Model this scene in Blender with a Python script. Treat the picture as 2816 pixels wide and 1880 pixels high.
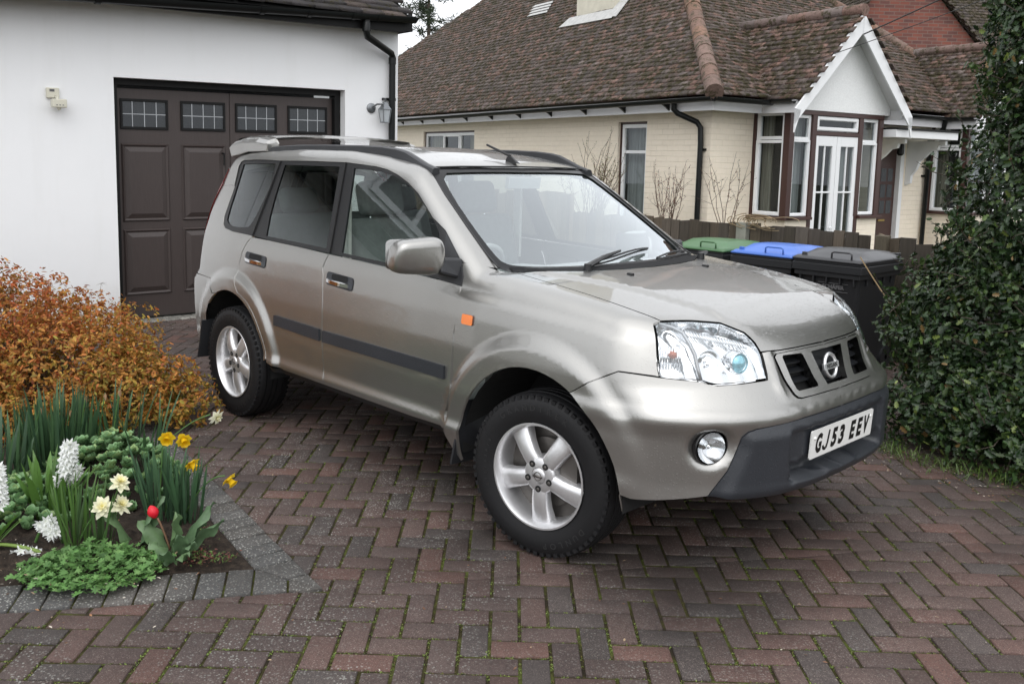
import bpy, math, random
import numpy as np
from math import sin, cos, pi, radians, atan2, hypot, sqrt
from mathutils import Matrix, Vector
from mathutils.geometry import delaunay_2d_cdt
random.seed(7); rng = np.random.default_rng(11)
for o in list(bpy.data.objects): bpy.data.objects.remove(o)
scene = bpy.context.scene
COL = scene.collection

# ---------------- camera ----------------
def cam_axes(yaw, pitch, roll):
    f = np.array([cos(yaw)*cos(pitch), sin(yaw)*cos(pitch), -sin(pitch)])
    r = np.cross(f, [0, 0, 1]); r /= np.linalg.norm(r); u = np.cross(r, f)
    return cos(roll)*r+sin(roll)*u, -sin(roll)*r+cos(roll)*u, f
cr, cu, cf = cam_axes(2.3856, .1253, .0220)
cd = bpy.data.cameras.new('Camera'); cam = bpy.data.objects.new('Camera', cd); COL.objects.link(cam)
m = Matrix(((cr[0], cu[0], -cf[0], 2.460), (cr[1], cu[1], -cf[1], -3.415), (cr[2], cu[2], -cf[2], 1.617), (0, 0, 0, 1)))
cam.matrix_world = m
cd.sensor_width = 36; cd.lens = 2462.2/2816*36; cd.shift_x = 38.2/2816; cd.shift_y = -189.2/2816
cd.clip_start = .05; cd.clip_end = 500
scene.camera = cam
# ---------------- light: overcast ----------------
SUN_EL, SUN_AZ = radians(55), radians(-52)      # direction the light comes from (azimuth from +x, ccw)
w = bpy.data.worlds.new('World'); scene.world = w; w.use_nodes = True
nt = w.node_tree; nt.nodes.clear()
sky = nt.nodes.new('ShaderNodeTexSky'); sky.sky_type = 'NISHITA'; sky.sun_disc = False
sky.sun_elevation = SUN_EL; sky.sun_rotation = pi/2-SUN_AZ; sky.dust_density = 6; sky.air_density = 1.2; sky.ozone_density = 1
hsv = nt.nodes.new('ShaderNodeHueSaturation'); hsv.inputs['Saturation'].default_value = .10
flat = nt.nodes.new('ShaderNodeMixRGB'); flat.inputs[0].default_value = .55; flat.inputs[2].default_value = (13.5, 13.8, 14.4, 1)
bg = nt.nodes.new('ShaderNodeBackground'); bg.inputs[1].default_value = .137
wo = nt.nodes.new('ShaderNodeOutputWorld')
nt.links.new(sky.outputs[0], hsv.inputs['Color']); nt.links.new(hsv.outputs[0], flat.inputs[1])
nt.links.new(flat.outputs[0], bg.inputs[0]); nt.links.new(bg.outputs[0], wo.inputs[0])
sl = bpy.data.lights.new('Sun', 'SUN'); sl.energy = .60; sl.angle = radians(95); sl.color = (1, .97, .93)
so = bpy.data.objects.new('Sun', sl); COL.objects.link(so)
sd = Vector((cos(SUN_AZ)*cos(SUN_EL), sin(SUN_AZ)*cos(SUN_EL), sin(SUN_EL)))
so.rotation_euler = sd.to_track_quat('Z', 'Y').to_euler(); so.location = (0, 0, 20)
vs = scene.view_settings; vs.view_transform = 'Standard'; vs.look = 'None'; vs.exposure = 0.15; vs.gamma = 1
scene.cycles.transparent_max_bounces = 16
scene.cycles.max_bounces = 8

# ---------------- node material helpers ----------------
def newmat(name):
    mt = bpy.data.materials.new(name); mt.use_nodes = True; n = mt.node_tree; n.nodes.clear()
    out = n.nodes.new('ShaderNodeOutputMaterial'); return mt, n, out
def N(n, t, **kw):
    x = n.nodes.new(t)
    for k, v in kw.items():
        if k in ('inp',):
            for kk, vv in v.items(): x.inputs[kk].default_value = vv
        else: setattr(x, k, v)
    return x
def L(n, a, b): n.links.new(a, b)
def c4(c): return (c[0], c[1], c[2], 1)
def princ(n, col=None, rough=.5, metal=0, coat=0, spec=.5):
    p = n.nodes.new('ShaderNodeBsdfPrincipled')
    if col is not None: p.inputs['Base Color'].default_value = c4(col)
    p.inputs['Roughness'].default_value = rough; p.inputs['Metallic'].default_value = metal
    p.inputs['Coat Weight'].default_value = coat; p.inputs['Coat Roughness'].default_value = .04
    p.inputs['Specular IOR Level'].default_value = spec
    return p
def noise(n, co, scale, detail=4, rough=.55):
    x = N(n, 'ShaderNodeTexNoise', inp={'Scale': scale, 'Detail': detail, 'Roughness': rough}); L(n, co, x.inputs['Vector']); return x.outputs[0]
def ramp(n, fac, stops):
    r = n.nodes.new('ShaderNodeValToRGB'); e = r.color_ramp.elements
    while len(e) < len(stops): e.new(.5)
    for i, (p, c) in enumerate(stops):
        e[i].position = p; e[i].color = c4(c) if len(c) == 3 else c
    L(n, fac, r.inputs[0]); return r.outputs[0]
def g3(v): return (v, v, v)
def mixc(n, fac, a, b, mode='MIX'):
    x = N(n, 'ShaderNodeMixRGB', blend_type=mode)
    for i, v in ((0, fac), (1, a), (2, b)):
        if hasattr(v, 'is_output'): L(n, v, x.inputs[i])
        elif i == 0: x.inputs[0].default_value = v
        else: x.inputs[i].default_value = c4(v)
    return x.outputs[0]
def bump(n, h, strength=.3, dist=.01, normal=None):
    b = N(n, 'ShaderNodeBump', inp={'Strength': strength, 'Distance': dist}); L(n, h, b.inputs['Height'])
    if normal: L(n, normal, b.inputs['Normal'])
    return b.outputs[0]
def pos(n): return N(n, 'ShaderNodeNewGeometry').outputs['Position']
def simple(name, col, rough=.5, metal=0, coat=0, var=.12, vscale=8, bmp=.0, bscale=60, spec=.5):
    mt, n, out = newmat(name); p = princ(n, col, rough, metal, coat, spec); co = pos(n)
    if var:
        nz = noise(n, co, vscale, 5)
        L(n, mixc(n, nz, [c*(1-var) for c in col], [min(1, c*(1+var)) for c in col]), p.inputs['Base Color'])
    if bmp: L(n, bump(n, noise(n, co, bscale, 3), bmp, .004), p.inputs['Normal'])
    L(n, p.outputs[0], out.inputs[0]); return mt
def attrmat(name, rough=.6, var=.15, vscale=200, trans=0, spec=.4, bmp=0):
    mt, n, out = newmat(name); a = N(n, 'ShaderNodeAttribute', attribute_name='Col'); p = princ(n, None, rough, spec=spec)
    co = pos(n); c = mixc(n, noise(n, co, vscale, 2), g3(1-var), g3(1+var)); c = mixc(n, 1, a.outputs[0], c, 'MULTIPLY')
    L(n, c, p.inputs['Base Color'])
    if bmp: L(n, bump(n, noise(n, co, vscale, 3), bmp, .004), p.inputs['Normal'])
    if trans:
        t = N(n, 'ShaderNodeBsdfTranslucent'); L(n, c, t.inputs[0]); mx = N(n, 'ShaderNodeMixShader', inp={0: trans})
        L(n, p.outputs[0], mx.inputs[1]); L(n, t.outputs[0], mx.inputs[2]); L(n, mx.outputs[0], out.inputs[0])
    else: L(n, p.outputs[0], out.inputs[0])
    return mt
def glassmat(name, tint=(.8, .86, .84), rough=.0, base=.04, dark=0.0, ior=1.5, drops=0):
    # thin pane: fresnel mix of a mirror reflection over a tinted transparent sheet
    mt, n, out = newmat(name)
    tr = N(n, 'ShaderNodeBsdfTransparent'); tr.inputs[0].default_value = c4(tint)
    gl = N(n, 'ShaderNodeBsdfGlossy'); gl.inputs['Roughness'].default_value = rough; gl.inputs[0].default_value = (.92, .97, 1, 1)
    fr = N(n, 'ShaderNodeFresnel', inp={'IOR': ior}); gm_ = N(n, 'ShaderNodeNewGeometry')      # same reflectance from either side of the pane
    io = N(n, 'ShaderNodeMath', operation='MULTIPLY_ADD', inp={1: 1/ior-ior, 2: ior}); L(n, gm_.outputs['Backfacing'], io.inputs[0]); L(n, io.outputs[0], fr.inputs['IOR'])
    if drops:
        nb = dropbump(n, drops); L(n, nb, gl.inputs['Normal'])
    ad = N(n, 'ShaderNodeMath', operation='MULTIPLY_ADD', use_clamp=True); L(n, fr.outputs[0], ad.inputs[0]); ad.inputs[1].default_value = 1.5; ad.inputs[2].default_value = base
    mx = N(n, 'ShaderNodeMixShader'); L(n, ad.outputs[0], mx.inputs[0]); L(n, tr.outputs[0], mx.inputs[1]); L(n, gl.outputs[0], mx.inputs[2])
    L(n, mx.outputs[0], out.inputs[0]); return mt
def dropbump(n, strength=1, scale=95):
    # rain beads: voronoi cells, some of them holding a rounded drop
    co = pos(n)
    v = N(n, 'ShaderNodeTexVoronoi', inp={'Scale': scale}); L(n, co, v.inputs['Vector'])
    s = N(n, 'ShaderNodeSeparateXYZ'); L(n, v.outputs['Color'], s.inputs[0])
    rad = N(n, 'ShaderNodeMath', operation='MULTIPLY_ADD', inp={1: .62, 2: -.16}); L(n, s.outputs[0], rad.inputs[0])
    q = N(n, 'ShaderNodeMath', operation='SUBTRACT', use_clamp=True); L(n, rad.outputs[0], q.inputs[0]); L(n, v.outputs['Distance'], q.inputs[1])
    pw = N(n, 'ShaderNodeMath', operation='POWER', inp={1: .5}); L(n, q.outputs[0], pw.inputs[0])
    b = N(n, 'ShaderNodeBump', inp={'Strength': min(1, .8*strength), 'Distance': .006*strength}); L(n, pw.outputs[0], b.inputs['Height'])
    return b.outputs[0]

# ---------------- mesh helpers ----------------
class MB:
    def __init__(s): s.v = []; s.f = []; s.c = []
    def add(s, V, Fs, col=None):
        b = len(s.v); s.v += [tuple(map(float, p)) for p in V]; s.f += [tuple(b+i for i in f) for f in Fs]
        if col is not None: s.c += [tuple(col)]*len(V)
        return s
    def box(s, c, size, R=None, col=None, taper=1):
        x, y, z = [k/2 for k in size]
        P = [(-x, -y, -z), (x, -y, -z), (x, y, -z), (-x, y, -z), (-x*taper, -y*taper, z), (x*taper, -y*taper, z), (x*taper, y*taper, z), (-x*taper, y*taper, z)]
        if R is not None: P = [tuple(R @ Vector(p)) for p in P]
        return s.add([(p[0]+c[0], p[1]+c[1], p[2]+c[2]) for p in P], [(0, 3, 2, 1), (4, 5, 6, 7), (0, 1, 5, 4), (1, 2, 6, 5), (2, 3, 7, 6), (3, 0, 4, 7)], col)
    def fbox(s, fr, s0, s1, o0, o1, z0, z1, col=None):      # box in a wall frame (along, outward, up)
        P = [fr(a, b, c) for c in (z0, z1) for a, b in ((s0, o0), (s1, o0), (s1, o1), (s0, o1))]
        return s.add(P, [(0, 3, 2, 1), (4, 5, 6, 7), (0, 1, 5, 4), (1, 2, 6, 5), (2, 3, 7, 6), (3, 0, 4, 7)], col)
    def tube(s, pts, r, n=8, col=None, caps=True, closed=False):
        pts = [np.array(p, float) for p in pts]; k = len(pts); rr = r if hasattr(r, '__len__') else [r]*k
        T = [(pts[(i+1) % k]-pts[i-1]) if closed else pts[min(i+1, k-1)]-pts[max(i-1, 0)] for i in range(k)]
        T = [t/max(np.linalg.norm(t), 1e-9) for t in T]
        a = np.cross(T[0], [0, 0, 1]); a = a if np.linalg.norm(a) > .1 else np.cross(T[0], [0, 1, 0]); a /= np.linalg.norm(a)
        V = []
        for i in range(k):
            a = a-T[i]*(a @ T[i]); a /= np.linalg.norm(a); b = np.cross(T[i], a)
            V += [pts[i]+rr[i]*(cos(2*pi*j/n)*a+sin(2*pi*j/n)*b) for j in range(n)]
        Fs = [(i*n+j, i*n+(j+1) % n, (i+1) % k*n+(j+1) % n, (i+1) % k*n+j) for i in range(k if closed else k-1) for j in range(n)]
        if caps and not closed: Fs += [tuple(range(n))[::-1], tuple(range((k-1)*n, k*n))]
        return s.add(V, Fs, col)
    def lathe(s, prof, O, ax, n=24, col=None, ph=0):        # prof: (distance along axis, radius)
        ax = np.array(ax, float); ax /= np.linalg.norm(ax); a = np.cross(ax, [0, 0, 1]); a = a if np.linalg.norm(a) > .1 else np.cross(ax, [1, 0, 0]); a /= np.linalg.norm(a); b = np.cross(ax, a); O = np.array(O, float)
        V = [O+ax*h+r*(cos(ph+2*pi*j/n)*a+sin(ph+2*pi*j/n)*b) for h, r in prof for j in range(n)]
        k = len(prof)
        return s.add(V, [(i*n+j, i*n+(j+1) % n, (i+1)*n+(j+1) % n, (i+1)*n+j) for i in range(k-1) for j in range(n)], col)
    def disc(s, O, ax, r, n=24, col=None):
        return s.lathe([(0, r), (0, 1e-4)], O, ax, n, col)
    def prism(s, poly, d, col=None):                        # poly: 3D planar loop, d: extrusion vector
        n = len(poly); V = [tuple(p) for p in poly]+[tuple(np.array(p)+np.array(d)) for p in poly]
        return s.add(V, [tuple(range(n))[::-1], tuple(range(n, 2*n))]+[(i, (i+1) % n, n+(i+1) % n, n+i) for i in range(n)], col)
    def build(s, name, mat, parent=None, smooth=False, bevel=0, solid=0, subsurf=0, auto=None):
        me = bpy.data.meshes.new(name); me.from_pydata(s.v, [], s.f)
        if s.c and len(s.c) == len(s.v):
            a = me.color_attributes.new('Col', 'FLOAT_COLOR', 'POINT'); a.data.foreach_set('color', np.array([(c[0], c[1], c[2], 1) for c in s.c], np.float32).ravel())
        if smooth: me.polygons.foreach_set('use_smooth', [True]*len(me.polygons))
        return finish(me, name, mat, parent, bevel, solid, subsurf, auto)
def finish(me, name, mat, parent=None, bevel=0, solid=0, subsurf=0, auto=None):
    me.materials.append(mat); o = bpy.data.objects.new(name, me); COL.objects.link(o)
    if auto is not None:
        me.update(); fn = np.zeros(len(me.polygons)*3); me.polygons.foreach_get('normal', fn)
        try: me.set_sharp_from_angle(angle=radians(auto))
        except Exception: pass
    if bevel:
        b = o.modifiers.new('Bevel', 'BEVEL'); b.width = bevel; b.segments = 2; b.limit_method = 'ANGLE'; b.angle_limit = radians(40)
    if solid:
        b = o.modifiers.new('Solid', 'SOLIDIFY'); b.thickness = solid
    if subsurf:
        b = o.modifiers.new('Sub', 'SUBSURF'); b.levels = b.render_levels = subsurf
    if parent is not None: setparent(o, parent)
    return o
LOCAL = [False]     # True while a thing is modelled in its own coordinates
def setparent(o, parent):
    o.parent = parent
    if parent.type == 'EMPTY' and not LOCAL[0]: o.matrix_parent_inverse = parent.matrix_basis.inverted()
def tag(o, label=None, cat=None, group=None, kind=None):
    if label: o['label'] = label
    if cat: o['category'] = cat
    if group: o['group'] = group
    if kind: o['kind'] = kind
    return o
def thing(name, label, cat, loc=(0, 0, 0), group=None, rz=0):
    o = bpy.data.objects.new(name, None); COL.objects.link(o); o.location = loc; o.rotation_euler = (0, 0, rz); o.empty_display_size = .1
    return tag(o, label, cat, group)
def bigmesh(name, V, Fidx, mat, parent=None, col=None, smooth=False):
    # numpy mesh: V (n,3); Fidx list of (k,m) index arrays; col (n,3)
    me = bpy.data.meshes.new(name); V = np.asarray(V, np.float32)
    loops = np.concatenate([f.ravel() for f in Fidx]).astype(np.int32)
    sizes = np.concatenate([np.full(len(f), f.shape[1]) for f in Fidx]); starts = np.concatenate([[0], np.cumsum(sizes)[:-1]]).astype(np.int32)
    me.vertices.add(len(V)); me.vertices.foreach_set('co', V.ravel()); me.loops.add(len(loops)); me.loops.foreach_set('vertex_index', loops)
    me.polygons.add(len(sizes)); me.polygons.foreach_set('loop_start', starts); me.polygons.foreach_set('loop_total', sizes.astype(np.int32))
    me.update(calc_edges=True); me.validate()
    if smooth: me.polygons.foreach_set('use_smooth', [True]*len(me.polygons))
    if col is not None:
        a = me.color_attributes.new('Col', 'FLOAT_COLOR', 'POINT'); c = np.ones((len(V), 4), np.float32); c[:, :3] = col; a.data.foreach_set('color', c.ravel())
    return finish(me, name, mat, parent)
def textmesh(txt, size, bold=0, shear=0, sx=1):
    cu_ = bpy.data.curves.new('t', 'FONT'); cu_.body = txt; cu_.size = size; cu_.offset = bold; cu_.shear = shear; cu_.align_x = 'CENTER'; cu_.align_y = 'CENTER'; cu_.resolution_u = 3
    o = bpy.data.objects.new('t', cu_); COL.objects.link(o); bpy.context.view_layer.update()
    me = bpy.data.meshes.new_from_object(o.evaluated_get(bpy.context.evaluated_depsgraph_get())); bpy.data.objects.remove(o)
    V = np.array([v.co[:] for v in me.vertices]); Fs = [tuple(p.vertices) for p in me.polygons]; bpy.data.meshes.remove(me)
    V[:, 0] *= sx
    return V, Fs
def fbevel(): pass
def textobj(name, txt, size, O, U, Vv, mat, parent, bold=0, shear=0, sx=1):
    V, Fs = textmesh(txt, size, bold, shear, sx); O = np.array(O, float); U = np.array(U, float); Vv = np.array(Vv, float)
    P = O+V[:, :1]*U+V[:, 1:2]*Vv
    m_ = MB(); m_.add(P, Fs); return m_.build(name, mat, parent)
# =============================== materials ===============================
def mat_brickdrive(name, lichen=.5):
    mt, n, out = newmat(name); co = pos(n); a = N(n, 'ShaderNodeAttribute', attribute_name='Col'); p = princ(n, None, .5, spec=.45)
    c = mixc(n, 1, a.outputs[0], mixc(n, noise(n, co, 38, 8, .8), g3(.35), g3(1.65)), 'MULTIPLY')
    grit = ramp(n, noise(n, co, 210, 3, .75), [(.57, g3(0)), (.66, g3(.9))]); c = mixc(n, grit, c, (.27, .225, .19))
    dk = ramp(n, noise(n, co, 190, 3, .7), [(.34, g3(.8)), (.44, g3(0))]); c = mixc(n, dk, c, (.02, .016, .014))
    # lichen blotches, gathered in patches
    v = N(n, 'ShaderNodeTexVoronoi', inp={'Scale': 78.0, 'Randomness': 1}); L(n, co, v.inputs['Vector'])
    wob = N(n, 'ShaderNodeMath', operation='MULTIPLY_ADD', inp={1: .5}); L(n, noise(n, co, 160, 3), wob.inputs[0]); L(n, v.outputs['Distance'], wob.inputs[2])
    sp = ramp(n, wob.outputs[0], [(.46, g3(1)), (.58, g3(0))])
    patch = ramp(n, noise(n, co, 3.1, 4, .7), [(.56-.25*lichen, g3(0)), (.74-.25*lichen, g3(1))])
    s2 = N(n, 'ShaderNodeSeparateXYZ'); L(n, co, s2.inputs[0])
    # lichen thins out with distance from the flower bed (it grows on the shaded, undriven side)
    gx = N(n, 'ShaderNodeMapRange', inp={1: -.9, 2: 1.6, 3: 1.0, 4: .18}); L(n, s2.outputs[0], gx.inputs[0])
    f = mixc(n, 1, sp, patch, 'MULTIPLY'); f = mixc(n, 1, f, gx.outputs[0], 'MULTIPLY')
    fs = N(n, 'ShaderNodeMath', operation='MULTIPLY', inp={1: .9}); L(n, f, fs.inputs[0])
    c = mixc(n, fs.outputs[0], c, (.36, .36, .33))
    vd = N(n, 'ShaderNodeVectorMath', operation='DISTANCE'); L(n, co, vd.inputs[0]); vd.inputs[1].default_value = (.62, -.62, 0)
    od = N(n, 'ShaderNodeMath', operation='MULTIPLY_ADD', inp={1: .55}); L(n, noise(n, co, 5, 5, .7), od.inputs[0]); L(n, vd.outputs['Value'], od.inputs[2])
    c = mixc(n, ramp(n, od.outputs[0], [(.40, g3(.62)), (.78, g3(0))]), c, (.022, .019, .018))      # old oil drips under the engine
    dirt = ramp(n, noise(n, co, 1.1, 4), [(.35, g3(.62)), (.7, g3(1.1))]); c = mixc(n, 1, c, dirt, 'MULTIPLY')
    L(n, c, p.inputs['Base Color'])
    L(n, ramp(n, noise(n, co, 2.3, 4), [(.35, g3(.62)), (.65, g3(.88))]), p.inputs['Roughness'])
    L(n, bump(n, noise(n, co, 230, 4), .45, .003), p.inputs['Normal']); L(n, p.outputs[0], out.inputs[0]); return mt
M_BRICK = mat_brickdrive('wet_paver'); M_KERB = mat_brickdrive('kerb_paver', 1.0)
def mat_joint():
    mt, n, out = newmat('joint_moss'); co = pos(n); p = princ(n, None, .95, spec=.2)
    k = ramp(n, noise(n, co, 7, 6, .75), [(.38, (.026, .020, .014)), (.50, (.045, .040, .014)), (.62, (.075, .090, .020))])
    L(n, k, p.inputs['Base Color']); L(n, bump(n, noise(n, co, 160, 4), .8, .01), p.inputs['Normal']); L(n, p.outputs[0], out.inputs[0]); return mt
M_JOINT = mat_joint()
def mat_soil():
    mt, n, out = newmat('soil'); co = pos(n); p = princ(n, None, .9, spec=.25)
    L(n, ramp(n, noise(n, co, 28, 8, .7), [(.3, (.012, .009, .007)), (.52, (.045, .033, .025)), (.72, (.10, .075, .055))]), p.inputs['Base Color'])
    L(n, bump(n, noise(n, co, 45, 8, .7), 1, .03), p.inputs['Normal']); L(n, p.outputs[0], out.inputs[0]); return mt
M_SOIL = mat_soil()
M_GRASS = simple('rough_ground', (.05, .055, .03), .95, var=.5, vscale=3, bmp=.8, bscale=40)
def mat_render():
    mt, n, out = newmat('white_render'); co = pos(n); p = princ(n, None, .85, spec=.3)
    c = mixc(n, noise(n, co, 1.2, 6, .6), (.83, .84, .85), (.885, .89, .895))
    mp = N(n, 'ShaderNodeMapping'); mp.inputs['Scale'].default_value = (1, 1, .12); L(n, co, mp.inputs[0]); st = ramp(n, noise(n, mp.outputs[0], 3.2, 6, .7), [(.52, g3(0)), (.80, g3(.20))]); c = mixc(n, st, c, (.62, .62, .58))   # faint rain streaks
    sz = N(n, 'ShaderNodeSeparateXYZ'); L(n, co, sz.inputs[0]); ba = N(n, 'ShaderNodeMapRange', inp={1: .0, 2: .45, 3: .75, 4: 0}); L(n, sz.outputs[2], ba.inputs[0]); sp = mixc(n, 1, ba.outputs[0], noise(n, co, 14, 5, .7), 'MULTIPLY'); c = mixc(n, sp, c, (.32, .29, .22))   # soil splash along the base
    L(n, c, p.inputs['Base Color'])
    L(n, bump(n, noise(n, co, 120, 4), .12, .004, bump(n, noise(n, co, 5, 3), .15, .02)), p.inputs['Normal']); L(n, p.outputs[0], out.inputs[0]); return mt
M_RENDER = mat_render()
M_ROUGHCAST = simple('roughcast', (.82, .83, .83), .9, var=.14, vscale=45, bmp=1, bscale=42)
M_CHIM = simple('chimney_cast', (.55, .52, .43), .9, var=.2, bmp=1, bscale=60)
M_BLACKPL = simple('black_plastic_gutter', (.007, .008, .008), .35, var=.2, spec=.3)
M_BLACKWD = simple('black_board', (.008, .008, .008), .55, var=.3, bmp=.2, spec=.25)
def mat_door():
    mt, n, out = newmat('garage_brown'); co = pos(n); p = princ(n, None, .48)
    mp = N(n, 'ShaderNodeMapping'); mp.inputs['Scale'].default_value = (30, 30, 2.5); L(n, co, mp.inputs[0])
    g = noise(n, mp.outputs[0], 3, 6, .6)
    L(n, mixc(n, g, (.040, .030, .028), (.066, .051, .047)), p.inputs['Base Color']); L(n, bump(n, g, .25, .004), p.inputs['Normal']); L(n, p.outputs[0], out.inputs[0]); return mt
M_DOOR = mat_door()
M_WHITE = simple('upvc_white', (.80, .81, .82), .3, var=.03)
M_SOFFIT = simple('white_gloss_paint', (.66, .66, .67), .45, var=.06)
M_BROWNP = simple('brown_paint', (.050, .020, .016), .4, var=.2)
M_LEADGL = simple('obscured_glass', (.045, .05, .055), .12, var=.35, vscale=90, bmp=.5, bscale=250)
M_LEAD = simple('lead_came', (.42, .44, .46), .4, var=.1)
M_WGLASS = glassmat('window_glass', (.62, .66, .66), base=.0, ior=1.38)
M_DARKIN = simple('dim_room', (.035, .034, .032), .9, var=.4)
def mat_curtain(name, c0, c1, sc=30):
    mt, n, out = newmat(name); co = pos(n); p = princ(n, None, .9); mp = N(n, 'ShaderNodeMapping'); mp.inputs['Scale'].default_value = (1, 1, .03); L(n, co, mp.inputs[0])
    g = noise(n, mp.outputs[0], sc, 3); L(n, ramp(n, g, [(.35, c0), (.65, c1)]), p.inputs['Base Color']); L(n, bump(n, g, 1, .04), p.inputs['Normal']); L(n, p.outputs[0], out.inputs[0]); return mt
M_CURT = mat_curtain('curtain', (.30, .27, .20), (.62, .58, .48)); M_NET = mat_curtain('net_curtain', (.34, .35, .35), (.52, .53, .53), 14)
def mat_cream(ang):
    mt, n, out = newmat('cream_painted_brick'); co = pos(n); p = princ(n, None, .75, spec=.35)
    vr = N(n, 'ShaderNodeVectorRotate', rotation_type='Z_AXIS'); L(n, co, vr.inputs['Vector']); vr.inputs['Angle'].default_value = -ang
    nz = N(n, 'ShaderNodeTexNoise', inp={'Scale': 2.0, 'Detail': 3}); L(n, co, nz.inputs['Vector'])
    s = N(n, 'ShaderNodeSeparateXYZ'); L(n, vr.outputs[0], s.inputs[0]); cb = N(n, 'ShaderNodeCombineXYZ'); L(n, s.outputs[0], cb.inputs[0])
    wob = N(n, 'ShaderNodeMath', operation='MULTIPLY_ADD', inp={1: .012}); L(n, nz.outputs[0], wob.inputs[0]); L(n, s.outputs[2], wob.inputs[2]); L(n, wob.outputs[0], cb.inputs[1])
    br = N(n, 'ShaderNodeTexBrick', inp={'Scale': 1, 'Mortar Size': .007, 'Mortar Smooth': .6, 'Brick Width': .225, 'Row Height': .075, 'Color1': c4((.90, .81, .68)), 'Color2': c4((.84, .75, .62)), 'Mortar': c4((.72, .64, .52))})
    L(n, cb.outputs[0], br.inputs['Vector'])
    # painted brick: the paint bridges most of the joints
    soft = ramp(n, noise(n, co, 1.6, 3), [(.42, g3(.10)), (.72, g3(.9))])
    c = mixc(n, soft, (.88, .79, .655), br.outputs[0]); c = mixc(n, 1, c, mixc(n, noise(n, co, 14, 6, .7), g3(.90), g3(1.04)), 'MULTIPLY')
    L(n, c, p.inputs['Base Color']); inv = N(n, 'ShaderNodeMath', operation='MULTIPLY', inp={1: -1.0}); L(n, br.outputs['Fac'], inv.inputs[0])
    L(n, bump(n, noise(n, co, 60, 4), .35, .006, bump(n, inv.outputs[0], .55, .006)), p.inputs['Normal']); L(n, p.outputs[0], out.inputs[0]); return mt
M_CREAM_A = mat_cream(radians(168)); M_CREAM_B = mat_cream(radians(80))
def mat_redbrick(ang):
    mt, n, out = newmat('red_brick'); co = pos(n); p = princ(n, None, .85)
    vr = N(n, 'ShaderNodeVectorRotate', rotation_type='Z_AXIS'); L(n, co, vr.inputs['Vector']); vr.inputs['Angle'].default_value = -ang
    s = N(n, 'ShaderNodeSeparateXYZ'); L(n, vr.outputs[0], s.inputs[0]); cb = N(n, 'ShaderNodeCombineXYZ'); L(n, s.outputs[0], cb.inputs[0]); L(n, s.outputs[2], cb.inputs[1])
    br = N(n, 'ShaderNodeTexBrick', offset_frequency=2, inp={'Scale': 1, 'Mortar Size': .008, 'Brick Width': .225, 'Row Height': .075, 'Bias': -.3, 'Color1': c4((.20, .065, .045)), 'Color2': c4((.075, .042, .042)), 'Mortar': c4((.17, .11, .09))})
    L(n, cb.outputs[0], br.inputs['Vector']); L(n, mixc(n, 1, br.outputs[0], mixc(n, noise(n, co, 3, 6), g3(.7), g3(1.3)), 'MULTIPLY'), p.inputs['Base Color']); L(n, p.outputs[0], out.inputs[0]); return mt
def mat_tile(name, moss=.5):
    mt, n, out = newmat(name); co = pos(n); a = N(n, 'ShaderNodeAttribute', attribute_name='Col'); p = princ(n, None, .75, spec=.35)
    c = mixc(n, 1, a.outputs[0], mixc(n, noise(n, co, 22, 6, .7), g3(.5), g3(1.5)), 'MULTIPLY')
    ms = ramp(n, noise(n, co, 9, 7, .8), [(.56-.2*moss, g3(0)), (.66-.2*moss, g3(1))]); c = mixc(n, ms, c, mixc(n, noise(n, co, 40, 3), (.016, .013, .006), (.060, .050, .016)))
    ln = ramp(n, noise(n, co, 17, 5, .8), [(.70, g3(0)), (.76, g3(1))]); c = mixc(n, ln, c, (.36, .33, .28))
    L(n, c, p.inputs['Base Color']); L(n, bump(n, noise(n, co, 60, 5), .7, .012), p.inputs['Normal']); L(n, p.outputs[0], out.inputs[0]); return mt
M_TILE = mat_tile('clay_roof_tile', .55); M_SLATE = mat_tile('dark_roof_tile', .25); M_RIDGE = mat_tile('ridge_tile', .35)

# =============================== ground ===============================
m_ = MB(); m_.add([(-60, -60, -.045), (60, -60, -.045), (60, 60, -.045), (-60, 60, -.045)], [(0, 1, 2, 3)]); tag(m_.build('ground', M_GRASS), kind='structure')
# bed outline (ground coordinates)
K_OUT = np.array([-.296, -1.685]); WS_, WN_ = .205, .160      # depth of the two kerb courses
dS = np.array([-.584, -.951])/hypot(.584, .951)*1.0; dS = np.array([cos(radians(238.2)), sin(radians(238.2))]); dN = np.array([cos(radians(171.2)), sin(radians(171.2))])
def inside_wedge(P, corner):          # region between the two kerb directions
    d = P-corner; a = dS[0]*d[1]-dS[1]*d[0]; b = dN[0]*d[1]-dN[1]*d[0]
    return (a < 0) & (b > 0)
def halfcut(poly, P, nrm):             # keep side where (p-P).n >= 0
    out = []
    for i in range(len(poly)):
        a, b = poly[i], poly[(i+1) % len(poly)]; da, db = (a-P) @ nrm, (b-P) @ nrm
        if da >= 0: out.append(a)
        if (da >= 0) != (db >= 0): out.append(a+(b-a)*da/(da-db))
    return out
nS = np.array([-dS[1], dS[0]]); nN = np.array([dN[1], -dN[0]])      # both pointing out of / into wedge
if (np.array([-3., -2.5])-K_OUT) @ nS > 0: nS = -nS
if (np.array([-3., -2.5])-K_OUT) @ nN > 0: nN = -nN
tS_ = (WN_+WS_*abs(nS @ nN)*0+WS_*(-(nS @ nN)))/1; cr_ = abs(dS[0]*dN[1]-dS[1]*dN[0]); cc_ = dS @ dN
K_IN = K_OUT+dS*WN_/cr_+dN*WS_/cr_
lS_ = (K_IN-K_OUT) @ dS; lN_ = (K_IN-K_OUT) @ dN
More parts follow.
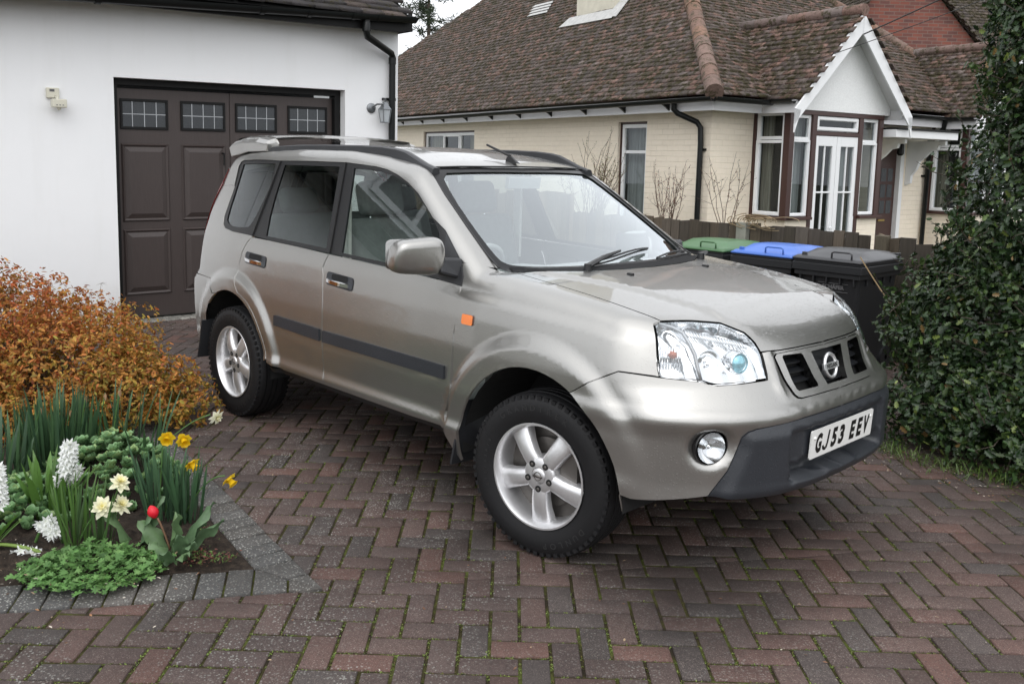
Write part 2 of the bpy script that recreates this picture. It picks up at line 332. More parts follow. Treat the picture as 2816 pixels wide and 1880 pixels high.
def add_slab(V, Fq, Cc, poly, z, th, ch, col, tilt):
    poly = np.array(poly); c = poly.mean(0); n = len(poly)
    if n < 3: return
    A = .5*abs(sum(poly[i, 0]*poly[(i+1) % n, 1]-poly[(i+1) % n, 0]*poly[i, 1] for i in range(n)))
    if A < 4e-4: return
    # inset for the chamfer
    ins = []
    for i in range(n):
        p, q, r = poly[i-1], poly[i], poly[(i+1) % n]; d1 = (q-p)/max(1e-9, np.linalg.norm(q-p)); d2 = (r-q)/max(1e-9, np.linalg.norm(r-q))
        nn = np.array([-(d1+d2)[1], (d1+d2)[0]]); l = np.linalg.norm(nn)
        if l < 1e-6: ins.append(q); continue
        nn /= l
        if nn @ (c-q) < 0: nn = -nn
        ins.append(q+nn*ch*1.3)
    zz = lambda p: z+tilt @ (p-c)
    b = len(V)
    V += [(p[0], p[1], zz(p)) for p in ins]+[(p[0], p[1], zz(p)-ch*.6) for p in poly]+[(p[0], p[1], zz(p)-th) for p in poly]; Cc += [col]*(3*n)
    Fq.append(tuple(range(b, b+n)))
    for k in (0, 1):
        for i in range(n):
            j = (i+1) % n; Fq.append((b+k*n+i, b+(k+1)*n+i, b+(k+1)*n+j, b+k*n+j))
V = []; Fq = []; Cc = []
aB = .1020; ang = radians(46.0); ux = np.array([cos(ang), sin(ang)]); uy = np.array([-sin(ang), cos(ang)]); g = .0062
XR, YR = (-6.05, 3.6), (-4.2, 4.12)
cols = [(.080, .056, .050), (.088, .057, .050), (.070, .054, .050), (.058, .052, .050), (.105, .062, .052), (.064, .050, .047), (.076, .058, .053), (.070, .052, .048), (.082, .060, .054)]
for i in range(-110, 110):
    for j in range(-110, 110):
        r = (i-j) % 4
        if r == 0: w_, h_ = 2, 1
        elif r == 3: w_, h_ = 1, 2
        else: continue
        o2 = ux*i*aB+uy*j*aB+np.array([.16, -1.527])
        if not (XR[0]-.3 < o2[0] < XR[1]+.3 and YR[0]-.3 < o2[1] < YR[1]+.3): continue
        q = [o2+ux*(g+a)+uy*(g+b) for a, b in ((0, 0), (w_*aB-2*g, 0), (w_*aB-2*g, h_*aB-2*g), (0, h_*aB-2*g))]
        jr = random.uniform(-.006, .006); cc = sum(q)/4; q = [cc+np.array([cos(jr)*(p-cc)[0]-sin(jr)*(p-cc)[1], sin(jr)*(p-cc)[0]+cos(jr)*(p-cc)[1]]) for p in q]
        for P_, nn in ((np.array([XR[0], 0]), np.array([1., 0])), (np.array([0, YR[1]]), np.array([0, -1.])), (np.array([0, YR[0]]), np.array([0, 1.])), (np.array([XR[1], 0]), np.array([-1., 0]))):
            q = halfcut(q, P_, nn)
            if not q: break
        if not q: continue
        base = np.array(random.choice(cols))*random.uniform(.84, 1.16)*np.array([1.15, 1.03, 1.0])
        col = tuple(base); z = random.gauss(0, .0017)+.0012*sin(o2[0]*2.1+1)*sin(o2[1]*2.6); tilt = np.array([random.gauss(0, .006), random.gauss(0, .006)])
        # outside the wedge: split in two convex pieces
        KO = K_OUT
        for piece in (halfcut(q, KO, nS), halfcut(halfcut(q, KO, -nS), KO, nN) if True else []):
            if len(piece) > 2: add_slab(V, Fq, Cc, piece, z, .03, .0035, col, tilt)
def polymesh(name, V, Fq, mat, col=None):
    by = {}
    for f in Fq: by.setdefault(len(f), []).append(f)
    return bigmesh(name, np.array(V), [np.array(v) for v in by.values()], mat, None, col)
drv = polymesh('driveway', V, Fq, M_BRICK, np.array(Cc)); tag(drv, kind='structure')
m_ = MB(); m_.add([(XR[0], YR[0], -.0065), (XR[1], YR[0], -.0065), (XR[1], YR[1], -.0065), (XR[0], YR[1], -.0065)], [(0, 1, 2, 3)]); tag(m_.build('driveway_joints', M_JOINT), kind='structure')
# kerb courses
V = []; Fq = []; Cc = []
kc = [(.072, .070, .067), (.084, .080, .075), (.062, .062, .061), (.080, .074, .068)]
def kerbrow(d, nout, length, start, wd):
    k = int(length/.104)
    for i in range(k):
        a = start+i*.104; p = K_OUT+d*a
        q = [p+d*.005-nout*.004, p+d*.099-nout*.004, p+d*.099-nout*(wd-.002), p+d*.005-nout*(wd-.002)]
        add_slab(V, Fq, Cc, q, .006+random.gauss(0, .002), .05, .004, tuple(np.array(random.choice(kc))*random.uniform(.9, 1.3)*1.2), np.array([random.gauss(0, .008), random.gauss(0, .008)]))
kerbrow(dS, nS, 3.6, lS_+.0, WS_); kerbrow(dN, nN, 5.8, lN_+.0, WN_)
# mitred corner pieces
for a, b, T0 in ((dS, nS, lS_), (dN, nN, lN_)):
    for t0, t1 in ((0, .5), (.5, 1)):      # two cut pieces on each side of the mitre
        q = [K_OUT+a*T0*t0, K_OUT+a*T0*t1, K_OUT+(K_IN-K_OUT)*t1, K_OUT+(K_IN-K_OUT)*t0]
        if t0 == 0: q = q[:3]
        c_ = sum(q)/len(q); add_slab(V, Fq, Cc, [c_+(p-c_)*(1-.006/max(.01, np.linalg.norm(p-c_))) for p in q], .006, .05, .004, tuple(np.array(random.choice(kc))*1.2), np.array([random.gauss(0, .006), random.gauss(0, .006)]))
kb = polymesh('kerb', V, Fq, M_KERB, np.array(Cc)); tag(kb, kind='structure')
# soil bed
nx = 260; gx_, gy_ = np.meshgrid(np.linspace(-6.0, -.4, nx), np.linspace(-5.2, -.7, nx), indexing='ij')
P2_ = np.stack([gx_, gy_], -1).reshape(-1, 2)
ds_ = np.minimum(-(P2_-K_IN) @ nS, -(P2_-K_IN) @ nN); inb = np.clip(ds_/.25, 0, 1)
zz = .002+.05*inb*inb*(3-2*inb)+(rng.normal(0, .0050, len(P2_))+.008*np.sin(P2_[:, 0]*41+3*np.sin(P2_[:, 1]*23))*np.sin(P2_[:, 1]*37))*np.clip(inb*3, 0, 1)
# pull vertices outside onto the kerb line
for nn in (nS, nN):
    d_ = (P2_-K_IN) @ nn; P2_ = P2_-np.clip(d_, 0, None)[:, None]*nn
zz = np.where(ds_ < .0, -.001, np.maximum(zz, .001))
idx = np.arange(nx*nx).reshape(nx, nx); q = np.stack([idx[:-1, :-1], idx[1:, :-1], idx[1:, 1:], idx[:-1, 1:]], -1).reshape(-1, 4)
q = q[(ds_[q] > -.02).all(1)]
tag(bigmesh('soil_bed', np.column_stack([P2_, zz]), [q], M_SOIL, smooth=True), kind='structure')

# =============================== garage block ===============================
gth = radians(86.5); gD = np.array([cos(gth), sin(gth), 0]); gO = np.array([sin(gth), -cos(gth), 0]); gP = np.array([-5.96, .28, 0])
def G(s, o, z):
    z2 = z+.0115*s*max(0., z-.9) if s < 2.8 else z+.0115*2.8*max(0., z-.9)
    return gP+gD*s+gO*o+np.array([0, 0, z2])
gar = thing('garage_house', 'white rendered garage block with brown panelled door and black gutter', 'house', (-5.96, .28, 0))
m_ = MB()
SL, SR, ZT = -6.5, 2.49, 3.06
m_.fbox(G, SL, -.583, -.3, 0, -.05, 2.30); m_.fbox(G, 1.815, SR, -.3, 0, -.05, 2.30); m_.fbox(G, SL, SR, -.3, 0, 2.30, ZT)
m_.fbox(G, SR-.25, SR, -7, -.3, -.05, ZT); m_.build('wall', M_RENDER, gar)
m_ = MB(); m_.fbox(G, -.583, 1.815, -.72, -.70, 0, 2.3); m_.build('garage_interior', M_BLACKWD, gar)
m_ = MB()   # black door frame
m_.fbox(G, -.583, -.525, -.22, -.10, 0, 2.24); m_.fbox(G, 1.745, 1.815, -.22, -.10, 0, 2.24); m_.fbox(G, -.583, 1.815, -.22, -.10, 2.24, 2.30); m_.build('door_frame', M_BLACKWD, gar)
dr = MB(); dr.fbox(G, -.525, 1.745, -.21, -.175, .03, 2.215)
for s0, s1 in ((-.525, .578), (.586, 1.745)): dr.fbox(G, s0, s1, -.175, -.165, .03, 2.215)
dro = dr.build('garage_door', M_DOOR, gar, bevel=.003)
cols4 = ((-.486, -.04), (.082, .533), (.640, 1.093), (1.218, 1.682))
for (s0, s1) in cols4:
    for z0, z1 in ((.96, 1.70), (.25, .885)):
        p_ = MB(); o1 = -.165
        # recessed moulding + raised field
        for (a, b, c, d, e, f_) in ((s0, s1, z0, z1, .007, 0),):
            def ring(i0, i1, h0, h1):
                A = [(s0+i0, z0+i0), (s1-i0, z0+i0), (s1-i0, z1-i0), (s0+i0, z1-i0)]; B = [(s0+i1, z0+i1), (s1-i1, z0+i1), (s1-i1, z1-i1), (s0+i1, z1-i1)]
                p_.add([G(s, o1+h0, z) for s, z in A]+[G(s, o1+h1, z) for s, z in B], [(i, (i+1) % 4, 4+(i+1) % 4, 4+i) for i in range(4)])
            ring(0, .012, .001, .016); ring(.012, .03, .016, .002); ring(.03, .075, .002, .022)
            i1 = .075; p_.add([G(s, o1+.022, z) for s, z in ((s0+i1, z0+i1), (s1-i1, z0+i1), (s1-i1, z1-i1), (s0+i1, z1-i1))], [(0, 1, 2, 3)])
        p_.build('door_panel', M_DOOR, dro)
    z0, z1 = 1.835, 2.12
    gf = MB()
    for a, b, c, d in ((s0, s1, z0, z0+.025), (s0, s1, z1-.025, z1), (s0, s0+.022, z0+.025, z1-.025), (s1-.022, s1, z0+.025, z1-.025)): gf.fbox(G, a, b, -.166, -.150, c, d)
    gfo = gf.build('window', M_BLACKWD, dro, bevel=.003)
    gl = MB(); gl.fbox(G, s0+.02, s1-.02, -.167, -.161, z0+.022, z1-.022); gl.build('pane', M_LEADGL, gfo)
    ld = MB()
    for k in (1, 2, 3): x_ = s0+(s1-s0)*k/4; ld.fbox(G, x_-.0035, x_+.0035, -.161, -.157, z0+.025, z1-.025)
    ld.fbox(G, s0+.022, s1-.022, -.1605, -.1565, (z0+z1)/2-.0035, (z0+z1)/2+.0035); ld.build('leading', M_LEAD, gfo)
hd = MB(); hd.tube([G(.50, -.165, 1.62), G(.50, -.12, 1.62), G(.50, -.12, 1.50)], .009); hd.build('door_handle', M_BLACKWD, dro)
# eaves
m_ = MB(); m_.fbox(G, SL, 2.492, .0, .26, 2.945, 2.965); m_.fbox(G, SL, 2.40, .26, .285, 2.91, 3.02); m_.fbox(G, SL, 2.49, .255, .262, 2.93, 3.05); m_.fbox(G, 2.491, 2.505, -3, .26, 2.93, 3.12); m_.build('fascia', M_BLACKWD, gar, bevel=.004)
def halfpipe(mb, A, B, r, down, n=8, th=.004):
    A = np.array(A); B = np.array(B); t = (B-A)/np.linalg.norm(B-A); s_ = np.cross(t, [0, 0, 1]); s_ /= np.linalg.norm(s_)
    V = []; 
    for rr in (r, r-th):
        for E_ in (A, B):
            V += [E_+s_*rr*cos(a)+np.array([0, 0, -rr*sin(a)]) for a in np.linspace(0, pi, n+1)]
    k = n+1; Fs = []
    for i in range(n):
        Fs += [(i, i+1, k+i+1, k+i), (2*k+i, 3*k+i, 3*k+i+1, 2*k+i+1), (i, 2*k+i, 2*k+i+1, i+1), (k+i, k+i+1, 3*k+i+1, 3*k+i)]
    Fs += [(0, k, 3*k, 2*k), (n, 2*k+n, 3*k+n, k+n)]
    mb.add(V, Fs)
m_ = MB(); gz_ = lambda s: 2.975+.036*s      # the gutter falls toward the left
halfpipe(m_, G(SL, .35, gz_(SL)), G(2.48, .35, gz_(2.48)), .062, 1)
for s_ in (1.70, 2.0, .7, -.8, 2.42, 1.2): 
    halfpipe(m_, G(s_-.022, .35, gz_(s_)+.004), G(s_+.022, .35, gz_(s_)+.004), .069, 1)
gut = m_.build('gutter', M_BLACKPL, gar, smooth=True, auto=50)
m_ = MB(); pr_ = .036
m_.tube([G(1.87, .35, 2.99), G(1.87, .345, 2.88), G(1.89, .33, 2.83), G(2.35, .08, 2.71), G(2.38, .06, 2.67), G(2.38, .055, 2.58), G(2.38, .055, .0)], pr_, 12)
m_.lathe([(0, .045), (.09, .045), (.1, .036)], G(1.87, .345, 2.88), (0, 0, 1), 12); m_.lathe([(0, .042), (.07, .042)], G(2.38, .055, 2.60), (0, 0, 1), 12)
m_.fbox(G, 2.28, 2.44, 0, .03, 2.215, 2.24); m_.lathe([(0, .043), (.03, .043)], G(2.38, .055, 2.21), (0, 0, 1), 12); m_.build('downpipe', M_BLACKPL, gar, smooth=True, auto=50)

def tiles(name, O, U, W, Nn, poly, tw, ex, th, mat, parent, palette, jit=.5, drop=.0):
    # rows of separate tiles on the plane O + u U + w W; poly in (u,w)
    O = np.array(O, float); U = np.array(U, float); W = np.array(W, float); Nn = np.array(Nn, float); poly = np.array(poly, float)
    u0, w0 = poly.min(0); u1, w1 = poly.max(0); rows = np.arange(w0, w1, ex); P = []
    for k, w_ in enumerate(rows):
        us = np.arange(u0-(k % 2)*tw/2, u1, tw); P += [(u, w_, k) for u in us]
    P = np.array(P); c = P[:, :2]+[tw/2, ex/2]; ins = inpoly(c, poly); P = P[ins]; n = len(P)
    j = rng.normal(0, 1, (n, 6))*jit
    u = P[:, 0]+j[:, 0]*.003; w_ = P[:, 1]+j[:, 1]*.0025; gpp = .004; lift = th+np.abs(j[:, 2])*.002
    def pt(uu, ww, hh): return O+uu[:, None]*U+ww[:, None]*W+hh[:, None]*Nn
    lo = w_-.0; hi = w_+ex*1.15; sk = j[:, 3]*.0015
    # lower edge (lifted), upper edge (on the plane), lower edge underside
    Vt = [pt(u+gpp, lo+sk, lift*2.1+j[:, 4]*.002), pt(u+tw-gpp, lo-sk, lift*2.1-j[:, 4]*.002), pt(u+tw-gpp, hi, lift*.35), pt(u+gpp, hi, lift*.35), pt(u+gpp, lo+sk, lift*0-.002), pt(u+tw-gpp, lo-sk, lift*0-.002), pt(u+tw-gpp, hi, lift*0-.004), pt(u+gpp, hi, lift*0-.004)]
    # slight cross camber: middle of the lower edge raised
    V = np.stack(Vt, 1).reshape(-1, 3); b = np.arange(n)[:, None]*8
    Fq = np.concatenate([b+[0, 1, 2, 3], b+[4, 5, 1, 0], b+[4, 0, 3, 7], b+[1, 5, 6, 2]])
    pal = np.array(palette); col = pal[rng.integers(0, len(pal), n)]*rng.uniform(.7, 1.35, (n, 1)); col = np.repeat(col, 8, 0)
    return bigmesh(name, V, [Fq], mat, parent, col)
def inpoly(P, poly):
    x, y = P[:, 0], P[:, 1]; r = np.zeros(len(P), bool); n = len(poly)
    for i in range(n):
        x1, y1 = poly[i]; x2, y2 = poly[(i+1) % n]
        c = ((y1 > y) != (y2 > y)) & (x < (x2-x1)*(y-y1)/((y2-y1) if y2 != y1 else 1e-12)+x1); r ^= c
    return r
PAL_S = [(.06, .05, .05), (.05, .045, .045), (.08, .062, .055), (.045, .04, .042)]
pit = radians(38)
Wg = -gO*cos(pit)+np.array([0, 0, sin(pit)]); Ng = gO*sin(pit)+np.array([0, 0, cos(pit)])
rf = tiles('roof', G(0, .38, 3.06), gD+np.array([0, 0, .018]), Wg, Ng, [(-6.3, 0), (2.44, 0), (2.44, 3.2), (-6.3, 3.2)], .27, .105, .012, M_SLATE, gar, PAL_S, 1.2)
m_ = MB(); a_ = G(-6.3, .37, 2.93); b_ = G(2.42, .37, 3.035); m_.add([a_, b_, b_+Wg*3.2, a_+Wg*3.2], [(0, 1, 2, 3)]); m_.build('roof_underlay', M_BLACKWD, gar)
# taller gabled end of the same house, beyond the left edge of the view
m_ = MB(); gs0, gs1, gm = -6.5, -2.5, -4.5
def G0(s, o, z): return gP+gD*s+gO*o+np.array([0, 0, z])
m_.prism([G0(s, .04, z) for s, z in ((gs0, -.05), (gs1, -.05), (gs1, 4.3), (gm, 6.3), (gs0, 4.3))], -gO*.4); m_.build('gable_wall', M_RENDER, gar)
m_ = MB()
for e in ((-5.3, -3.7, 3.35, 3.43), (-5.3, -3.7, 4.52, 4.6), (-5.3, -5.22, 3.43, 4.52), (-3.78, -3.7, 3.43, 4.52), (-4.54, -4.46, 3.43, 4.52), (-5.22, -3.78, 4.1, 4.16)): m_.fbox(G0, e[0], e[1], .04, .08, e[2], e[3])
wo2 = m_.build('window', M_SOFFIT, gar); m_ = MB(); m_.fbox(G0, -5.25, -3.75, .04, .055, 3.40, 4.55); m_.build('pane', M_LEADGL, wo2)
m_ = MB(); m_.prism([G0(s, .1, z) for s, z in ((-2.2, 4.0), (gm, 6.35), (gm, 6.6), (-2.2, 4.25))], gO*.04); m_.prism([G0(s, .1, z) for s, z in ((-6.8, 4.0), (gm, 6.35), (gm, 6.6), (-6.8, 4.25))], gO*.04); m_.build('bargeboard', M_BLACKWD, gar)
# wall lantern (a fixture of its own)
M_PEWTER = simple('pewter', (.22, .23, .24), .35, .8, var=.2); M_FROST = simple('frosted_lamp_glass', (.42, .45, .47), .25, var=.15)
lt = thing('wall_lantern', 'grey wall lantern with tapered glass beside the garage downpipe', 'lamp', tuple(G(2.2, 0, 2.1)))
m_ = MB(); m_.lathe([(0, .055), (.012, .055), (.022, .04), (.024, .001)], G(2.14, 0, 2.125), gO, 20); m_.tube([G(2.14, .02, 2.13), G(2.17, .08, 2.165), G(2.24, .12, 2.17)], .010)
m_.build('wall_mount', M_PEWTER, lt, smooth=True, auto=40)
m_ = MB(); LO = G(2.245, .12, 1.97); s4 = pi/4
m_.lathe([(.145, .075), (.185, .045), (.205, .03), (.225, .028), (.235, .001)], LO, (0, 0, 1), 4, ph=s4); m_.lathe([(0, .052), (.012, .052), (.012, .001)], LO, (0, 0, 1), 4, ph=s4)
for k in range(4):
    a = s4+k*pi/2+gth; m_.tube([LO+np.array([.05*cos(a), .05*sin(a), .01]), LO+np.array([.072*cos(a), .072*sin(a), .15])], .005, 5)
m_.tube([LO+np.array([.016*cos(a), 0, .25+.016*sin(a)]) for a in np.linspace(0, 2*pi, 12)[:-1]], .003, 5, closed=True); m_.build('lantern_frame', M_PEWTER, lt, auto=40)
m_ = MB(); m_.lathe([(.012, .043), (.145, .062)], LO, (0, 0, 1), 4, ph=s4); m_.build('lamp_glass', M_FROST, lt)
# movement sensor
M_IVORY = simple('ivory_plastic', (.62, .60, .50), .4, var=.05)
sn = thing('movement_sensor', 'ivory plastic security sensor box on the white wall', 'sensor', tuple(G(-1.12, 0, 2.09)))
m_ = MB(); m_.fbox(G, -1.155, -1.05, 0, .03, 2.085, 2.175); m_.build('back_plate', M_IVORY, sn, bevel=.006)
m_ = MB(); m_.fbox(G, -1.13, -1.01, .045, .115, 2.0, 2.075); m_.lathe([(0, .02), (.02, .012), (.024, .001)], G(-1.07, .08, 2.0), (0, 0, -1), 12); m_.build('sensor_head', M_IVORY, sn, bevel=.008)
m_ = MB(); m_.tube([G(-1.08, .02, 2.10), G(-1.08, .06, 2.09), G(-1.07, .08, 2.06)], .014, 8); m_.build('swivel_arm', M_IVORY, sn, smooth=True)
M_DOT = simple('grey_print', (.10, .10, .10), .5, var=0)
m_ = MB(); m_.fbox(G, -1.13, -1.09, .03, .0315, 2.14, 2.162)
for k in range(3): m_.fbox(G, -1.10+k*.025, -1.088+k*.025, .115, .1165, 2.018, 2.026)
m_.build('printed_marks', M_DOT, sn)
# pale setts across the garage threshold
V = []; Fq = []; Cc = []
for i in range(26):
    for jrow in range(2):
        a = -.62+i*.097+(jrow % 2)*.03; q = [G(a, -.20+jrow*.10, 0)[:2], G(a+.09, -.20+jrow*.10, 0)[:2], G(a+.09, -.11+jrow*.10, 0)[:2], G(a, -.11+jrow*.10, 0)[:2]]
        add_slab(V, Fq, Cc, q, .012, .05, .006, tuple(np.array((.30, .29, .26))*random.uniform(.6, 1.1)), np.array([random.gauss(0, .02), random.gauss(0, .02)]))
tag(polymesh('threshold_setts', V, Fq, M_KERB, np.array(Cc)), kind='structure')
# =============================== bungalow ===============================
cN = np.array([-4.276, 6.708, 0.]); tA = radians(168); DA = np.array([cos(tA), sin(tA), 0]); NA = np.array([-sin(tA), cos(tA), 0])
tB = radians(80); DB = np.array([cos(tB), sin(tB), 0]); NB = np.array([sin(tB), -cos(tB), 0])
def A(s, o, z): return cN+DA*s+NA*o+np.array([0, 0, z])
def B(s, o, z): return cN+DB*s+NB*o+np.array([0, 0, z])
bun = thing('bungalow', 'cream painted brick bungalow with mossy tiled hip roof and white gabled bay', 'house', tuple(cN))
def wallholes(mb, fr, s0, s1, z0, z1, holes, depth=.12):
    S = sorted({s0, s1, *[h[0] for h in holes], *[h[1] for h in holes]}); Z = sorted({z0, z1, *[h[2] for h in holes], *[h[3] for h in holes]})
    for a, b in zip(S[:-1], S[1:]):
        for c, d in zip(Z[:-1], Z[1:]):
            if any(h[0]-1e-6 <= a and b <= h[1]+1e-6 and h[2]-1e-6 <= c and d <= h[3]+1e-6 for h in holes): continue
            mb.add([fr(a, 0, c), fr(b, 0, c), fr(b, 0, d), fr(a, 0, d)], [(0, 1, 2, 3)])
    for a, b, c, d in holes:
        for (p, q) in (((a, c), (b, c)), ((b, c), (b, d)), ((b, d), (a, d)), ((a, d), (a, c))):
            mb.add([fr(p[0], 0, p[1]), fr(q[0], 0, q[1]), fr(q[0], -depth, q[1]), fr(p[0], -depth, p[1])], [(0, 1, 2, 3)])
wl = MB(); holesA = [(1.28, 1.93, .7, 2.215), (6.26, 8.42, 1.1, 2.17)]
wallholes(wl, A, 0, 15.4, -.1, 2.40, holesA); wl.build('wall', M_CREAM_A, bun)
wl = MB(); wallholes(wl, B, 0, .80, -.1, 2.40, []); wl.build('wall', M_CREAM_B, bun); wl = MB(); wallholes(wl, B, 2.8, 5.0, -.1, 2.40, [(3.55, 4.30, 0, 2.06)]); wl.build('wall', M_CREAM_B, bun)
def window(fr, s0, s1, z0, z1, o, mull=(), trans=(), parent=bun, fw=.055, reveal=True, curtains=((0, 1, 'net'),), casement=(), depth=.05, gname='window'):
    f = MB()
    for a, b, c, d in ((s0, s1, z0, z0+fw), (s0, s1, z1-fw, z1), (s0, s0+fw, z0+fw, z1-fw), (s1-fw, s1, z0+fw, z1-fw)): f.fbox(fr, a, b, o-depth, o, c, d)
    for x in mull: f.fbox(fr, x-fw*.5, x+fw*.5, o-depth, o-.003, z0+fw, z1-fw)
    for z_, a, b in trans: f.fbox(fr, a, b, o-depth, o-.005, z_-fw*.4, z_+fw*.4)
    for a, b, c, d in casement:
        w2 = fw*.7
        for e in ((a, b, c, c+w2), (a, b, d-w2, d), (a, a+w2, c+w2, d-w2), (b-w2, b, c+w2, d-w2)): f.fbox(fr, e[0], e[1], o-.02, o+.012, e[2], e[3])
    fo = f.build(gname, M_WHITE, parent, bevel=.004)
    g = MB(); g.add([fr(s0+.02, o-.03, z0+.02), fr(s1-.02, o-.03, z0+.02), fr(s1-.02, o-.03, z1-.02), fr(s0+.02, o-.03, z1-.02)], [(0, 1, 2, 3)]); g.build('pane', M_WGLASS, fo)
    for a, b, kind in curtains:
        k = 40; sa, sb = s0+(s1-s0)*a, s0+(s1-s0)*b; V = []
        for i in range(k+1):
            x = sa+(sb-sa)*i/k; oo = o-.16+.018*sin(i*1.9)+.012*sin(i*.83)
            V += [fr(x, oo, z0+.02), fr(x, oo, z1-.02)]
        c = MB(); c.add(V, [(2*i, 2*i+2, 2*i+3, 2*i+1) for i in range(k)]); c.build('curtain', M_CURT if kind == 'cur' else M_NET, fo, smooth=True)
    return fo
br = MB()
for h in holesA:
    for e in ((h[0], h[1], h[2], h[2]+.0), (h[0], h[1], h[3]-.03, h[3]), (h[1]-.035, h[1], h[2], h[3]), (h[0], h[0]+.02, h[2], h[3])):
        if e[3] > e[2]: br.fbox(A, e[0]+.002, e[1]-.002, -.10, -.045, e[2], e[3]-.002)
br.build('window_reveal', M_BROWNP, bun)
window(A, 1.30, 1.89, .7, 2.18, -.05, trans=((1.78, 1.33, 1.86),))
window(A, 6.28, 8.385, 1.1, 2.135, -.05, mull=(6.90, 7.60), curtains=((0, .22, 'cur'), (.72, 1, 'cur')), casement=((6.92, 7.58, 1.13, 2.1),))
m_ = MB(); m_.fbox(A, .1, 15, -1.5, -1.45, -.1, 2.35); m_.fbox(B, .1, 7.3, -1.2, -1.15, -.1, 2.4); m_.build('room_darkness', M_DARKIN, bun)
# ---- bay (flat front at outward .6, s .80 to 2.80)
bf = .60
def facet(p, q):
    p = np.array(p, float); q = np.array(q, float); d = (q-p)/np.linalg.norm(q-p); nn = np.array([d[1], -d[0]])
    def fr(s, o, z):
        x = p+d*s+nn*o
        return B(x[0], x[1], z)
    return fr, np.linalg.norm(q-p)
def FB(s, o, z): return B(s, bf+o, z)
def bay(x0, x1, door, parent):
    ft, ln = facet((x0, 0.0), (x0+.02, bf))
    # side facet normal must face -s
    def FS(s, o, z): return B(x0+.02*s/bf-o, s, z)
    w_ = MB(); w_.fbox(FS, 0, bf-.002, -.10, 0, -.1, .95)
    if door: w_.fbox(FB, x0+.02, x0+.50, -.10, 0, -.1, .95); w_.build('bay_wall', M_CREAM_B, parent); w_ = MB(); w_.fbox(FB, x1-.50, x1, -.10, 0, -.1, .95)
    else: w_.fbox(FB, x0+.02, x1, -.1, 0, -.1, .95)
    w_.fbox(B, x1-.1, x1, 0, bf-.098, -.1, 2.36)
    w_.build('bay_wall', M_CREAM_B, parent)
    t = MB()   # brown timber posts, heads and sills
    P = [x0+.045, x0+.50, x1-.50, x1-.04] if door else [x0+.045, x0+.72, x1-.72, x1-.04]
    for s in P: t.fbox(FB, s-.045, s+.045, -.09, .012, .95, 2.37)
    t.fbox(FS, .0, .05, -.09, .0, .95, 2.37); t.fbox(FS, bf-.075, bf-.0, -.09, .014, .95, 2.37)
    t.fbox(FB, x0, x1, -.09, .018, 2.30, 2.375); t.fbox(FS, 0, bf, -.09, .018, 2.335, 2.37)
    sg = ((x0-.06, x0+.50), (x1-.47, x1+.04)) if door else ((x0-.06, x1+.04),)
    for a, b in sg: t.fbox(FB, a, b, -.1, .06, .915, .955)
    t.fbox(FS, -.04, bf+.06, -.1, .06, .915, .955)
    if door: t.fbox(FB, P[1]+.045, P[2]-.045, -.09, .010, 2.04, 2.09); t.fbox(FB, P[1]-.045, P[1]+.03, -.09, .008, 0, .95); t.fbox(FB, P[2]-.03, P[2]+.045, -.09, .008, 0, .95)
    t.build('bay_timber', M_BROWNP, parent, bevel=.004)
    zt = 1.99
    window(FS, .055, bf-.08, .96, 2.335, -.01, trans=((zt, .09, bf-.1),), casement=((.06, bf-.085, .965, zt-.03),), curtains=((.0, .35, 'cur'),), parent=parent)
    window(FB, P[0]+.046, P[1]-.046, .96, 2.30, -.02, trans=((zt, P[0]+.08, P[1]-.08),), curtains=((.1, 1, 'net'),), parent=parent, fw=.045, casement=((P[0]+.05, P[1]-.05, .965, zt-.02),))
    window(FB, P[2]+.046, P[3]-.046, .96, 2.30, -.02, trans=((zt, P[2]+.08, P[3]-.08),), curtains=((0, .5, 'net'),), parent=parent, fw=.045, casement=((P[2]+.05, P[3]-.05, .965, zt-.02),))
    window(FB, P[1]+.05, P[2]-.05, 2.10 if door else .96, 2.295, -.01, curtains=() if door else ((0, 1, 'net'),), parent=parent, casement=((P[1]+.06, P[2]-.06, 2.11, 2.285),) if door else ())
    if door:
        mid = (P[1]+P[2])/2
        for k, (a, b) in enumerate(((P[1]+.032, mid-.004), (mid+.004, P[2]-.032))):
            d = MB(); st = .085
            d.fbox(FB, a, a+st, -.05, 0, .02, 2.035); d.fbox(FB, b-st, b, -.05, 0, .02, 2.035); d.fbox(FB, a+st, b-st, -.05, 0, .02, .16); d.fbox(FB, a+st, b-st, -.05, 0, 1.90, 2.035)
            for z_ in (.66, 1.28): d.fbox(FB, a+st, b-st, -.035, -.008, z_-.012, z_+.012)
            c_ = (a+b)/2; d.fbox(FB, c_-.011, c_+.011, -.036, -.009, .16, 1.90)
            do = d.build('french_door', M_WHITE, parent, bevel=.004)
            g = MB(); g.add([FB(a+.05, -.025, .1), FB(b-.05, -.025, .1), FB(b-.05, -.025, 1.95), FB(a+.05, -.025, 1.95)], [(0, 1, 2, 3)]); g.build('pane', M_WGLASS, do)
            if k == 1:
                c = MB(); V = []
                for i in range(31): V += [FB(a+.09+(b-a-.18)*i/30, -.14+.02*sin(i*1.7), .1), FB(a+.09+(b-a-.18)*i/30, -.14+.02*sin(i*1.7), 1.93)]
                c.add(V, [(2*i, 2*i+2, 2*i+3, 2*i+1) for i in range(30)]); c.build('curtain', M_NET, do, smooth=True)
            else:
                h = MB(); h.fbox(FB, b-.055, b-.035, 0, .012, .66, .88); h.tube([FB(b-.045, .012, .80), FB(b-.045, .05, .80), FB(b-.13, .05, .80)], .009); h.build('door_handle', M_WHITE, do)
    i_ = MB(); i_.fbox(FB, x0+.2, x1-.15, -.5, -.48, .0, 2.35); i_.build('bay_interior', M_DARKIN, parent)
bay(.80, 2.80, True, bun); bay(5.0, 7.0, False, bun)
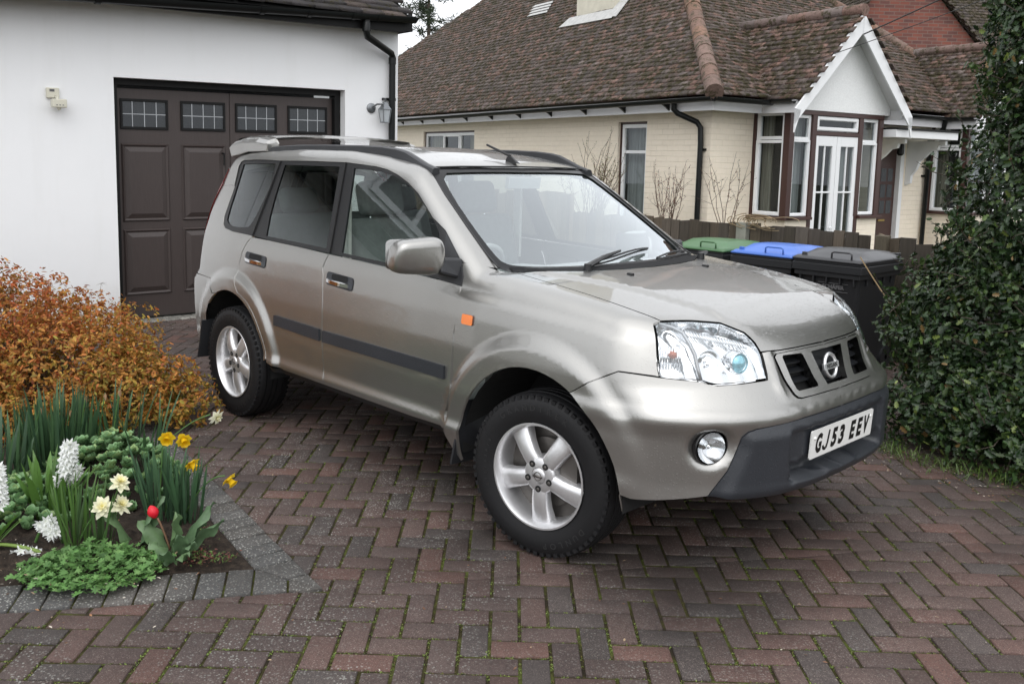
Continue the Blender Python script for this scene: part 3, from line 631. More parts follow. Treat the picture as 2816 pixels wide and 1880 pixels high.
# roof planes
PAL_T = [(.150, .100, .085), (.130, .094, .084), (.180, .112, .092), (.110, .086, .080), (.150, .120, .110), (.092, .074, .068), (.165, .100, .082), (.135, .102, .094)]
zE = 2.50; oE = .36; pA = radians(46)
WA = -NA*cos(pA)+np.array([0, 0, sin(pA)]); nA_ = NA*sin(pA)+np.array([0, 0, cos(pA)])
hA = 3.5/sin(pA)
OA = A(0, oE, zE)
tiles('roof', OA, DA, WA, nA_, [(-.40, 0), (15.4, 0), (9.0, hA), (4.35, hA)], .165, .095, .010, M_TILE, bun, PAL_T, 1.15)
H1 = OA+DA*4.35+WA*hA
# facade-side plane through eave line and ridge end
OB = B(0, oE, zE); sH = (H1-cN) @ DB; inH = oE-(H1-cN) @ NB; pB = atan2(3.5, inH)
WB = -NB*cos(pB)+np.array([0, 0, sin(pB)]); nB_ = NB*sin(pB)+np.array([0, 0, cos(pB)]); hB = 3.5/sin(pB)
zB = lambda inward: zE+math.tan(pB)*inward
# gable roof geometry: apex, eaves
def gable(xc, half, oF, zA, zEv, parent, backlim=4.2):
    slope = (zA-zEv)/half; Lr = math.hypot(half, zA-zEv)
    for sgn in (-1, 1):
        # local frame: u runs back from the verge along -NB, w goes up to the ridge
        O = B(xc+sgn*half, oF, zEv); U = -NB; W = DB*(-sgn)*half/Lr+np.array([0, 0, (zA-zEv)/Lr]); Nn = DB*sgn*(zA-zEv)/Lr+np.array([0, 0, half/Lr])
        # valley with the facade plane: height z meets plane at inward (z-zE)/tan(pB)
        def back(w): z = zEv+w*(zA-zEv)/Lr; return oF-oE+max(0, (z-zE))/math.tan(pB)
        poly = [(-.0, 0), (back(0)+.05, 0), (back(Lr*.5)+.05, Lr*.5), (back(Lr)+.1, Lr), (0, Lr)]
        if sgn > 0: O2, U2, poly2 = O, U, poly
        else: O2, U2, poly2 = O, U, poly
        tiles('bay_roof', O2, U2, W, Nn, poly2, .165, .095, .010, M_TILE, parent, PAL_T, 1.1)
        uo = MB(); bk = back(Lr); uo.add([O+W*0-Nn*.012, O+U*back(0)-Nn*.012, O+U*bk+W*Lr-Nn*.012, O+W*Lr-Nn*.012], [(0, 1, 2, 3)]); uo.build('roof_underlay', M_BROWNP, parent)
        # bargeboard
        bb = MB(); e = .17; v = Vector(W); dn = np.array([0, 0, -1.]); a = O-W*.16-Nn*.015-U*.025; b_ = O+W*(Lr)-Nn*.015-U*.025
        a2 = a+dn*.19; b2 = b_+dn*.26
        bb.prism([a, b_, b2, a2], U*.022); 
        bb.prism([a, a+dn*.19, a+dn*.30-W*.0, a-W*.0+dn*.02+DB*(-sgn)*.10], U*.022)
        bb.build('bargeboard', M_WHITE, parent)
        sf = MB(); sf.add([O-U*.0-Nn*.05, O+U*(oF-bf+.02)-Nn*.05, O+U*(oF-bf+.02)+W*Lr-Nn*.05, O+W*Lr-Nn*.05], [(0, 1, 2, 3)]); sf.build('gable_soffit', M_SOFFIT, parent)
    rc = MB(); h_ = half-(oF*0+.05)
    zf = lambda s: zA-abs(s-xc)*slope-.06
    pts = [(xc-h_, 2.36), (xc+h_, 2.36), (xc+h_, zf(xc+h_)), (xc, zf(xc)), (xc-h_, zf(xc-h_))]
    rc.prism([B(s, bf+.03, z) for s, z in pts], -NB*.1); rc.build('roughcast_gable', M_ROUGHCAST, parent)
    rd = MB(); k = int((back(Lr)+.1)/.3)+1
    for i in range(k):
        o1 = oF+.03-i*.3; a = B(xc, o1, zA+.015+random.gauss(0, .006)); b_ = B(xc, o1-.31, zA+.02); rd.tube([a, b_], [.085, .078], 10, col=tuple(np.array(random.choice(PAL_T))*1.1))
    rd.build('ridge_tiles', M_RIDGE, parent, smooth=True, auto=50)
    gt = MB(); o2 = oF-.06
    halfpipe(gt, B(xc-half-.04, oE, zEv+.0), B(xc-half-.04, o2, zEv), .055, 1); gt.build('gutter', M_BLACKPL, parent, smooth=True, auto=50); gt = MB(); halfpipe(gt, B(xc+half+.04, oE, zEv), B(xc+half+.04, o2, zEv), .055, 1); gt.build('gutter', M_BLACKPL, parent, smooth=True, auto=50)
    fs = MB(); fs.fbox(B, xc-half+.005, xc-half+.03, oE-.1, o2, zEv-.17, zEv-.01); fs.build('fascia', M_SOFFIT, parent); fs = MB(); fs.fbox(B, xc+half-.03, xc+half-.005, oE-.1, o2, zEv-.17, zEv-.01); fs.build('fascia', M_SOFFIT, parent)
gable(1.80, 1.15, .86, 3.66, 2.47, bun); gable(6.0, 1.15, .86, 3.60, 2.42, bun)
tiles('roof', OB, DB, WB, nB_, [(-.36, 0), (.70, 0), (1.45, .75), (2.2, .75), (2.95, 0), (4.9, 0), (5.4, .6), (6.65, .6), (4.6, hB), (sH, hB)], .165, .095, .010, M_TILE, bun, PAL_T, 1.15)
ul = MB(); ul.add([OA+DA*-.4-nA_*.01, OA+DA*15.4-nA_*.01, OA+DA*9+WA*hA-nA_*.01, H1-nA_*.01], [(0, 1, 2, 3)]); ul.add([OB-DB*.36-nB_*.01, OB+DB*6.65-nB_*.01, OB+DB*4.6+WB*hB-nB_*.01, OB+DB*sH+WB*hB-nB_*.01], [(0, 1, 2, 3)])
# back slopes close the roof
R1 = OA+DA*9+WA*hA; back1 = A(15.4, -8, zE); back0 = B(6.65, -8.5, zE)
ul.add([H1, R1, back1, A(2, -8.6, zE)], [(0, 1, 2, 3)]); ul.add([OA+DA*15.4, back1, R1], [(0, 1, 2)]); ul.add([OB+DB*6.65, OB+DB*4.6+WB*hB, back0], [(0, 1, 2)]); ul.build('roof_underlay', M_BROWNP, bun)
def hiptiles(a, b_, parent, r=.11):
    a = np.array(a); b_ = np.array(b_); Ln = np.linalg.norm(b_-a); k = int(Ln/.30); rd = MB(); d = (b_-a)/Ln
    for i in range(k): rd.tube([a+d*(i*.30-.02)+[0, 0, .004], a+d*(i*.30+.31)+[0, 0, .0]], [r+random.gauss(0, .003), r*.96], 14, col=tuple(np.array(random.choice([(.20, .115, .08), (.18, .11, .085), (.165, .11, .09)]))*random.uniform(.85, 1.15)))
    rd.build('hip_tiles', M_RIDGE, parent, smooth=True, auto=50)
hiptiles(OA-DA*.40+nA_*.02, H1+nA_*.02, bun, .115); hiptiles(OB+DB*6.62+nB_*.02, OB+DB*4.6+WB*hB, bun, .09)
# eaves of the main roof
for fr_, a, b, c_, d in ((A, -.30, 15.2, 2.30, 2.475), (B, -.26, .62, 2.30, 2.475), (B, 3.0, 4.85, 2.27, 2.45)):
    m_ = MB(); m_.fbox(fr_, a, b, .26, .285, c_, d); m_.build('fascia', M_SOFFIT, bun)
m_ = MB(); m_.fbox(A, -.28, 15.2, .0, .26, 2.385, 2.40); m_.fbox(B, -.25, .8, .0, .26, 2.385, 2.40); m_.build('soffit', M_SOFFIT, bun)
m_ = MB(); halfpipe(m_, A(-.42, .405, 2.455), A(15.2, .405, 2.40), .056, 1); halfpipe(m_, B(-.40, .405, 2.455), B(.66, .405, 2.455), .056, 1); halfpipe(m_, B(2.95, .34, 2.44), B(4.85, .34, 2.43), .052, 1)
for k in range(17): s = .5+k*.92; m_.prism([A(s, .286, 2.44), A(s, .286, 2.32), A(s, .34, 2.36), A(s, .42, 2.40)], DA*.03)
m_.build('gutter', M_BLACKPL, bun, smooth=True, auto=40)
m_ = MB(); m_.tube([A(.36, .34, 2.44), A(.36, .34, 2.33), A(.33, .3, 2.28), A(.17, .10, 2.17), A(.14, .06, 2.10), A(.13, .055, 1.9), A(.13, .055, .0)], .038, 10)
m_.fbox(A, .07, .19, 0, .03, 1.80, 1.83); m_.build('downpipe', M_BLACKPL, bun, smooth=True, auto=50)
m_ = MB(); m_.tube([B(4.80, .34, 2.40), B(4.82, .30, 2.25), B(4.86, .07, 2.1), B(4.86, .06, 0)], .036, 10); m_.fbox(B, 4.80, 4.92, 0, .03, 1.5, 1.53); m_.build('downpipe', M_BLACKPL, bun, smooth=True, auto=50)
# chimney and flashing on the side slope
ch = MB(); 
def AC(s, i, z): return A(s, -i, z)
ch.prism([AC(3.75, 1.28, 3.95), AC(4.85, 1.28, 3.95), AC(4.85, 2.1, 3.95), AC(3.75, 2.1, 3.95)], (0, 0, 3.4)); ch.build('chimney', M_CHIM, bun)
M_LEADW = simple('lead_flashing', (.42, .42, .41), .6, var=.35, vscale=14, bmp=.4)
fl = MB(); 
for (s0, s1, w0, w1) in ((3.55, 5.0, 2.08, 2.34),): fl.add([OA+DA*s0+WA*w0+nA_*.03, OA+DA*(s1+.1)+WA*(w0+.02)+nA_*.03, OA+DA*s1+WA*w1+nA_*.035, OA+DA*(s0+.08)+WA*w1+nA_*.035], [(0, 1, 2, 3)])
fl.add([OA+DA*3.45+WA*2.1+nA_*.03, OA+DA*3.75+WA*2.15+nA_*.03, OA+DA*3.75+WA*3.3+nA_*.03, OA+DA*3.6+WA*3.3+nA_*.03], [(0, 1, 2, 3)])
fl.build('lead_flashing', M_LEADW, bun, solid=.01)
fl = MB()
for k in range(4): fl.add([OA+DA*(6.15+.04*k)+WA*(2.72+k*.10)+nA_*.032, OA+DA*(6.85+.05*k)+WA*(2.72+k*.10)+nA_*.032, OA+DA*(6.8+.05*k)+WA*(2.79+k*.10)+nA_*.03, OA+DA*(6.2+.04*k)+WA*(2.79+k*.10)+nA_*.03], [(0, 1, 2, 3)])
fl.build('vent_slates', M_LEADW, bun, solid=.008)
# porch canopy, brackets, front door
pc = MB(); pc.fbox(B, 2.86, 4.42, 0, .78, 2.06, 2.17); pc.build('porch_canopy', M_WHITE, bun, bevel=.005)
pc = MB(); pc.fbox(B, 2.86, 4.46, 0, .81, 2.172, 2.195); pc.build('porch_felt', M_BLACKWD, bun)
for s in (3.32, 4.36):
    bk = MB(); pts = [(.0, 2.05), (.62, 2.05), (.62, 1.99), (.52, 1.98), (.50, 1.92), (.40, 1.90), (.30, 1.80), (.22, 1.74), (.18, 1.62), (.10, 1.52), (.09, 1.40), (.0, 1.36)]
    bk.prism([B(s, o, z) for o, z in pts], DB*.06); bk.build('bracket', M_WHITE, bun)
fd = MB(); fd.fbox(B, 3.60, 4.20, -.10, -.06, .0, 2.0); 
fdo = fd.build('front_door', M_BROWNP, bun, bevel=.004)
fp = MB()
for r_ in range(3):
    for c_ in range(3): fp.fbox(B, 3.66+c_*.17, 3.79+c_*.17, -.06, -.057, .92+r_*.25, 1.12+r_*.25)
fp.build('pane', M_LEADGL, fdo)
fp = MB(); fp.fbox(B, 3.82, 3.98, -.06, -.045, .80, .83); fp.build('letter_box', simple('brass', (.45, .33, .12), .3, 1), fdo)
ff = MB(); ff.fbox(B, 4.21, 4.30, -.12, .01, 0, 2.04); ff.fbox(B, 3.55, 4.21, -.12, .01, 2.0, 2.06); ff.build('door_frame', M_WHITE, bun)
pl = MB(); pl.lathe([(0, .03), (.03, .055), (.16, .05), (.2, .02)], B(3.95, .16, 1.82), (0, 0, 1), 8); pl.build('porch_lamp', M_BLACKPL, bun)
# overhead lines fixed to the gable
M_CABLE = simple('black_cable', (.01, .01, .01), .5, var=0)
for k, (a, b_) in enumerate(((B(1.72, .95, 3.35), (4.5, 12.2, 8.6)), (B(.62, .95, 2.28+.62), (5.2, 12.0, 7.6)))):
    pts = [np.array(a)*(1-t)+np.array(b_)*t-np.array([0, 0, .35*4*t*(1-t)]) for t in np.linspace(0, 1, 24)]
    c = MB(); c.tube(pts, .009 if k == 0 else .005, 5); tag(c.build('overhead_cable', M_CABLE), ('thick' if k == 0 else 'thin')+' black overhead cable running up from the bungalow '+('gable peak' if k == 0 else 'bay eave'), 'cable', 'overhead cables')

# =============================== red brick house behind ===============================
rh = thing('brick_house', 'red brick gabled house rising behind the bungalow roof', 'house', (-6, 19, 0))
DR_ = np.array([cos(radians(50)), sin(radians(50)), 0]); NR_ = np.array([sin(radians(50)), -cos(radians(50)), 0]); OR_ = np.array([-7.45, 15.35, 0.])
def RR_(s, o, z): return OR_+DR_*s+NR_*o+np.array([0, 0, z])
M_RED = mat_redbrick(radians(50))
wl = MB(); pts = [(-.05, -.1), (4.9, -.1), (4.9, 3.0), (1.75, 6.34), (-.05, 3.28)]
wl.prism([RR_(s, 0, z) for s, z in pts], -NR_*5); wl.build('wall', M_RED, rh)
Lr = hypot(3.35, 3.55); 
tiles('roof', RR_(5.08, .12, 2.85), -NR_, (DR_*-3.35+np.array([0, 0, 3.55]))/Lr, (DR_*3.55+np.array([0, 0, 3.35]))/Lr, [(0, 0), (6, 0), (6, Lr), (0, Lr)], .165, .1, .012, M_TILE, rh, [(.09, .07, .06), (.11, .08, .065), (.075, .06, .055)], 1)
L2 = hypot(1.9, 3.23)
tiles('roof', RR_(-.15, .12, 3.17), -NR_, (DR_*1.9+np.array([0, 0, 3.23]))/L2, (DR_*-3.23+np.array([0, 0, 1.9]))/L2, [(0, 0), (6, 0), (6, L2), (0, L2)], .165, .1, .012, M_TILE, rh, [(.09, .07, .06), (.11, .08, .065)], 1)
tiles('roof', RR_(2.3, -.6, 3.0), DR_, -NR_*cos(radians(52))+np.array([0, 0, sin(radians(52))]), NR_*sin(radians(52))+np.array([0, 0, cos(radians(52))]), [(0, 0), (7, 0), (5, 5), (0, 5)], .165, .1, .012, M_TILE, rh, [(.10, .085, .075), (.12, .095, .08), (.085, .07, .065)], 1)
rw = MB()
for e in ((2.62, 3.42, 3.60, 3.66), (2.62, 3.42, 4.17, 4.24), (2.62, 2.69, 3.66, 4.17), (3.35, 3.42, 3.66, 4.17)): rw.fbox(RR_, e[0], e[1], .0, .04, e[2], e[3])
rwo = rw.build('window', M_WHITE, rh); rw = MB(); rw.fbox(RR_, 2.66, 3.38, .0, .01, 3.63, 4.2); rw.build('pane', M_LEADGL, rwo)

# =============================== fences ===============================
def mat_fence():
    mt, n, out = newmat('weathered_boards'); co = pos(n); a = N(n, 'ShaderNodeAttribute', attribute_name='Col'); p = princ(n, None, .85, spec=.3)
    mp = N(n, 'ShaderNodeMapping'); mp.inputs['Scale'].default_value = (1, 1, .06); L(n, co, mp.inputs[0]); g = noise(n, mp.outputs[0], 55, 8, .7)
    c = mixc(n, 1, a.outputs[0], mixc(n, g, g3(.35), g3(1.7)), 'MULTIPLY'); gr = ramp(n, noise(n, co, 2.5, 5, .7), [(.55, g3(0)), (.75, g3(.5))]); c = mixc(n, gr, c, (.05, .055, .025))
    L(n, c, p.inputs['Base Color']); L(n, bump(n, g, .7, .01), p.inputs['Normal']); L(n, p.outputs[0], out.inputs[0]); return mt
M_FENCE = mat_fence(); M_CONC = simple('concrete_post', (.26, .26, .22), .9, var=.35, vscale=12, bmp=.6)
FC = [(.085, .068, .050), (.11, .088, .064), (.07, .06, .048), (.095, .080, .064), (.06, .05, .038)]
def fence(x0, x1, Y, z0f, bw, label, posts=(), light=1.0, group='boundary fences'):
    t = thing('board_fence', label, 'fence', ((x0+x1)/2, Y, 0), group); bm_ = MB(); x = x0
    while x < x1:
        w_ = bw*random.uniform(.85, 1.1); z_ = z0f(x)+random.gauss(0, .012); c = tuple(np.array(random.choice(FC))*random.uniform(.75, 1.3)*light); y_ = Y+random.uniform(-.006, .006); ty = random.gauss(0, .004); ch = random.choice((0, 0, .012, .02))
        w2 = w_-.006
        bm_.add([(x, y_, -.05), (x+w2, y_+ty, -.05), (x+w2, y_+.016, -.05), (x, y_+.016, -.05), (x, y_, z_-ch), (x+w2, y_+ty, z_), (x+w2, y_+.016, z_), (x, y_+.016, z_-ch)], [(0, 3, 2, 1), (4, 5, 6, 7), (0, 1, 5, 4), (1, 2, 6, 5), (2, 3, 7, 6), (3, 0, 4, 7)], c); x += w_
    bm_.build('boards', M_FENCE, t)
    r = MB()
    for z_ in (.25, .85): r.box(((x0+x1)/2, Y+.045, z_), (x1-x0, .045, .07), col=(.08, .07, .05))
    r.build('rail', M_FENCE, t)
    for px, pz, mt_, wd in posts:
        p_ = MB(); p_.box((px, Y-.01, (pz-.05)/2), (wd, wd, pz+.05), col=(.1, .085, .06), taper=.96); p_.build('post', mt_, t, bevel=.008)
    return t
fence(-9.5, -4.35, 4.1, lambda x: 1.27+.015*(x+5), .145, 'tall pale board fence seen behind the car windscreen', ((-6.2, 1.3, M_FENCE, .09), (-4.4, 1.26, M_FENCE, .09)), 2.2)
fence(-4.33, -.93, 4.1, lambda x: 1.07, .118, 'low dark weathered board fence behind the three wheelie bins', ((-2.12, 1.085, M_CONC, .11),))
fence(-.78, 2.6, 4.12, lambda x: 1.04+.02*sin(x*5), .135, 'dark board fence running from the black bin into the holly', ((-.80, 1.06, M_FENCE, .10),))
m_ = MB(); m_.add([(-1.0, 4.16, .3), (-.93, 4.16, .3), (-.80, 4.18, 1.05), (-.87, 4.18, 1.07), (-1.0, 4.18, .3), (-.93, 4.18, .3), (-.80, 4.2, 1.05), (-.87, 4.2, 1.07)], [(0, 1, 2, 3), (7, 6, 5, 4), (0, 4, 5, 1), (1, 5, 6, 2), (2, 6, 7, 3), (3, 7, 4, 0)], (.16, .13, .09))
tag(m_.build('broken_board', M_FENCE), 'broken grey fence board leaning in the gap beside the black bin', 'board')

# =============================== wheelie bins ===============================
def binmat(name, col, r=.42): return simple(name, col, r, var=.15, vscale=6, bmp=.15, bscale=120)
M_BINK = binmat('bin_charcoal', (.020, .021, .023)); M_LIDG = binmat('bin_lid_green', (.075, .17, .075), .35); M_LIDB = binmat('bin_lid_blue', (.075, .18, .58), .33); M_LIDK = binmat('bin_lid_grey', (.055, .056, .06), .3)
def make_bin(loc, rz, lidmat, label, text=None, lid_open=0):
    t = thing('wheelie_bin', label, 'wheelie bin', loc, 'wheelie bins in a row', rz); LOCAL[0] = True
    # local: front faces -y, width x .57, depth y .72
    b = MB(); W_, D_ = .285, .36; zr = .80
    def ring(hw, y0, y1, z): return [(-hw, y0, z), (hw, y0, z), (hw, y1, z), (-hw, y1, z)]
    rings = [ring(.20, -.22, .30, .03), ring(.225, -.265, .325, .35), ring(.25, -.315, .345, zr)]
    V = sum(rings, []); Fs = [(3, 2, 1, 0)]
    for k in range(2): Fs += [(4*k+i, 4*k+(i+1) % 4, 4*k+4+(i+1) % 4, 4*k+4+i) for i in range(4)]
    b.add(V, Fs); body = b.build('bin_body', M_BINK, t, bevel=.03)
    r = MB()
    r.box((0, 0, .845), (2*W_, 2*D_, .062)); r.box((0, .0, .795), (2*W_-.03, 2*D_-.03, .04)); r.box((0, -.0, .888), (2*W_-.014, 2*D_-.014, .022))
    for k in range(5): r.box((-.22+k*.11, -D_+.045, .755), (.012, .06, .07))
    for sx in (-1, 1):
        for k in range(4): r.box((sx*(W_-.045), -.2+k*.14, .755), (.05, .010, .07))
    r.build('rim', M_BINK, t, bevel=.006)
    l = MB(); hw = W_-.004; n = 18; prof = []
    # lid: lip, shoulder, crowned centre that runs back from the front
    xs = np.array([-1, -.94, -.80, -.66, -.3, 0, .3, .66, .80, .94, 1]); ys = np.linspace(-1, 1, 15)
    V = []
    for yy_ in ys:
        for xx in xs:
            cx_ = 1-min(1, max(0, (abs(xx)-.62)/.26)); cy_ = min(1, max(0, (yy_+.80)/.30))*(1-.55*min(1, max(0, (yy_-.1)/.9)))
            z = .012+.055*(cx_**.7)*(cy_**.8 if cy_ > 0 else 0)+(.0 if abs(xx) < .97 and abs(yy_) < .97 else -.02)
            V.append((xx*hw, -.005+yy_*(D_-.006), .905+z))
    k = len(xs); Fs = [(j*k+i, j*k+i+1, (j+1)*k+i+1, (j+1)*k+i) for j in range(len(ys)-1) for i in range(k-1)]
    l.add(V, Fs); lo = l.build('lid', lidmat, t, smooth=True, solid=-.012, auto=25)
    h = MB()
    for cx_ in (0.15,): 
        h.tube([(-.07+cx_*.0+.10, -.335, .925), (-.07+.10, -.335, .965), (-.05+.10, -.335, .975), (.07+.10, -.335, .975), (.09+.10, -.335, .965), (.09+.10, -.335, .925)], .008, 6)
    h.build('lid_handle', lidmat, lo, smooth=True)
    hb = MB(); hb.tube([(-.24, .36, .93), (.24, .36, .93)], .016, 8)
    for sx in (-.24, .24): hb.box((sx, .34, .92), (.03, .06, .06))
    hb.box((-.215, -.30, .935), (.035, .025, .035)); hb.build('hinge_bar', lidmat, lo, bevel=.004)
    for sx in (-.2, .2):
        wh = MB(); wh.lathe([(-.025, .02), (-.025, .095), (.025, .095), (.025, .02)], (sx, .30, .10), (1, 0, 0), 20); wh.build('wheel', M_BINK, t, smooth=True, auto=40)
    if text:
        # raised maker's plate high on the front
        tp = MB(); o_ = np.array([.045, -.3475, .70]); up = np.array([0, -.105, 1.]); up /= np.linalg.norm(up)
        Vt, Ft = textmesh(text, .042, .002); P = o_+Vt[:, :1]*np.array([1., 0, 0])+Vt[:, 1:2]*up+np.array([0, .034, 0]); tp.add(P, Ft)
        for z_ in (-.034, .030): tp.tube([o_+up*z_+np.array([-.12, .034, 0]), o_+up*z_+np.array([.12, .034, 0])], .0018, 4)
        tp.build('embossed_name', M_EMB, body)
    LOCAL[0] = False
    return t
M_EMB = simple('embossed_grey', (.16, .16, .165), .4, var=0)
make_bin((-2.02, 3.56, -.02), radians(-3), M_LIDG, 'charcoal wheelie bin with green lid, furthest from the holly hedge')
make_bin((-1.39, 3.54, -.012), radians(-1), M_LIDB, 'charcoal wheelie bin with blue lid, between the other two bins')
make_bin((-.80, 3.50, 0), radians(-1), M_LIDK, 'charcoal wheelie bin with dark grey lid, nearest the holly hedge', 'SCHÄFER')
c = MB(); c.tube([np.array([-.54, 3.14, .955])*(1-t)+np.array([.35, 2.35, .42])*t-np.array([0, 0, .03*4*t*(1-t)]) for t in np.linspace(0, 1, 12)], .0045, 5)
tag(c.build('dry_stem', simple('straw', (.22, .15, .07), .8)), 'long tan stem stretched from the grey bin lid down to the holly', 'stem')
# =============================== vegetation ===============================
def leafcloud(P, Nrm, size, shape, fold, spin_free=True, up=None):
    """P (n,3) leaf centres, Nrm (n,3) facing; shape: outline list (x,y); returns V,F arrays. Leaf = fan around its midrib"""
    n = len(P); sh = np.array(shape, float); k = len(sh)
    Nn = Nrm/np.linalg.norm(Nrm, axis=1, keepdims=True); R_ = rng.normal(0, 1, (n, 3)); U = R_-(R_*Nn).sum(1, keepdims=True)*Nn; U /= np.linalg.norm(U, axis=1, keepdims=True); W = np.cross(Nn, U)
    s = size if hasattr(size, '__len__') else np.full(n, size)
    V = P[:, None, :]+s[:, None, None]*(sh[None, :, 0:1]*U[:, None, :]+sh[None, :, 1:2]*W[:, None, :]+(fold*np.abs(sh[:, 0:1]))[None]*Nn[:, None, :])
    return V.reshape(-1, 3), (np.arange(n)[:, None]*k+np.arange(k)), k
OVAL = [(0, -1), (.38, -.35), (.34, .4), (0, 1), (-.34, .4), (-.38, -.35)]
def leafmesh(name, P, Nrm, size, shape, fold, mat, parent, pal, jitter=.25, split=True):
    sh = list(shape); V, Fi, k = leafcloud(P, Nrm, size, sh, fold)
    n = len(P)
    if split and k >= 6:          # two halves folded on the midrib (vertex 0 and k/2)
        h = k//2; F1 = np.stack([Fi[:, i] for i in range(0, h+1)], 1); F2 = np.stack([Fi[:, i % k] for i in range(h, k+1)], 1); Fs = [F1, F2]
    else: Fs = [Fi]
    pal = np.array(pal); c = pal[rng.integers(0, len(pal), n)]*rng.uniform(1-jitter, 1+jitter, (n, 1))
    return bigmesh(name, V, Fs, mat, parent, np.repeat(c, k, 0))
def ellip_shell(n, blobs, depth=.35, bottom=None):
    """points inside a union of ellipsoids, crowded toward the outside; blobs (cx,cy,cz,rx,ry,rz)"""
    Bq = np.array(blobs, float); vol = Bq[:, 3]*Bq[:, 4]+Bq[:, 4]*Bq[:, 5]+Bq[:, 3]*Bq[:, 5]; pick = rng.choice(len(Bq), n, p=vol/vol.sum()); b = Bq[pick]
    d = rng.normal(0, 1, (n, 3)); d /= np.linalg.norm(d, axis=1, keepdims=True); r = 1-depth*rng.beta(1.1, 2.6, n)+rng.normal(0, .03, n); P = b[:, :3]+d*r[:, None]*b[:, 3:]
    keep = np.ones(n, bool)
    for q in Bq:      # drop what lies deep inside another blob
        t = (((P-q[:3])/q[3:])**2).sum(1); keep &= ~(t < (1-depth)**2)
    if bottom is not None: keep &= P[:, 2] > bottom
    Nn = d/b[:, 3:]; Nn /= np.linalg.norm(Nn, axis=1, keepdims=True); return P[keep], Nn[keep]
M_HOLLY = attrmat('holly_leaf', .34, .3, 60, spec=.4, trans=.12); M_LEAF = attrmat('soft_leaf', .55, .25, 120, trans=.25); M_ORL = attrmat('orange_leaf', .6, .25, 90, trans=.35)
M_BARK = simple('bark', (.07, .055, .042), .9, var=.4, vscale=30, bmp=.6); M_TWIG = simple('twig', (.10, .06, .04), .8, var=.3)
def branches(mb, base, tips, r0, wig=.05, col=None):
    for t in tips:
        b = np.array(base, float); t = np.array(t, float); k = 6; pts = [b+(t-b)*u+rng.normal(0, wig, 3)*sin(pi*u) for u in np.linspace(0, 1, k)]
        mb.tube(pts, [r0*(1-.8*u) for u in np.linspace(0, 1, k)], 5, col)
# ---- holly hedge at the right
hol = thing('holly_hedge', 'tall dark glossy holly hedge overhanging the right edge of the driveway', 'hedge', (1.3, 2.9, 0))
blobs = [(1.30, 2.75, 2.55, .88, .8, 1.3), (1.25, 2.65, 1.35, 1.0, .85, .95), (.80, 2.55, .62, .82, .72, .62), (.82, 2.08, .30, .50, .44, .34), (1.15, 2.10, .42, .50, .40, .46), (.66, 2.55, 1.00, .42, .45, .34), (1.8, 2.5, 1.4, 1.0, .9, 2.0), (.92, 2.65, 1.80, .42, .4, .42), (.20, 2.62, .55, .28, .30, .36), (.92, 2.75, 3.0, .55, .5, .7), (1.35, 2.25, .95, .6, .45, .6), (.78, 2.5, 2.3, .36, .36, .4), (.48, 2.0, .16, .34, .30, .24), (.95, 1.82, .15, .4, .25, .2)]
P, Nn = ellip_shell(125000, blobs, .5, .03)
lump = np.sin(P[:, 0]*7+P[:, 2]*5)*np.sin(P[:, 1]*8-P[:, 2]*6)*.08+np.sin(P[:, 0]*17+2)*np.sin(P[:, 2]*15)*np.sin(P[:, 1]*16)*.08; P = P+Nn*lump[:, None]
gapn = np.sin(P[:, 0]*11+1)*np.sin(P[:, 1]*9+2)*np.sin(P[:, 2]*10)+.5*np.sin(P[:, 0]*23)*np.sin(P[:, 2]*21+P[:, 1]*13); vis = (P[:, 1] < 3.1) & (gapn < rng.uniform(.25, .9, len(P)))     # keep everything but the far back
P, Nn = P[vis], Nn[vis]
HOLLY = [(0, -1), (.28, -.62), (.62, -.66), (.36, -.2), (.66, .06), (.34, .35), (.44, .68), (0, 1), (-.44, .68), (-.34, .35), (-.66, .06), (-.36, -.2), (-.62, -.66), (-.28, -.62)]
leafmesh('leaves', P, Nn+rng.normal(0, .55, P.shape)+[0, 0, .35], rng.uniform(.014, .028, len(P)), HOLLY, .45, M_HOLLY, hol, [(.022, .046, .014), (.030, .060, .018), (.016, .036, .012), (.048, .080, .022), (.028, .052, .022)], .45)
young = rng.random(len(P)) < .03
leafmesh('young_leaves', P[young]+Nn[young]*.03, Nn[young]+rng.normal(0, .5, (young.sum(), 3)), rng.uniform(.016, .028, young.sum()), HOLLY, .3, M_HOLLY, hol, [(.16, .21, .05), (.10, .16, .04), (.20, .13, .05)], .3)
mb = MB()
tips = P[rng.choice(len(P), 260)]; bases = [(1.4, 2.8, .0), (1.2, 2.5, .0), (1.7, 2.6, 0), (.9, 2.5, 0)]
for t in tips: b = bases[rng.integers(0, 4)]; branches(mb, (b[0], b[1], max(0, t[2]*.35)), [t], .012, .05)
for b in bases: branches(mb, b, [(b[0]+.05, b[1]+.1, 2.2)], .06, .06)
mb.build('branches', M_BARK, hol)
# leafy shoots that break the outline
out = P[(P[:, 0] < 1.2) | (rng.random(len(P)) < .3)]; SP = []; SN = []; sh_ = MB()
for t in out[rng.choice(len(out), 800)]:
    d = rng.normal(0, .6, 3)+[-.5, -.5, .7]; d /= np.linalg.norm(d); l = rng.uniform(.08, .26); sh_.tube([t, t+d*l*.5+rng.normal(0, .01, 3), t+d*l], [.004, .003, .001], 4)
    for q in range(9): SP.append(t+d*l*rng.uniform(.1, 1)+rng.normal(0, .016, 3)); SN.append(rng.normal(0, .7, 3)+[0, 0, .6])
sh_.build('shoots', M_BARK, hol); SP = np.array(SP); leafmesh('shoot_leaves', SP, np.array(SN), rng.uniform(.014, .027, len(SP)), HOLLY, .45, M_HOLLY, hol, [(.022, .045, .014), (.030, .058, .016), (.045, .075, .020)], .4)
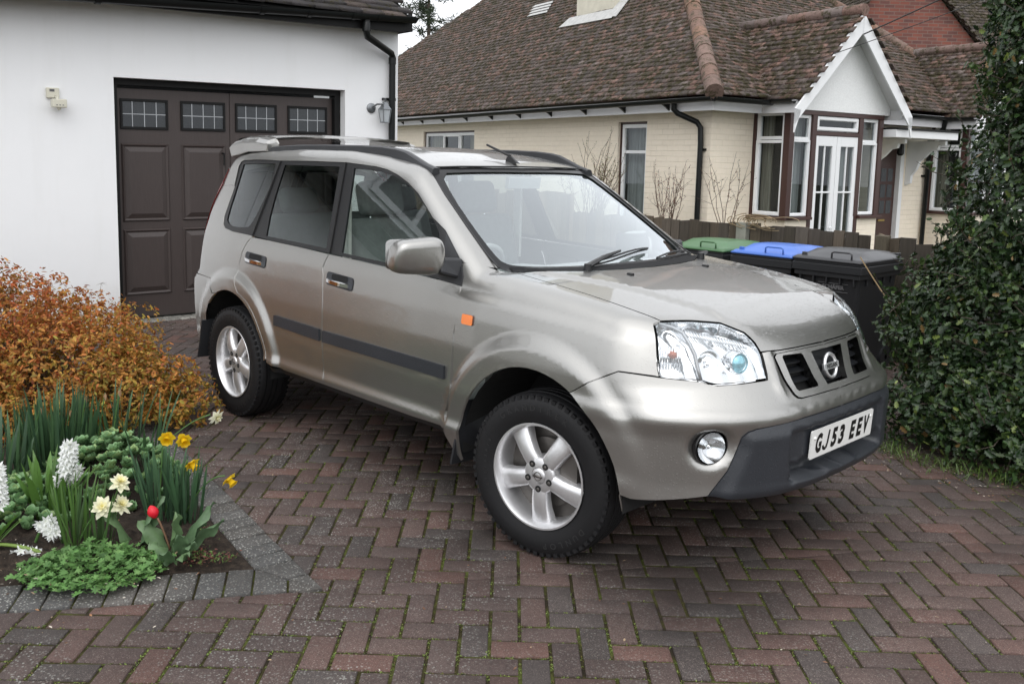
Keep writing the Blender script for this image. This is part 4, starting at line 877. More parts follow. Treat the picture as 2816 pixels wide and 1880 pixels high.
# ---- orange spirea at the left
spi = thing('orange_shrub', 'rounded spring shrub with orange and yellow leaves by the white wall', 'shrub', (-3.9, -1.9, 0))
blobs = [(-3.75, -2.05, .40, .80, .72, .53), (-3.2, -1.75, .28, .62, .60, .42), (-4.2, -2.3, .56, .72, .6, .56), (-2.85, -1.42, .20, .42, .40, .30), (-3.6, -1.45, .30, .55, .5, .42), (-4.5, -2.75, .5, .6, .6, .5), (-2.95, -1.9, .12, .45, .4, .25), (-3.3, -2.35, .2, .6, .5, .4), (-4.35, -2.40, .92, .42, .42, .30), (-3.7, -2.45, .55, .6, .5, .42), (-2.72, -1.22, .12, .28, .26, .18)]
P, Nn = ellip_shell(21000, blobs, .6, .02)
lump = np.sin(P[:, 0]*9+P[:, 2]*7)*np.sin(P[:, 1]*10-P[:, 2]*6)*.06; P = P+Nn*lump[:, None]; P[:, 2] = np.maximum(P[:, 2], .015)
# star-like tufts: several small leaves around every point
K = 5; P4 = np.repeat(P, K, 0)+rng.normal(0, .011, (len(P)*K, 3)); N4 = np.repeat(Nn, K, 0)+rng.normal(0, .75, (len(P)*K, 3))+[0, 0, .4]
hgt = np.clip(P4[:, 2]/.9+rng.normal(0, .16, len(P4)), 0, 1); patch_ = .5+.5*np.sin(P4[:, 0]*5.1+P4[:, 2]*4)*np.sin(P4[:, 1]*4.3)
V, Fi, k = leafcloud(P4, N4, rng.uniform(.010, .021, len(P4)), OVAL, .3)
ca, cb_, cc_ = np.array((.42, .11, .035)), np.array((.47, .22, .045)), np.array((.34, .29, .05)); tt = np.clip(hgt*.55+.45*patch_+rng.normal(0, .25, len(P4)), 0, 1)[:, None]
colr = np.where(tt > .5, cb_+(ca-cb_)*(tt-.5)*2, cc_+(cb_-cc_)*tt*2)*rng.uniform(.45, 1.35, (len(P4), 1))
bigmesh('leaves', V, [Fi[:, [0, 1, 2, 3]], Fi[:, [3, 4, 5, 0]]], M_ORL, spi, np.repeat(colr, 6, 0))
mb = MB()
for t in P[rng.choice(len(P), 420)]: branches(mb, (-3.6+rng.normal(0, .35), -1.95+rng.normal(0, .3), 0), [t+[0, 0, .02]], .0045, .03)
# wispy dead flower stalks above the crown
top = P[(P[:, 2] > .62)]; 
for t in top[rng.choice(len(top), 60)]:
    tip = t+[rng.normal(0, .03), rng.normal(0, .03), rng.uniform(.05, .12)]; branches(mb, t, [tip], .0016, .004)
    for q in range(5): branches(mb, tip, [tip+rng.normal(0, .018, 3)], .0012, .001)
mb.build('branches', M_TWIG, spi)
# ---- conifers
def conifer(name, label, x, y, h, r, dens=1, zb=1.5):
    t = thing(name, label, 'tree', (x, y, 0), 'trees beyond the bungalow'); mb = MB(); mb.tube([(x, y, 0), (x+.05, y, h*.6), (x, y, h)], [h*.011, h*.006, .01], 7); mb.build('trunk', M_BARK, t)
    P = []; tw = MB()
    nb = int(75*dens)
    for i in range(nb):
        z = zb+(h-zb)*(i/nb)**.9; l = r*(1-(z-zb)/(h-zb))**.8*random.uniform(.5, 1.1)+.1; a = random.uniform(0, 2*pi); k = max(3, int(l/.10))
        pts = [np.array([x+cos(a)*l*u, y+sin(a)*l*u, z-.25*l*u+.22*l*u*u]) for u in np.linspace(0, 1, 6)]; tw.tube(pts, [.02*(1-u*.8) for u in np.linspace(0, 1, 6)], 4)
        for j in range(k*3):
            u = random.uniform(.2, 1); P.append(np.array([x+cos(a)*l*u, y+sin(a)*l*u, z-.25*l*u+.22*l*u*u])+rng.normal(0, .07, 3)*[1, 1, .7])
    tw.build('boughs', M_BARK, t); P = np.array(P); P = np.repeat(P, 5, 0)+rng.normal(0, .06, (len(P)*5, 3))
    leafmesh('crown', P, rng.normal(0, 1, P.shape)+[0, 0, 1.0], rng.uniform(.05, .12, len(P)), [(0, -1), (.16, -.2), (.12, .5), (0, 1), (-.12, .5), (-.16, -.2)], .2, M_LEAF, t, [(.035, .055, .030), (.05, .07, .035), (.028, .042, .026)], .3)
conifer('conifer_tree', 'sparse grey green conifer against the sky left of the bungalow roof', -20.6, 15.0, 9.6, 2.0, 1.1)
conifer('conifer_tree', 'dark conifer top just showing behind the bungalow ridge', -13.6, 21.6, 9.9, 2.0, 1.8)
# ---- bare shrubs by the bungalow wall
def bare(label, x, y, n, h, spread, buds, bcol, z0=.0):
    t = thing('bare_shrub', label, 'shrub', (x, y, z0), 'budding shrubs against the bungalow wall'); mb = MB(); bd = []
    for i in range(n):
        a = random.uniform(0, 2*pi); tip = np.array([x+cos(a)*spread*random.uniform(.3, 1), y+sin(a)*spread*.35*random.uniform(.3, 1), z0+h*random.uniform(.6, 1)]); b = np.array([x+random.gauss(0, .05), y+random.gauss(0, .04), z0])
        k = 9; bow = rng.normal(0, .05, 3); pts = [b+(tip-b)*u+bow*sin(pi*u)+rng.normal(0, .008, 3) for u in np.linspace(0, 1, k)]; mb.tube(pts, [.007*(1-.8*u) for u in np.linspace(0, 1, k)], 5)
        for j in range(4):
            u = random.uniform(.3, .8); s = b+(tip-b)*u+bow*sin(pi*u); e = s+np.array([random.gauss(0, .12), random.gauss(0, .05), random.uniform(.08, .25)]); mb.tube([s, (s+e)/2+rng.normal(0, .01, 3), e], [.003, .002, .001], 4); bd += [s+(e-s)*q for q in np.linspace(.2, 1, buds)]
        bd += [b+(tip-b)*u+bow*sin(pi*u) for u in np.linspace(.3, 1, buds*3)]
    mb.build('stems', M_TWIG, t); bd = np.array(bd)+rng.normal(0, .008, (len(bd), 3))
    leafmesh('buds', bd, rng.normal(0, 1, bd.shape), rng.uniform(.006, .015, len(bd)), OVAL, .3, M_LEAF, t, bcol, .3)
bare('budding green twiggy shrub left of the tall bungalow window', -6.15, 6.5, 22, 1.55, .95, 7, [(.13, .15, .04), (.18, .17, .06)], .6)
bare('green twigs growing in front of the tall bungalow window', -5.75, 6.3, 9, 1.25, .35, 5, [(.13, .15, .04), (.16, .12, .06)], .6)
bare('reddish bare twigs around the foot of the bungalow downpipe', -4.55, 6.2, 12, 1.15, .35, 4, [(.20, .06, .03), (.12, .04, .03)], .6)
bare('thin bare shrub in front of the bungalow corner wall', -3.95, 6.55, 6, 1.3, .5, 4, [(.14, .07, .03), (.12, .10, .04)], .6)
# dead climber on the fence
t = MB()
for i in range(26):
    c0 = np.array([-1.95+random.gauss(0, .12), 4.05+random.gauss(0, .03), 1.10]); a = random.uniform(0, pi); r_ = random.uniform(.05, .14); t.tube([c0+np.array([r_*cos(b)*1.5, random.gauss(0, .01), r_*.55*sin(b)]) for b in np.linspace(a, a+2.4, 8)], .004, 4)
tag(t.build('dead_climber', simple('dry_vine', (.26, .19, .11), .8, var=.4)), 'tangled dry vine lying over the low fence by the concrete post', 'vine')

# ---- blade plants
def blade(V, Fq, C, base, tip, width, bend, col, seg=7, curl=0.0):
    base = np.array(base, float); tip = np.array(tip, float); d = tip-base; side = np.cross(d, [0, 0, 1.]); l = np.linalg.norm(side); side = side/l if l > 1e-4 else np.array([1., 0, 0])
    ang_ = random.uniform(-.9, .9); h = np.cross(side, d/np.linalg.norm(d)); sd_ = side*cos(ang_)+h*sin(ang_); b0 = len(V)
    for i in range(seg+1):
        u = i/seg; p = base+d*u+np.array([0, 0, bend])*4*u*(1-u)*.5-np.array([0, 0, curl])*u**3; w_ = width*(.75+.5*u-1.22*u**4)*(1 if u < .999 else .05); n_ = h*w_*.25
        V += [p-sd_*w_, p+n_*.6, p+sd_*w_]; k = .72+.4*u; C += [tuple(np.array(col)*k)]*3
    for i in range(seg):
        a = b0+3*i; Fq += [(a, a+1, a+4, a+3), (a+1, a+2, a+5, a+4)]
def clump(parent, x, y, n, h, rad, wid, pal, lean=.35, bend=.05, z0=.04, name='leaves', tipr=1.0, curl=.0):
    V = []; Fq = []; C = []
    for i in range(n):
        a = random.uniform(0, 2*pi); r_ = rad*sqrt(random.random()); b = (x+cos(a)*r_, y+sin(a)*r_, z0-.02); hh = h*random.uniform(.65, 1.05); a2 = a+random.gauss(0, .6); l = lean*hh*random.uniform(.1, 1)
        blade(V, Fq, C, b, (b[0]+cos(a2)*l, b[1]+sin(a2)*l, z0+hh), wid*random.uniform(.7, 1.2), bend, tuple(np.array(random.choice(pal))*random.uniform(.8, 1.2)), curl=curl*random.choice((0, 0, 1, 1.6)))
    return bigmesh(name, np.array(V), [np.array(Fq)], M_BLADE, parent, np.array(C))
M_BLADE = attrmat('blade_leaf', .42, .18, 60, trans=.2, spec=.5)
GR1 = [(.045, .105, .045), (.055, .12, .045), (.035, .085, .040)]; GRI = [(.050, .105, .048), (.065, .13, .055), (.042, .09, .045)]; GRY = [(.075, .16, .030), (.09, .19, .035)]
iris = thing('leaf_clump', 'tall dark green blade clump with withered flowers, against the orange shrub', 'plant', (-2.2, -2.05, 0), 'spring bulb clumps')
clump(iris, -2.20, -2.05, 130, .40, .17, .0085, GRI, .25, .02); clump(iris, -2.05, -2.36, 60, .36, .16, .0085, GRI, .35, .02, curl=.05); clump(iris, -2.22, -1.74, 34, .36, .12, .0085, GRI, .5, .02)
def P_at(x, y): return None
M_PETY = attrmat('petal_yellow', .5, .1, 60, trans=.35); M_STEM = attrmat('stem_green', .5, .1, 60)
def stem(parent, base, head, bow=(0, 0, .03), r=.0032, col=(.07, .15, .04), name='stem'):
    b = np.array(base, float); h = np.array(head, float); m = MB(); m.tube([b+(h-b)*u+np.array(bow)*4*u*(1-u) for u in np.linspace(0, 1, 9)], r, 6, col); return m.build(name, M_STEM, parent, smooth=True)
def petal(V, Fq, C, O, d, up, L_, W_, cup, c0, c1, rows=5):
    b0 = len(V); s = np.cross(d, up); s /= np.linalg.norm(s)
    for i in range(rows+1):
        u = i/rows; w_ = W_*sin(pi*min(1, .12+u*.86))**.7*(1-.05*u); p = O+d*L_*u+up*cup*u*u
        for q in (-1, 0, 1): V.append(p+s*w_*q+up*(.10*W_*(q*q)+random.gauss(0, .0008))); C.append(tuple(np.array(c0)*(1-u)+np.array(c1)*u))
    for i in range(rows):
        a = b0+3*i; Fq += [(a, a+1, a+4, a+3), (a+1, a+2, a+5, a+4)]
def basis(f):
    f = np.array(f, float); f /= np.linalg.norm(f); a = np.cross(f, [0, 0, 1.]); a = a/np.linalg.norm(a) if np.linalg.norm(a) > .05 else np.array([1., 0, 0]); return f, a, np.cross(a, f)
def daffodil(parent, head, face, R_=.038, cy=(.80, .52, .01), cp=(.82, .60, .03)):
    f, a, b = basis(face); head = np.array(head, float); V = []; Fq = []; C = []
    for k in range(6):
        t = 2*pi*k/6+random.gauss(0, .08); d = cos(t)*a+sin(t)*b; petal(V, Fq, C, head-f*.004*(k % 2), d*.95+f*random.uniform(-.1, .35), f, R_, R_*.42, .006, cp, tuple(np.array(cp)*1.0))
    ob = bigmesh('flower', np.array(V), [np.array(Fq)], M_PETY, parent, np.array(C), True)
    V = []; n = 18; prof = [(0, .008), (.010, .011), (.022, .013), (.030, .016), (.034, .020)]
    m = MB()
    for h, r_ in prof:
        for j in range(n): t = 2*pi*j/n; rr = r_*(1+(.10*sin(6*t) if h > .03 else 0)); V.append(head+f*h*R_/.036+(cos(t)*a+sin(t)*b)*rr*R_/.036)
    m.add(V, [(i*n+j, i*n+(j+1) % n, (i+1)*n+(j+1) % n, (i+1)*n+j) for i in range(len(prof)-1) for j in range(n)], cy); m.build('trumpet', M_PETY, ob, smooth=True)
    return ob
def rosette(parent, head, face, R_=.047, c0=(.86, .78, .30), c1=(.88, .86, .66)):
    f, a, b = basis(face); V = []; Fq = []; C = []; head = np.array(head, float)
    for ring, (n, rr, lift) in enumerate(((6, 1, -.1), (6, .92, .25), (6, .72, .6), (7, .5, 1.0), (6, .32, 1.6))):
        for k in range(n):
            t = 2*pi*(k+.5*ring)/n+random.gauss(0, .12); d = cos(t)*a+sin(t)*b; petal(V, Fq, C, head+f*.003*ring, d+f*(lift+random.gauss(0, .12)), f, R_*rr*random.uniform(.85, 1.1), R_*.27*max(.6, rr), -.004, c0 if ring > 2 else c1, c1, 4)
    return bigmesh('flower', np.array(V), [np.array(Fq)], M_PETY, parent, np.array(C), True)
def hyacinth(parent, O, axis, L_=.10, R_=.026, n=26):
    f, a, b = basis(axis); V = []; Fq = []; C = []; O = np.array(O, float)
    for i in range(n):
        u = (i+.5)/n; t = i*2.4; d = cos(t)*a+sin(t)*b; c = O+f*L_*(u-.5)+d*R_*(1.0-.25*u); od = d+f*.25; od /= np.linalg.norm(od); _, p1, p2 = basis(od)
        for k in range(6):
            q = 2*pi*k/6; dd = cos(q)*p1+sin(q)*p2; petal(V, Fq, C, c-od*.012, od*.8+dd*.65, dd, .021, .0056, .010, (.78, .80, .72), (.90, .91, .92), 4)
    return bigmesh('flower', np.array(V), [np.array(Fq)], M_PETW, parent, np.array(C), True)
M_PETW = attrmat('petal_white', .5, .05, 60, trans=.3); M_WITH = simple('withered_petal', (.42, .24, .13), .8, var=.4, vscale=60)

def wither(parent, head):
    V = []; Fq = []; C = []; head = np.array(head, float)
    for k in range(6):
        t = random.uniform(0, 2*pi); petal(V, Fq, C, head, np.array([cos(t)*.35, sin(t)*.35, -1.]), np.array([cos(t), sin(t), .3]), .035, .007, -.01, (.45, .27, .15), (.55, .38, .24), 4)
    bigmesh('withered_flower', np.array(V), [np.array(Fq)], M_PETY, parent, np.array(C), True)
for hd_ in ((-2.11, -1.915, .405), (-2.16, -1.975, .335), (-2.04, -1.775, .43), (-2.25, -2.09, .345), (-2.09, -1.83, .41)):
    stem(iris, (hd_[0]-.03, hd_[1]-.05, .04), (hd_[0], hd_[1], hd_[2]), (0, 0, .02)); wither(iris, hd_)
dg = 'spring bulb clumps'
d1 = thing('daffodil_clump', 'blue green daffodil clump with four yellow trumpet flowers by the kerb', 'daffodils', (-1.22, -1.88, 0), dg)
clump(d1, -1.24, -1.90, 46, .36, .085, .0065, [(.060, .125, .065), (.075, .15, .075), (.05, .105, .055)], .32, .02); clump(d1, -1.17, -1.82, 34, .30, .07, .0065, [(.060, .125, .065), (.05, .11, .05)], .4, .02)
for hd_, fc, bs in (((-1.225, -1.878, .405), (.75, -.5, -.35), (-1.25, -1.91)), ((-1.175, -1.83, .40), (.85, -.1, -.45), (-1.24, -1.89)), ((-1.160, -1.805, .29), (.75, .35, -.6), (-1.2, -1.84)), ((-1.045, -1.69, .225), (.75, .35, -.65), (-1.19, -1.83))):
    s_ = stem(d1, (bs[0], bs[1], .04), (hd_[0]-.01, hd_[1]-.01, hd_[2]+.012), (0, 0, .05)); daffodil(s_, hd_, fc)
d2 = thing('narcissus_clump', 'green clump with three cream double narcissus heads in the bed front', 'narcissi', (-1.17, -2.25, 0), dg)
clump(d2, -1.19, -2.28, 34, .30, .05, .0062, [(.085, .17, .040), (.07, .14, .045)], .45, .03); clump(d2, -1.14, -2.20, 16, .27, .045, .0055, [(.075, .15, .045)], .4, .03)
for hd_, fc, bs in (((-1.078, -2.137, .30), (.5, .1, .85), (-1.13, -2.19)), ((-1.093, -2.202, .212), (.7, -.3, .6), (-1.17, -2.28)), ((-1.075, -2.14, .208), (.6, .3, .7), (-1.13, -2.2))):
    s_ = stem(d2, (bs[0], bs[1], .04), (hd_[0], hd_[1], hd_[2]-.01), (0, 0, .03)); rosette(s_, hd_, fc)
d3 = thing('narcissus', 'single pale narcissus leaning out on a long arched stem toward the rear wheel', 'narcissus', (-1.76, -1.76, 0), dg)
s_ = stem(d3, (-1.80, -1.78, .04), (-1.545, -1.53, .368), (0, 0, .055)); rosette(s_, (-1.529, -1.512, .358), (.75, .3, -.3), .042, (.80, .76, .35), (.88, .87, .72))
clump(d3, -1.83, -1.72, 10, .40, .05, .008, GRI, .8, .05)
h1 = thing('hyacinth_clump', 'bright green strap leaves with two stacked white hyacinth spikes', 'hyacinth', (-1.53, -2.27, 0), dg)
clump(h1, -1.53, -2.28, 26, .27, .05, .016, GRY, .75, .04)
s_ = stem(h1, (-1.54, -2.27, .04), (-1.497, -2.205, .29), (0, 0, 0), .006); hyacinth(s_, (-1.492, -2.199, .315), (.1, .1, 1), .12, .034, 46)
s_ = stem(h1, (-1.54, -2.28, .04), (-1.512, -2.21, .22), (0, 0, 0), .006); hyacinth(s_, (-1.505, -2.195, .225), (.5, .5, .45), .10, .031, 32)
h2 = thing('hyacinth', 'drooping white hyacinth head low beside the narcissus stems', 'hyacinth', (-1.25, -2.36, 0), dg)
s_ = stem(h2, (-1.30, -2.40, .04), (-1.245, -2.36, .14), (0, 0, .02), .006); hyacinth(s_, (-1.240, -2.355, .12), (.3, .2, -.35), .075, .033, 26)
h3 = thing('hyacinth', 'tall white hyacinth spike cut by the left edge of the picture', 'hyacinth', (-1.39, -2.54, 0), dg)
s_ = stem(h3, (-1.40, -2.55, .04), (-1.365, -2.51, .28), (0, 0, 0), .006); hyacinth(s_, (-1.362, -2.512, .30), (0, 0, 1), .16, .036, 44); clump(h3, -1.41, -2.56, 12, .16, .04, .014, GRY, 1.3, .02)
h4 = thing('hyacinth', 'fallen hyacinth stalk with open white bells lying on the soil', 'hyacinth', (-1.3, -2.5, 0), dg)
s_ = stem(h4, (-1.40, -2.60, .06), (-1.20, -2.40, .045), (0, 0, .02), .007, (.16, .24, .05)); hyacinth(s_, (-1.235, -2.435, .038), (.6, .6, -.1), .11, .022, 16)
# tulips
tu = thing('tulip_plant', 'broad grey green tulip leaves around one small red bud', 'tulip', (-.96, -2.03, 0), dg)
def broad(parent, base, tip, wd, bend, col, wav=.012):
    V = []; Fq = []; C = []; b = np.array(base, float); t = np.array(tip, float); d = t-b; s = np.cross(d, [0, 0, 1.]); s /= np.linalg.norm(s); R = 10; Q = 6; a0 = random.uniform(-.8, .8); h = np.cross(s, d/np.linalg.norm(d)); s = s*cos(a0)+h*sin(a0); nn = np.cross(d, s); nn /= np.linalg.norm(nn)
    ph = random.uniform(0, 6)
    for i in range(R+1):
        u = i/R; w_ = wd*(sin(pi*min(1, .10+.9*u)))**.8*(1 if u < .99 else .1); p = b+d*u+np.array([0, 0, bend])*4*u*(1-u)
        for j in range(Q+1): q = 2*j/Q-1; V.append(p+s*w_*q+nn*(w_*.45*q*q+wav*abs(q)**3*sin(ph+u*14+q*2))); C.append(tuple(np.array(col)*(1.15 if abs(q) > .95 else .95)))
    for i in range(R):
        for j in range(Q): a = i*(Q+1)+j; Fq.append((a, a+1, a+Q+2, a+Q+1))
    return bigmesh('leaf', np.array(V), [np.array(Fq)], M_BLADE, parent, np.array(C), True)
TG = [(.10, .17, .085), (.12, .20, .09), (.085, .15, .07)]
bases_ = [(-1.02, -2.08), (-.95, -2.02), (-.90, -1.97), (-.85, -2.00)]
for bx, by, tx, ty, tz, wd in ((-1.05, -2.10, -1.13, -2.20, .20, .038), (-1.03, -2.08, -.99, -2.00, .20, .030), (-1.02, -2.09, -.98, -2.06, .16, .030), (-.93, -2.01, -1.00, -2.10, .12, .036), (-.92, -2.0, -.90, -1.99, .16, .040), (-.91, -1.98, -.82, -1.86, .19, .036), (-.88, -1.97, -.76, -1.85, .13, .032), (-.87, -1.99, -.83, -2.0, .09, .03), (-.84, -2.03, -.90, -2.10, .06, .03), (-.83, -2.0, -.76, -1.97, .07, .028), (-.82, -2.02, -.72, -2.02, .05, .03), (-.90, -1.95, -.86, -1.88, .12, .03), (-.82, -2.04, -.80, -2.10, .05, .03)):
    broad(tu, (bx, by, .03), (tx, ty, .04+tz), wd, .015, random.choice(TG))
s_ = stem(tu, (-.93, -2.0, .03), (-.965, -2.035, .165), (0, 0, .01), .004, (.18, .10, .06))
V = []; m_ = MB(); f_, a_, b_ = basis((-.35, -.3, 1)); O_ = np.array([-.968, -2.04, .165]); n = 18; pf = [(0, .003), (.006, .012), (.018, .0205), (.032, .021), (.044, .015), (.052, .007), (.055, .001)]
for h, r_ in pf:
    for j in range(n): t = 2*pi*j/n; V.append(O_+f_*h+(cos(t)*a_+sin(t)*b_)*r_*(1+.05*abs(cos(1.5*t))))
m_.add(V, [(i*n+j, i*n+(j+1) % n, (i+1)*n+(j+1) % n, (i+1)*n+j) for i in range(len(pf)-1) for j in range(n)], (.62, .012, .028)); m_.build('bud', attrmat('tulip_red', .35, .08, 60, trans=.1), s_, smooth=True)
# sedum: rosettes of fleshy oval leaves
M_SED = attrmat('sedum_leaf', .45, .12, 100, trans=.15)
V = []; Fq = []; C = []
def sed(cx, cy, cz, R_):
    tl = rng.normal(0, .35, 2)
    for ring, (n, rr, up) in enumerate(((6, 1, 1.1), (5, .8, 1.9), (4, .55, 3.4))):
        for k in range(n):
            t = 2*pi*k/n+ring*.7+random.gauss(0, .15); d = np.array([cos(t)+tl[0], sin(t)+tl[1], up*.7]); d /= np.linalg.norm(d); u_ = np.array([-cos(t)*up, -sin(t)*up, 1.]); u_ /= np.linalg.norm(u_)
            g_ = np.array(random.choice(((.19, .33, .15), (.22, .37, .18), (.15, .28, .12), (.24, .34, .14))))*random.uniform(.8, 1.2); petal(V, Fq, C, np.array([cx, cy, cz]), d, u_, R_*rr, R_*.46*max(.5, rr), .12*R_, tuple(g_*.75), tuple(g_*1.1), 4)
for i in range(230):
    a = random.uniform(0, 2*pi); r_ = sqrt(random.random()); x = -1.80+.46*r_*cos(a); y = -1.90+.27*r_*sin(a)+.04*r_*cos(a); sed(x, y, .05+.17*(1-r_**2)+random.uniform(-.03, .04), random.uniform(.026, .052))
for i in range(170):
    a = random.uniform(0, 2*pi); r_ = sqrt(random.random()); x = -1.72+.32*r_*cos(a); y = -2.36+.28*r_*sin(a); sed(x, y, .05+.09*(1-r_**2)+random.uniform(-.01, .02), random.uniform(.034, .052))
sdm = bigmesh('sedum_mat', np.array(V), [np.array(Fq)], M_SED, None, np.array(C), True); tag(sdm, 'mounded mat of fleshy grey green sedum rosettes in the bed', 'ground cover', kind='stuff')
# low geranium-like cover at the front of the bed
LOBE = []
for k in range(5):
    a = pi/2+(k-2)*.95; LOBE += [(1.0*cos(a-.22), 1.0*sin(a-.22)), (1.1*cos(a), 1.1*sin(a)), (1.0*cos(a+.22), 1.0*sin(a+.22)), (.5*cos(a+.47), .5*sin(a+.47))]
n = 1500; a = rng.uniform(0, 2*pi, n); r_ = np.sqrt(rng.random(n)); x = -.965+.17*r_*np.cos(a)-.145*r_*np.sin(a); y = -2.285+.20*r_*np.cos(a)+.125*r_*np.sin(a); lumpy = .6+.4*np.sin(x*31)*np.sin(y*37); z = .035+.085*(1-r_**2)*rng.uniform(.15, 1.2, n)*lumpy; x = x+rng.normal(0, .02, n); y = y+rng.normal(0, .02, n)
gc = leafmesh('geranium_cover', np.column_stack([x, y, z]), np.column_stack([rng.normal(0, .4, n), rng.normal(0, .4, n), np.ones(n)]), rng.uniform(.007, .018, n), LOBE, .15, M_LEAF, None, [(.10, .22, .055), (.12, .25, .07), (.075, .17, .045), (.14, .26, .08)], .25, split=False)
tag(gc, 'low spread of lobed bright green leaves at the front bed edge', 'ground cover', kind='stuff')
# moss and small weeds in the joints, fallen bits
n = 24000; P = np.column_stack([rng.uniform(-3, 2.6, n), rng.uniform(-3.4, 2.2, n), np.full(n, -.004)])
d = (P[:, :2]-[.16, -1.527]); lu = d @ ux/aB; lv = d @ uy/aB; i_ = np.floor(lu); j_ = np.floor(lv); fu = lu-i_; fv = lv-j_; r4 = (i_-j_) % 4
# snap to one true edge of the paver the point fell on
isH = (r4 == 0) | (r4 == 1); pick = rng.random(n) < .5; 
nu, nv = lu.copy(), lv.copy()
hs = isH & (pick | False); nv[hs] = j_[hs]+(rng.random(hs.sum()) < .5); 
hs2 = isH & ~pick; nu[hs2] = np.where(r4[hs2] == 0, i_[hs2], i_[hs2]+1)
vs_ = ~isH & pick; nu[vs_] = i_[vs_]+(rng.random(vs_.sum()) < .5)
vs2 = ~isH & ~pick; nv[vs2] = np.where(r4[vs2] == 3, j_[vs2], j_[vs2]+1)
P[:, 0] = .16+nu*aB*ux[0]+nv*aB*uy[0]; P[:, 1] = -1.527+nu*aB*ux[1]+nv*aB*uy[1]
dens = np.sin(P[:, 0]*2.3+1)*np.sin(P[:, 1]*2.7)+.6*np.sin(P[:, 0]*7)*np.sin(P[:, 1]*6.1)+rng.normal(0, .5, n)
ok = np.array([not inside_wedge(p, K_OUT+np.array([.0, .0])) for p in P[:, :2]]) & (dens > -.05)
P = P[ok]; P = np.repeat(P, 5, 0)+rng.normal(0, .003, (len(P)*5, 3))*[1.6, 1.6, .5]; P[:, 2] = np.maximum(P[:, 2], -.006)
ms = leafmesh('joint_moss', P, rng.normal(0, .6, P.shape)+[0, 0, 1.2], rng.uniform(.0022, .0055, len(P)), OVAL, .3, M_LEAF, None, [(.14, .20, .04), (.10, .14, .03), (.17, .22, .05), (.11, .09, .025)], .3); tag(ms, 'tiny moss and weed tufts in the joints of the paving', 'moss', kind='stuff')
M_LITTER = attrmat('litter', .7, .2, 90)
n = 260; P = np.column_stack([rng.uniform(-2.5, 2.2, n), rng.uniform(-3.2, 2.4, n), np.full(n, .006)]); P = P[[not inside_wedge(p, K_IN) for p in P[:, :2]]]
P2_ = np.column_stack([rng.uniform(.2, 1.1, 300), rng.uniform(1.3, 1.9, 300), np.full(300, .007)]); P = np.vstack([P, P2_, np.column_stack([rng.uniform(-1.5, -.55, 120), rng.uniform(-2.6, -1.95, 120), np.full(120, .05)])])
lt_ = leafmesh('leaf_litter', P, rng.normal(0, .25, P.shape)+[0, 0, 1], rng.uniform(.003, .010, len(P)), OVAL, .3, M_LITTER, None, [(.22, .11, .05), (.30, .22, .14), (.14, .07, .04), (.40, .36, .30)], .4); tag(lt_, 'scattered dry leaf scraps on the paving and soil', 'leaf litter', kind='stuff')
# small weeds and reddish stonecrop in the bare corner of the bed
n = 900; a = rng.uniform(0, 2*pi, n); c_ = np.array([[-.80, -1.93], [-.70, -1.88], [-.88, -2.12], [-1.0, -1.82], [-1.5, -2.5], [-1.7, -2.75], [-.72, -1.97]])[rng.integers(0, 7, n)]; x = c_[:, 0]+rng.normal(0, .035, n); y = c_[:, 1]+rng.normal(0, .03, n); kk = np.array([not (((np.array([x[i], y[i]])-K_IN) @ nS) > -.01 or ((np.array([x[i], y[i]])-K_IN) @ nN) > -.01) for i in range(n)])
wd = leafmesh('bed_weeds', np.column_stack([x, y, .03+rng.uniform(0, .022, n)])[kk], (rng.normal(0, .6, (n, 3))+[0, 0, 1])[kk], rng.uniform(.004, .010, n)[kk], OVAL, .25, M_LEAF, None, [(.09, .16, .04), (.16, .06, .045), (.12, .19, .05), (.14, .05, .04)], .3); tag(wd, 'small green weeds and reddish stonecrop in the bare soil of the bed', 'weeds', kind='stuff')
# grassy weeds under the holly
V = []; Fq = []; C = []
for i in range(700):
    x = random.uniform(.25, 1.5); y = 1.62+random.gauss(0, .07)+abs(x-.75)*.12; h = random.uniform(.02, .07); blade(V, Fq, C, (x, y, 0), (x+random.gauss(0, .03), y+random.gauss(0, .03), h), .0022, .01, random.choice(((.11, .18, .03), (.08, .13, .03))), 3)
tag(bigmesh('weeds', np.array(V), [np.array(Fq)], M_BLADE, None, np.array(C)), 'fringe of grass and weeds where the holly meets the paving', 'weeds', kind='stuff')
# =============================== car ===============================
def interp(z,zs,ys):
    # smooth (pchip-like) via dense smoothing of linear interp
    return np.interp(z,zs,ys)
def _table(pts,sig=.03,lo=-5,hi=3,n=4001):
    X=np.linspace(lo,hi,n); Y=np.interp(X,[p[0] for p in pts],[p[1] for p in pts])
    dx=X[1]-X[0]; k=int(3*sig/dx)+1; t=np.arange(-k,k+1)*dx; w=np.exp(-t*t/2/sig/sig); w/=w.sum()
    Yp=np.pad(Y,k,mode='edge'); return X,np.convolve(Yp,w,'valid')
T_side=_table([(0,.80),(.28,.845),(.405,.872),(.430,.880),(.452,.872),(.475,.867),(.6,.876),(.80,.874),(.93,.862),(1.03,.846),(1.09,.832),(1.60,.655),(2,.5)],.011)
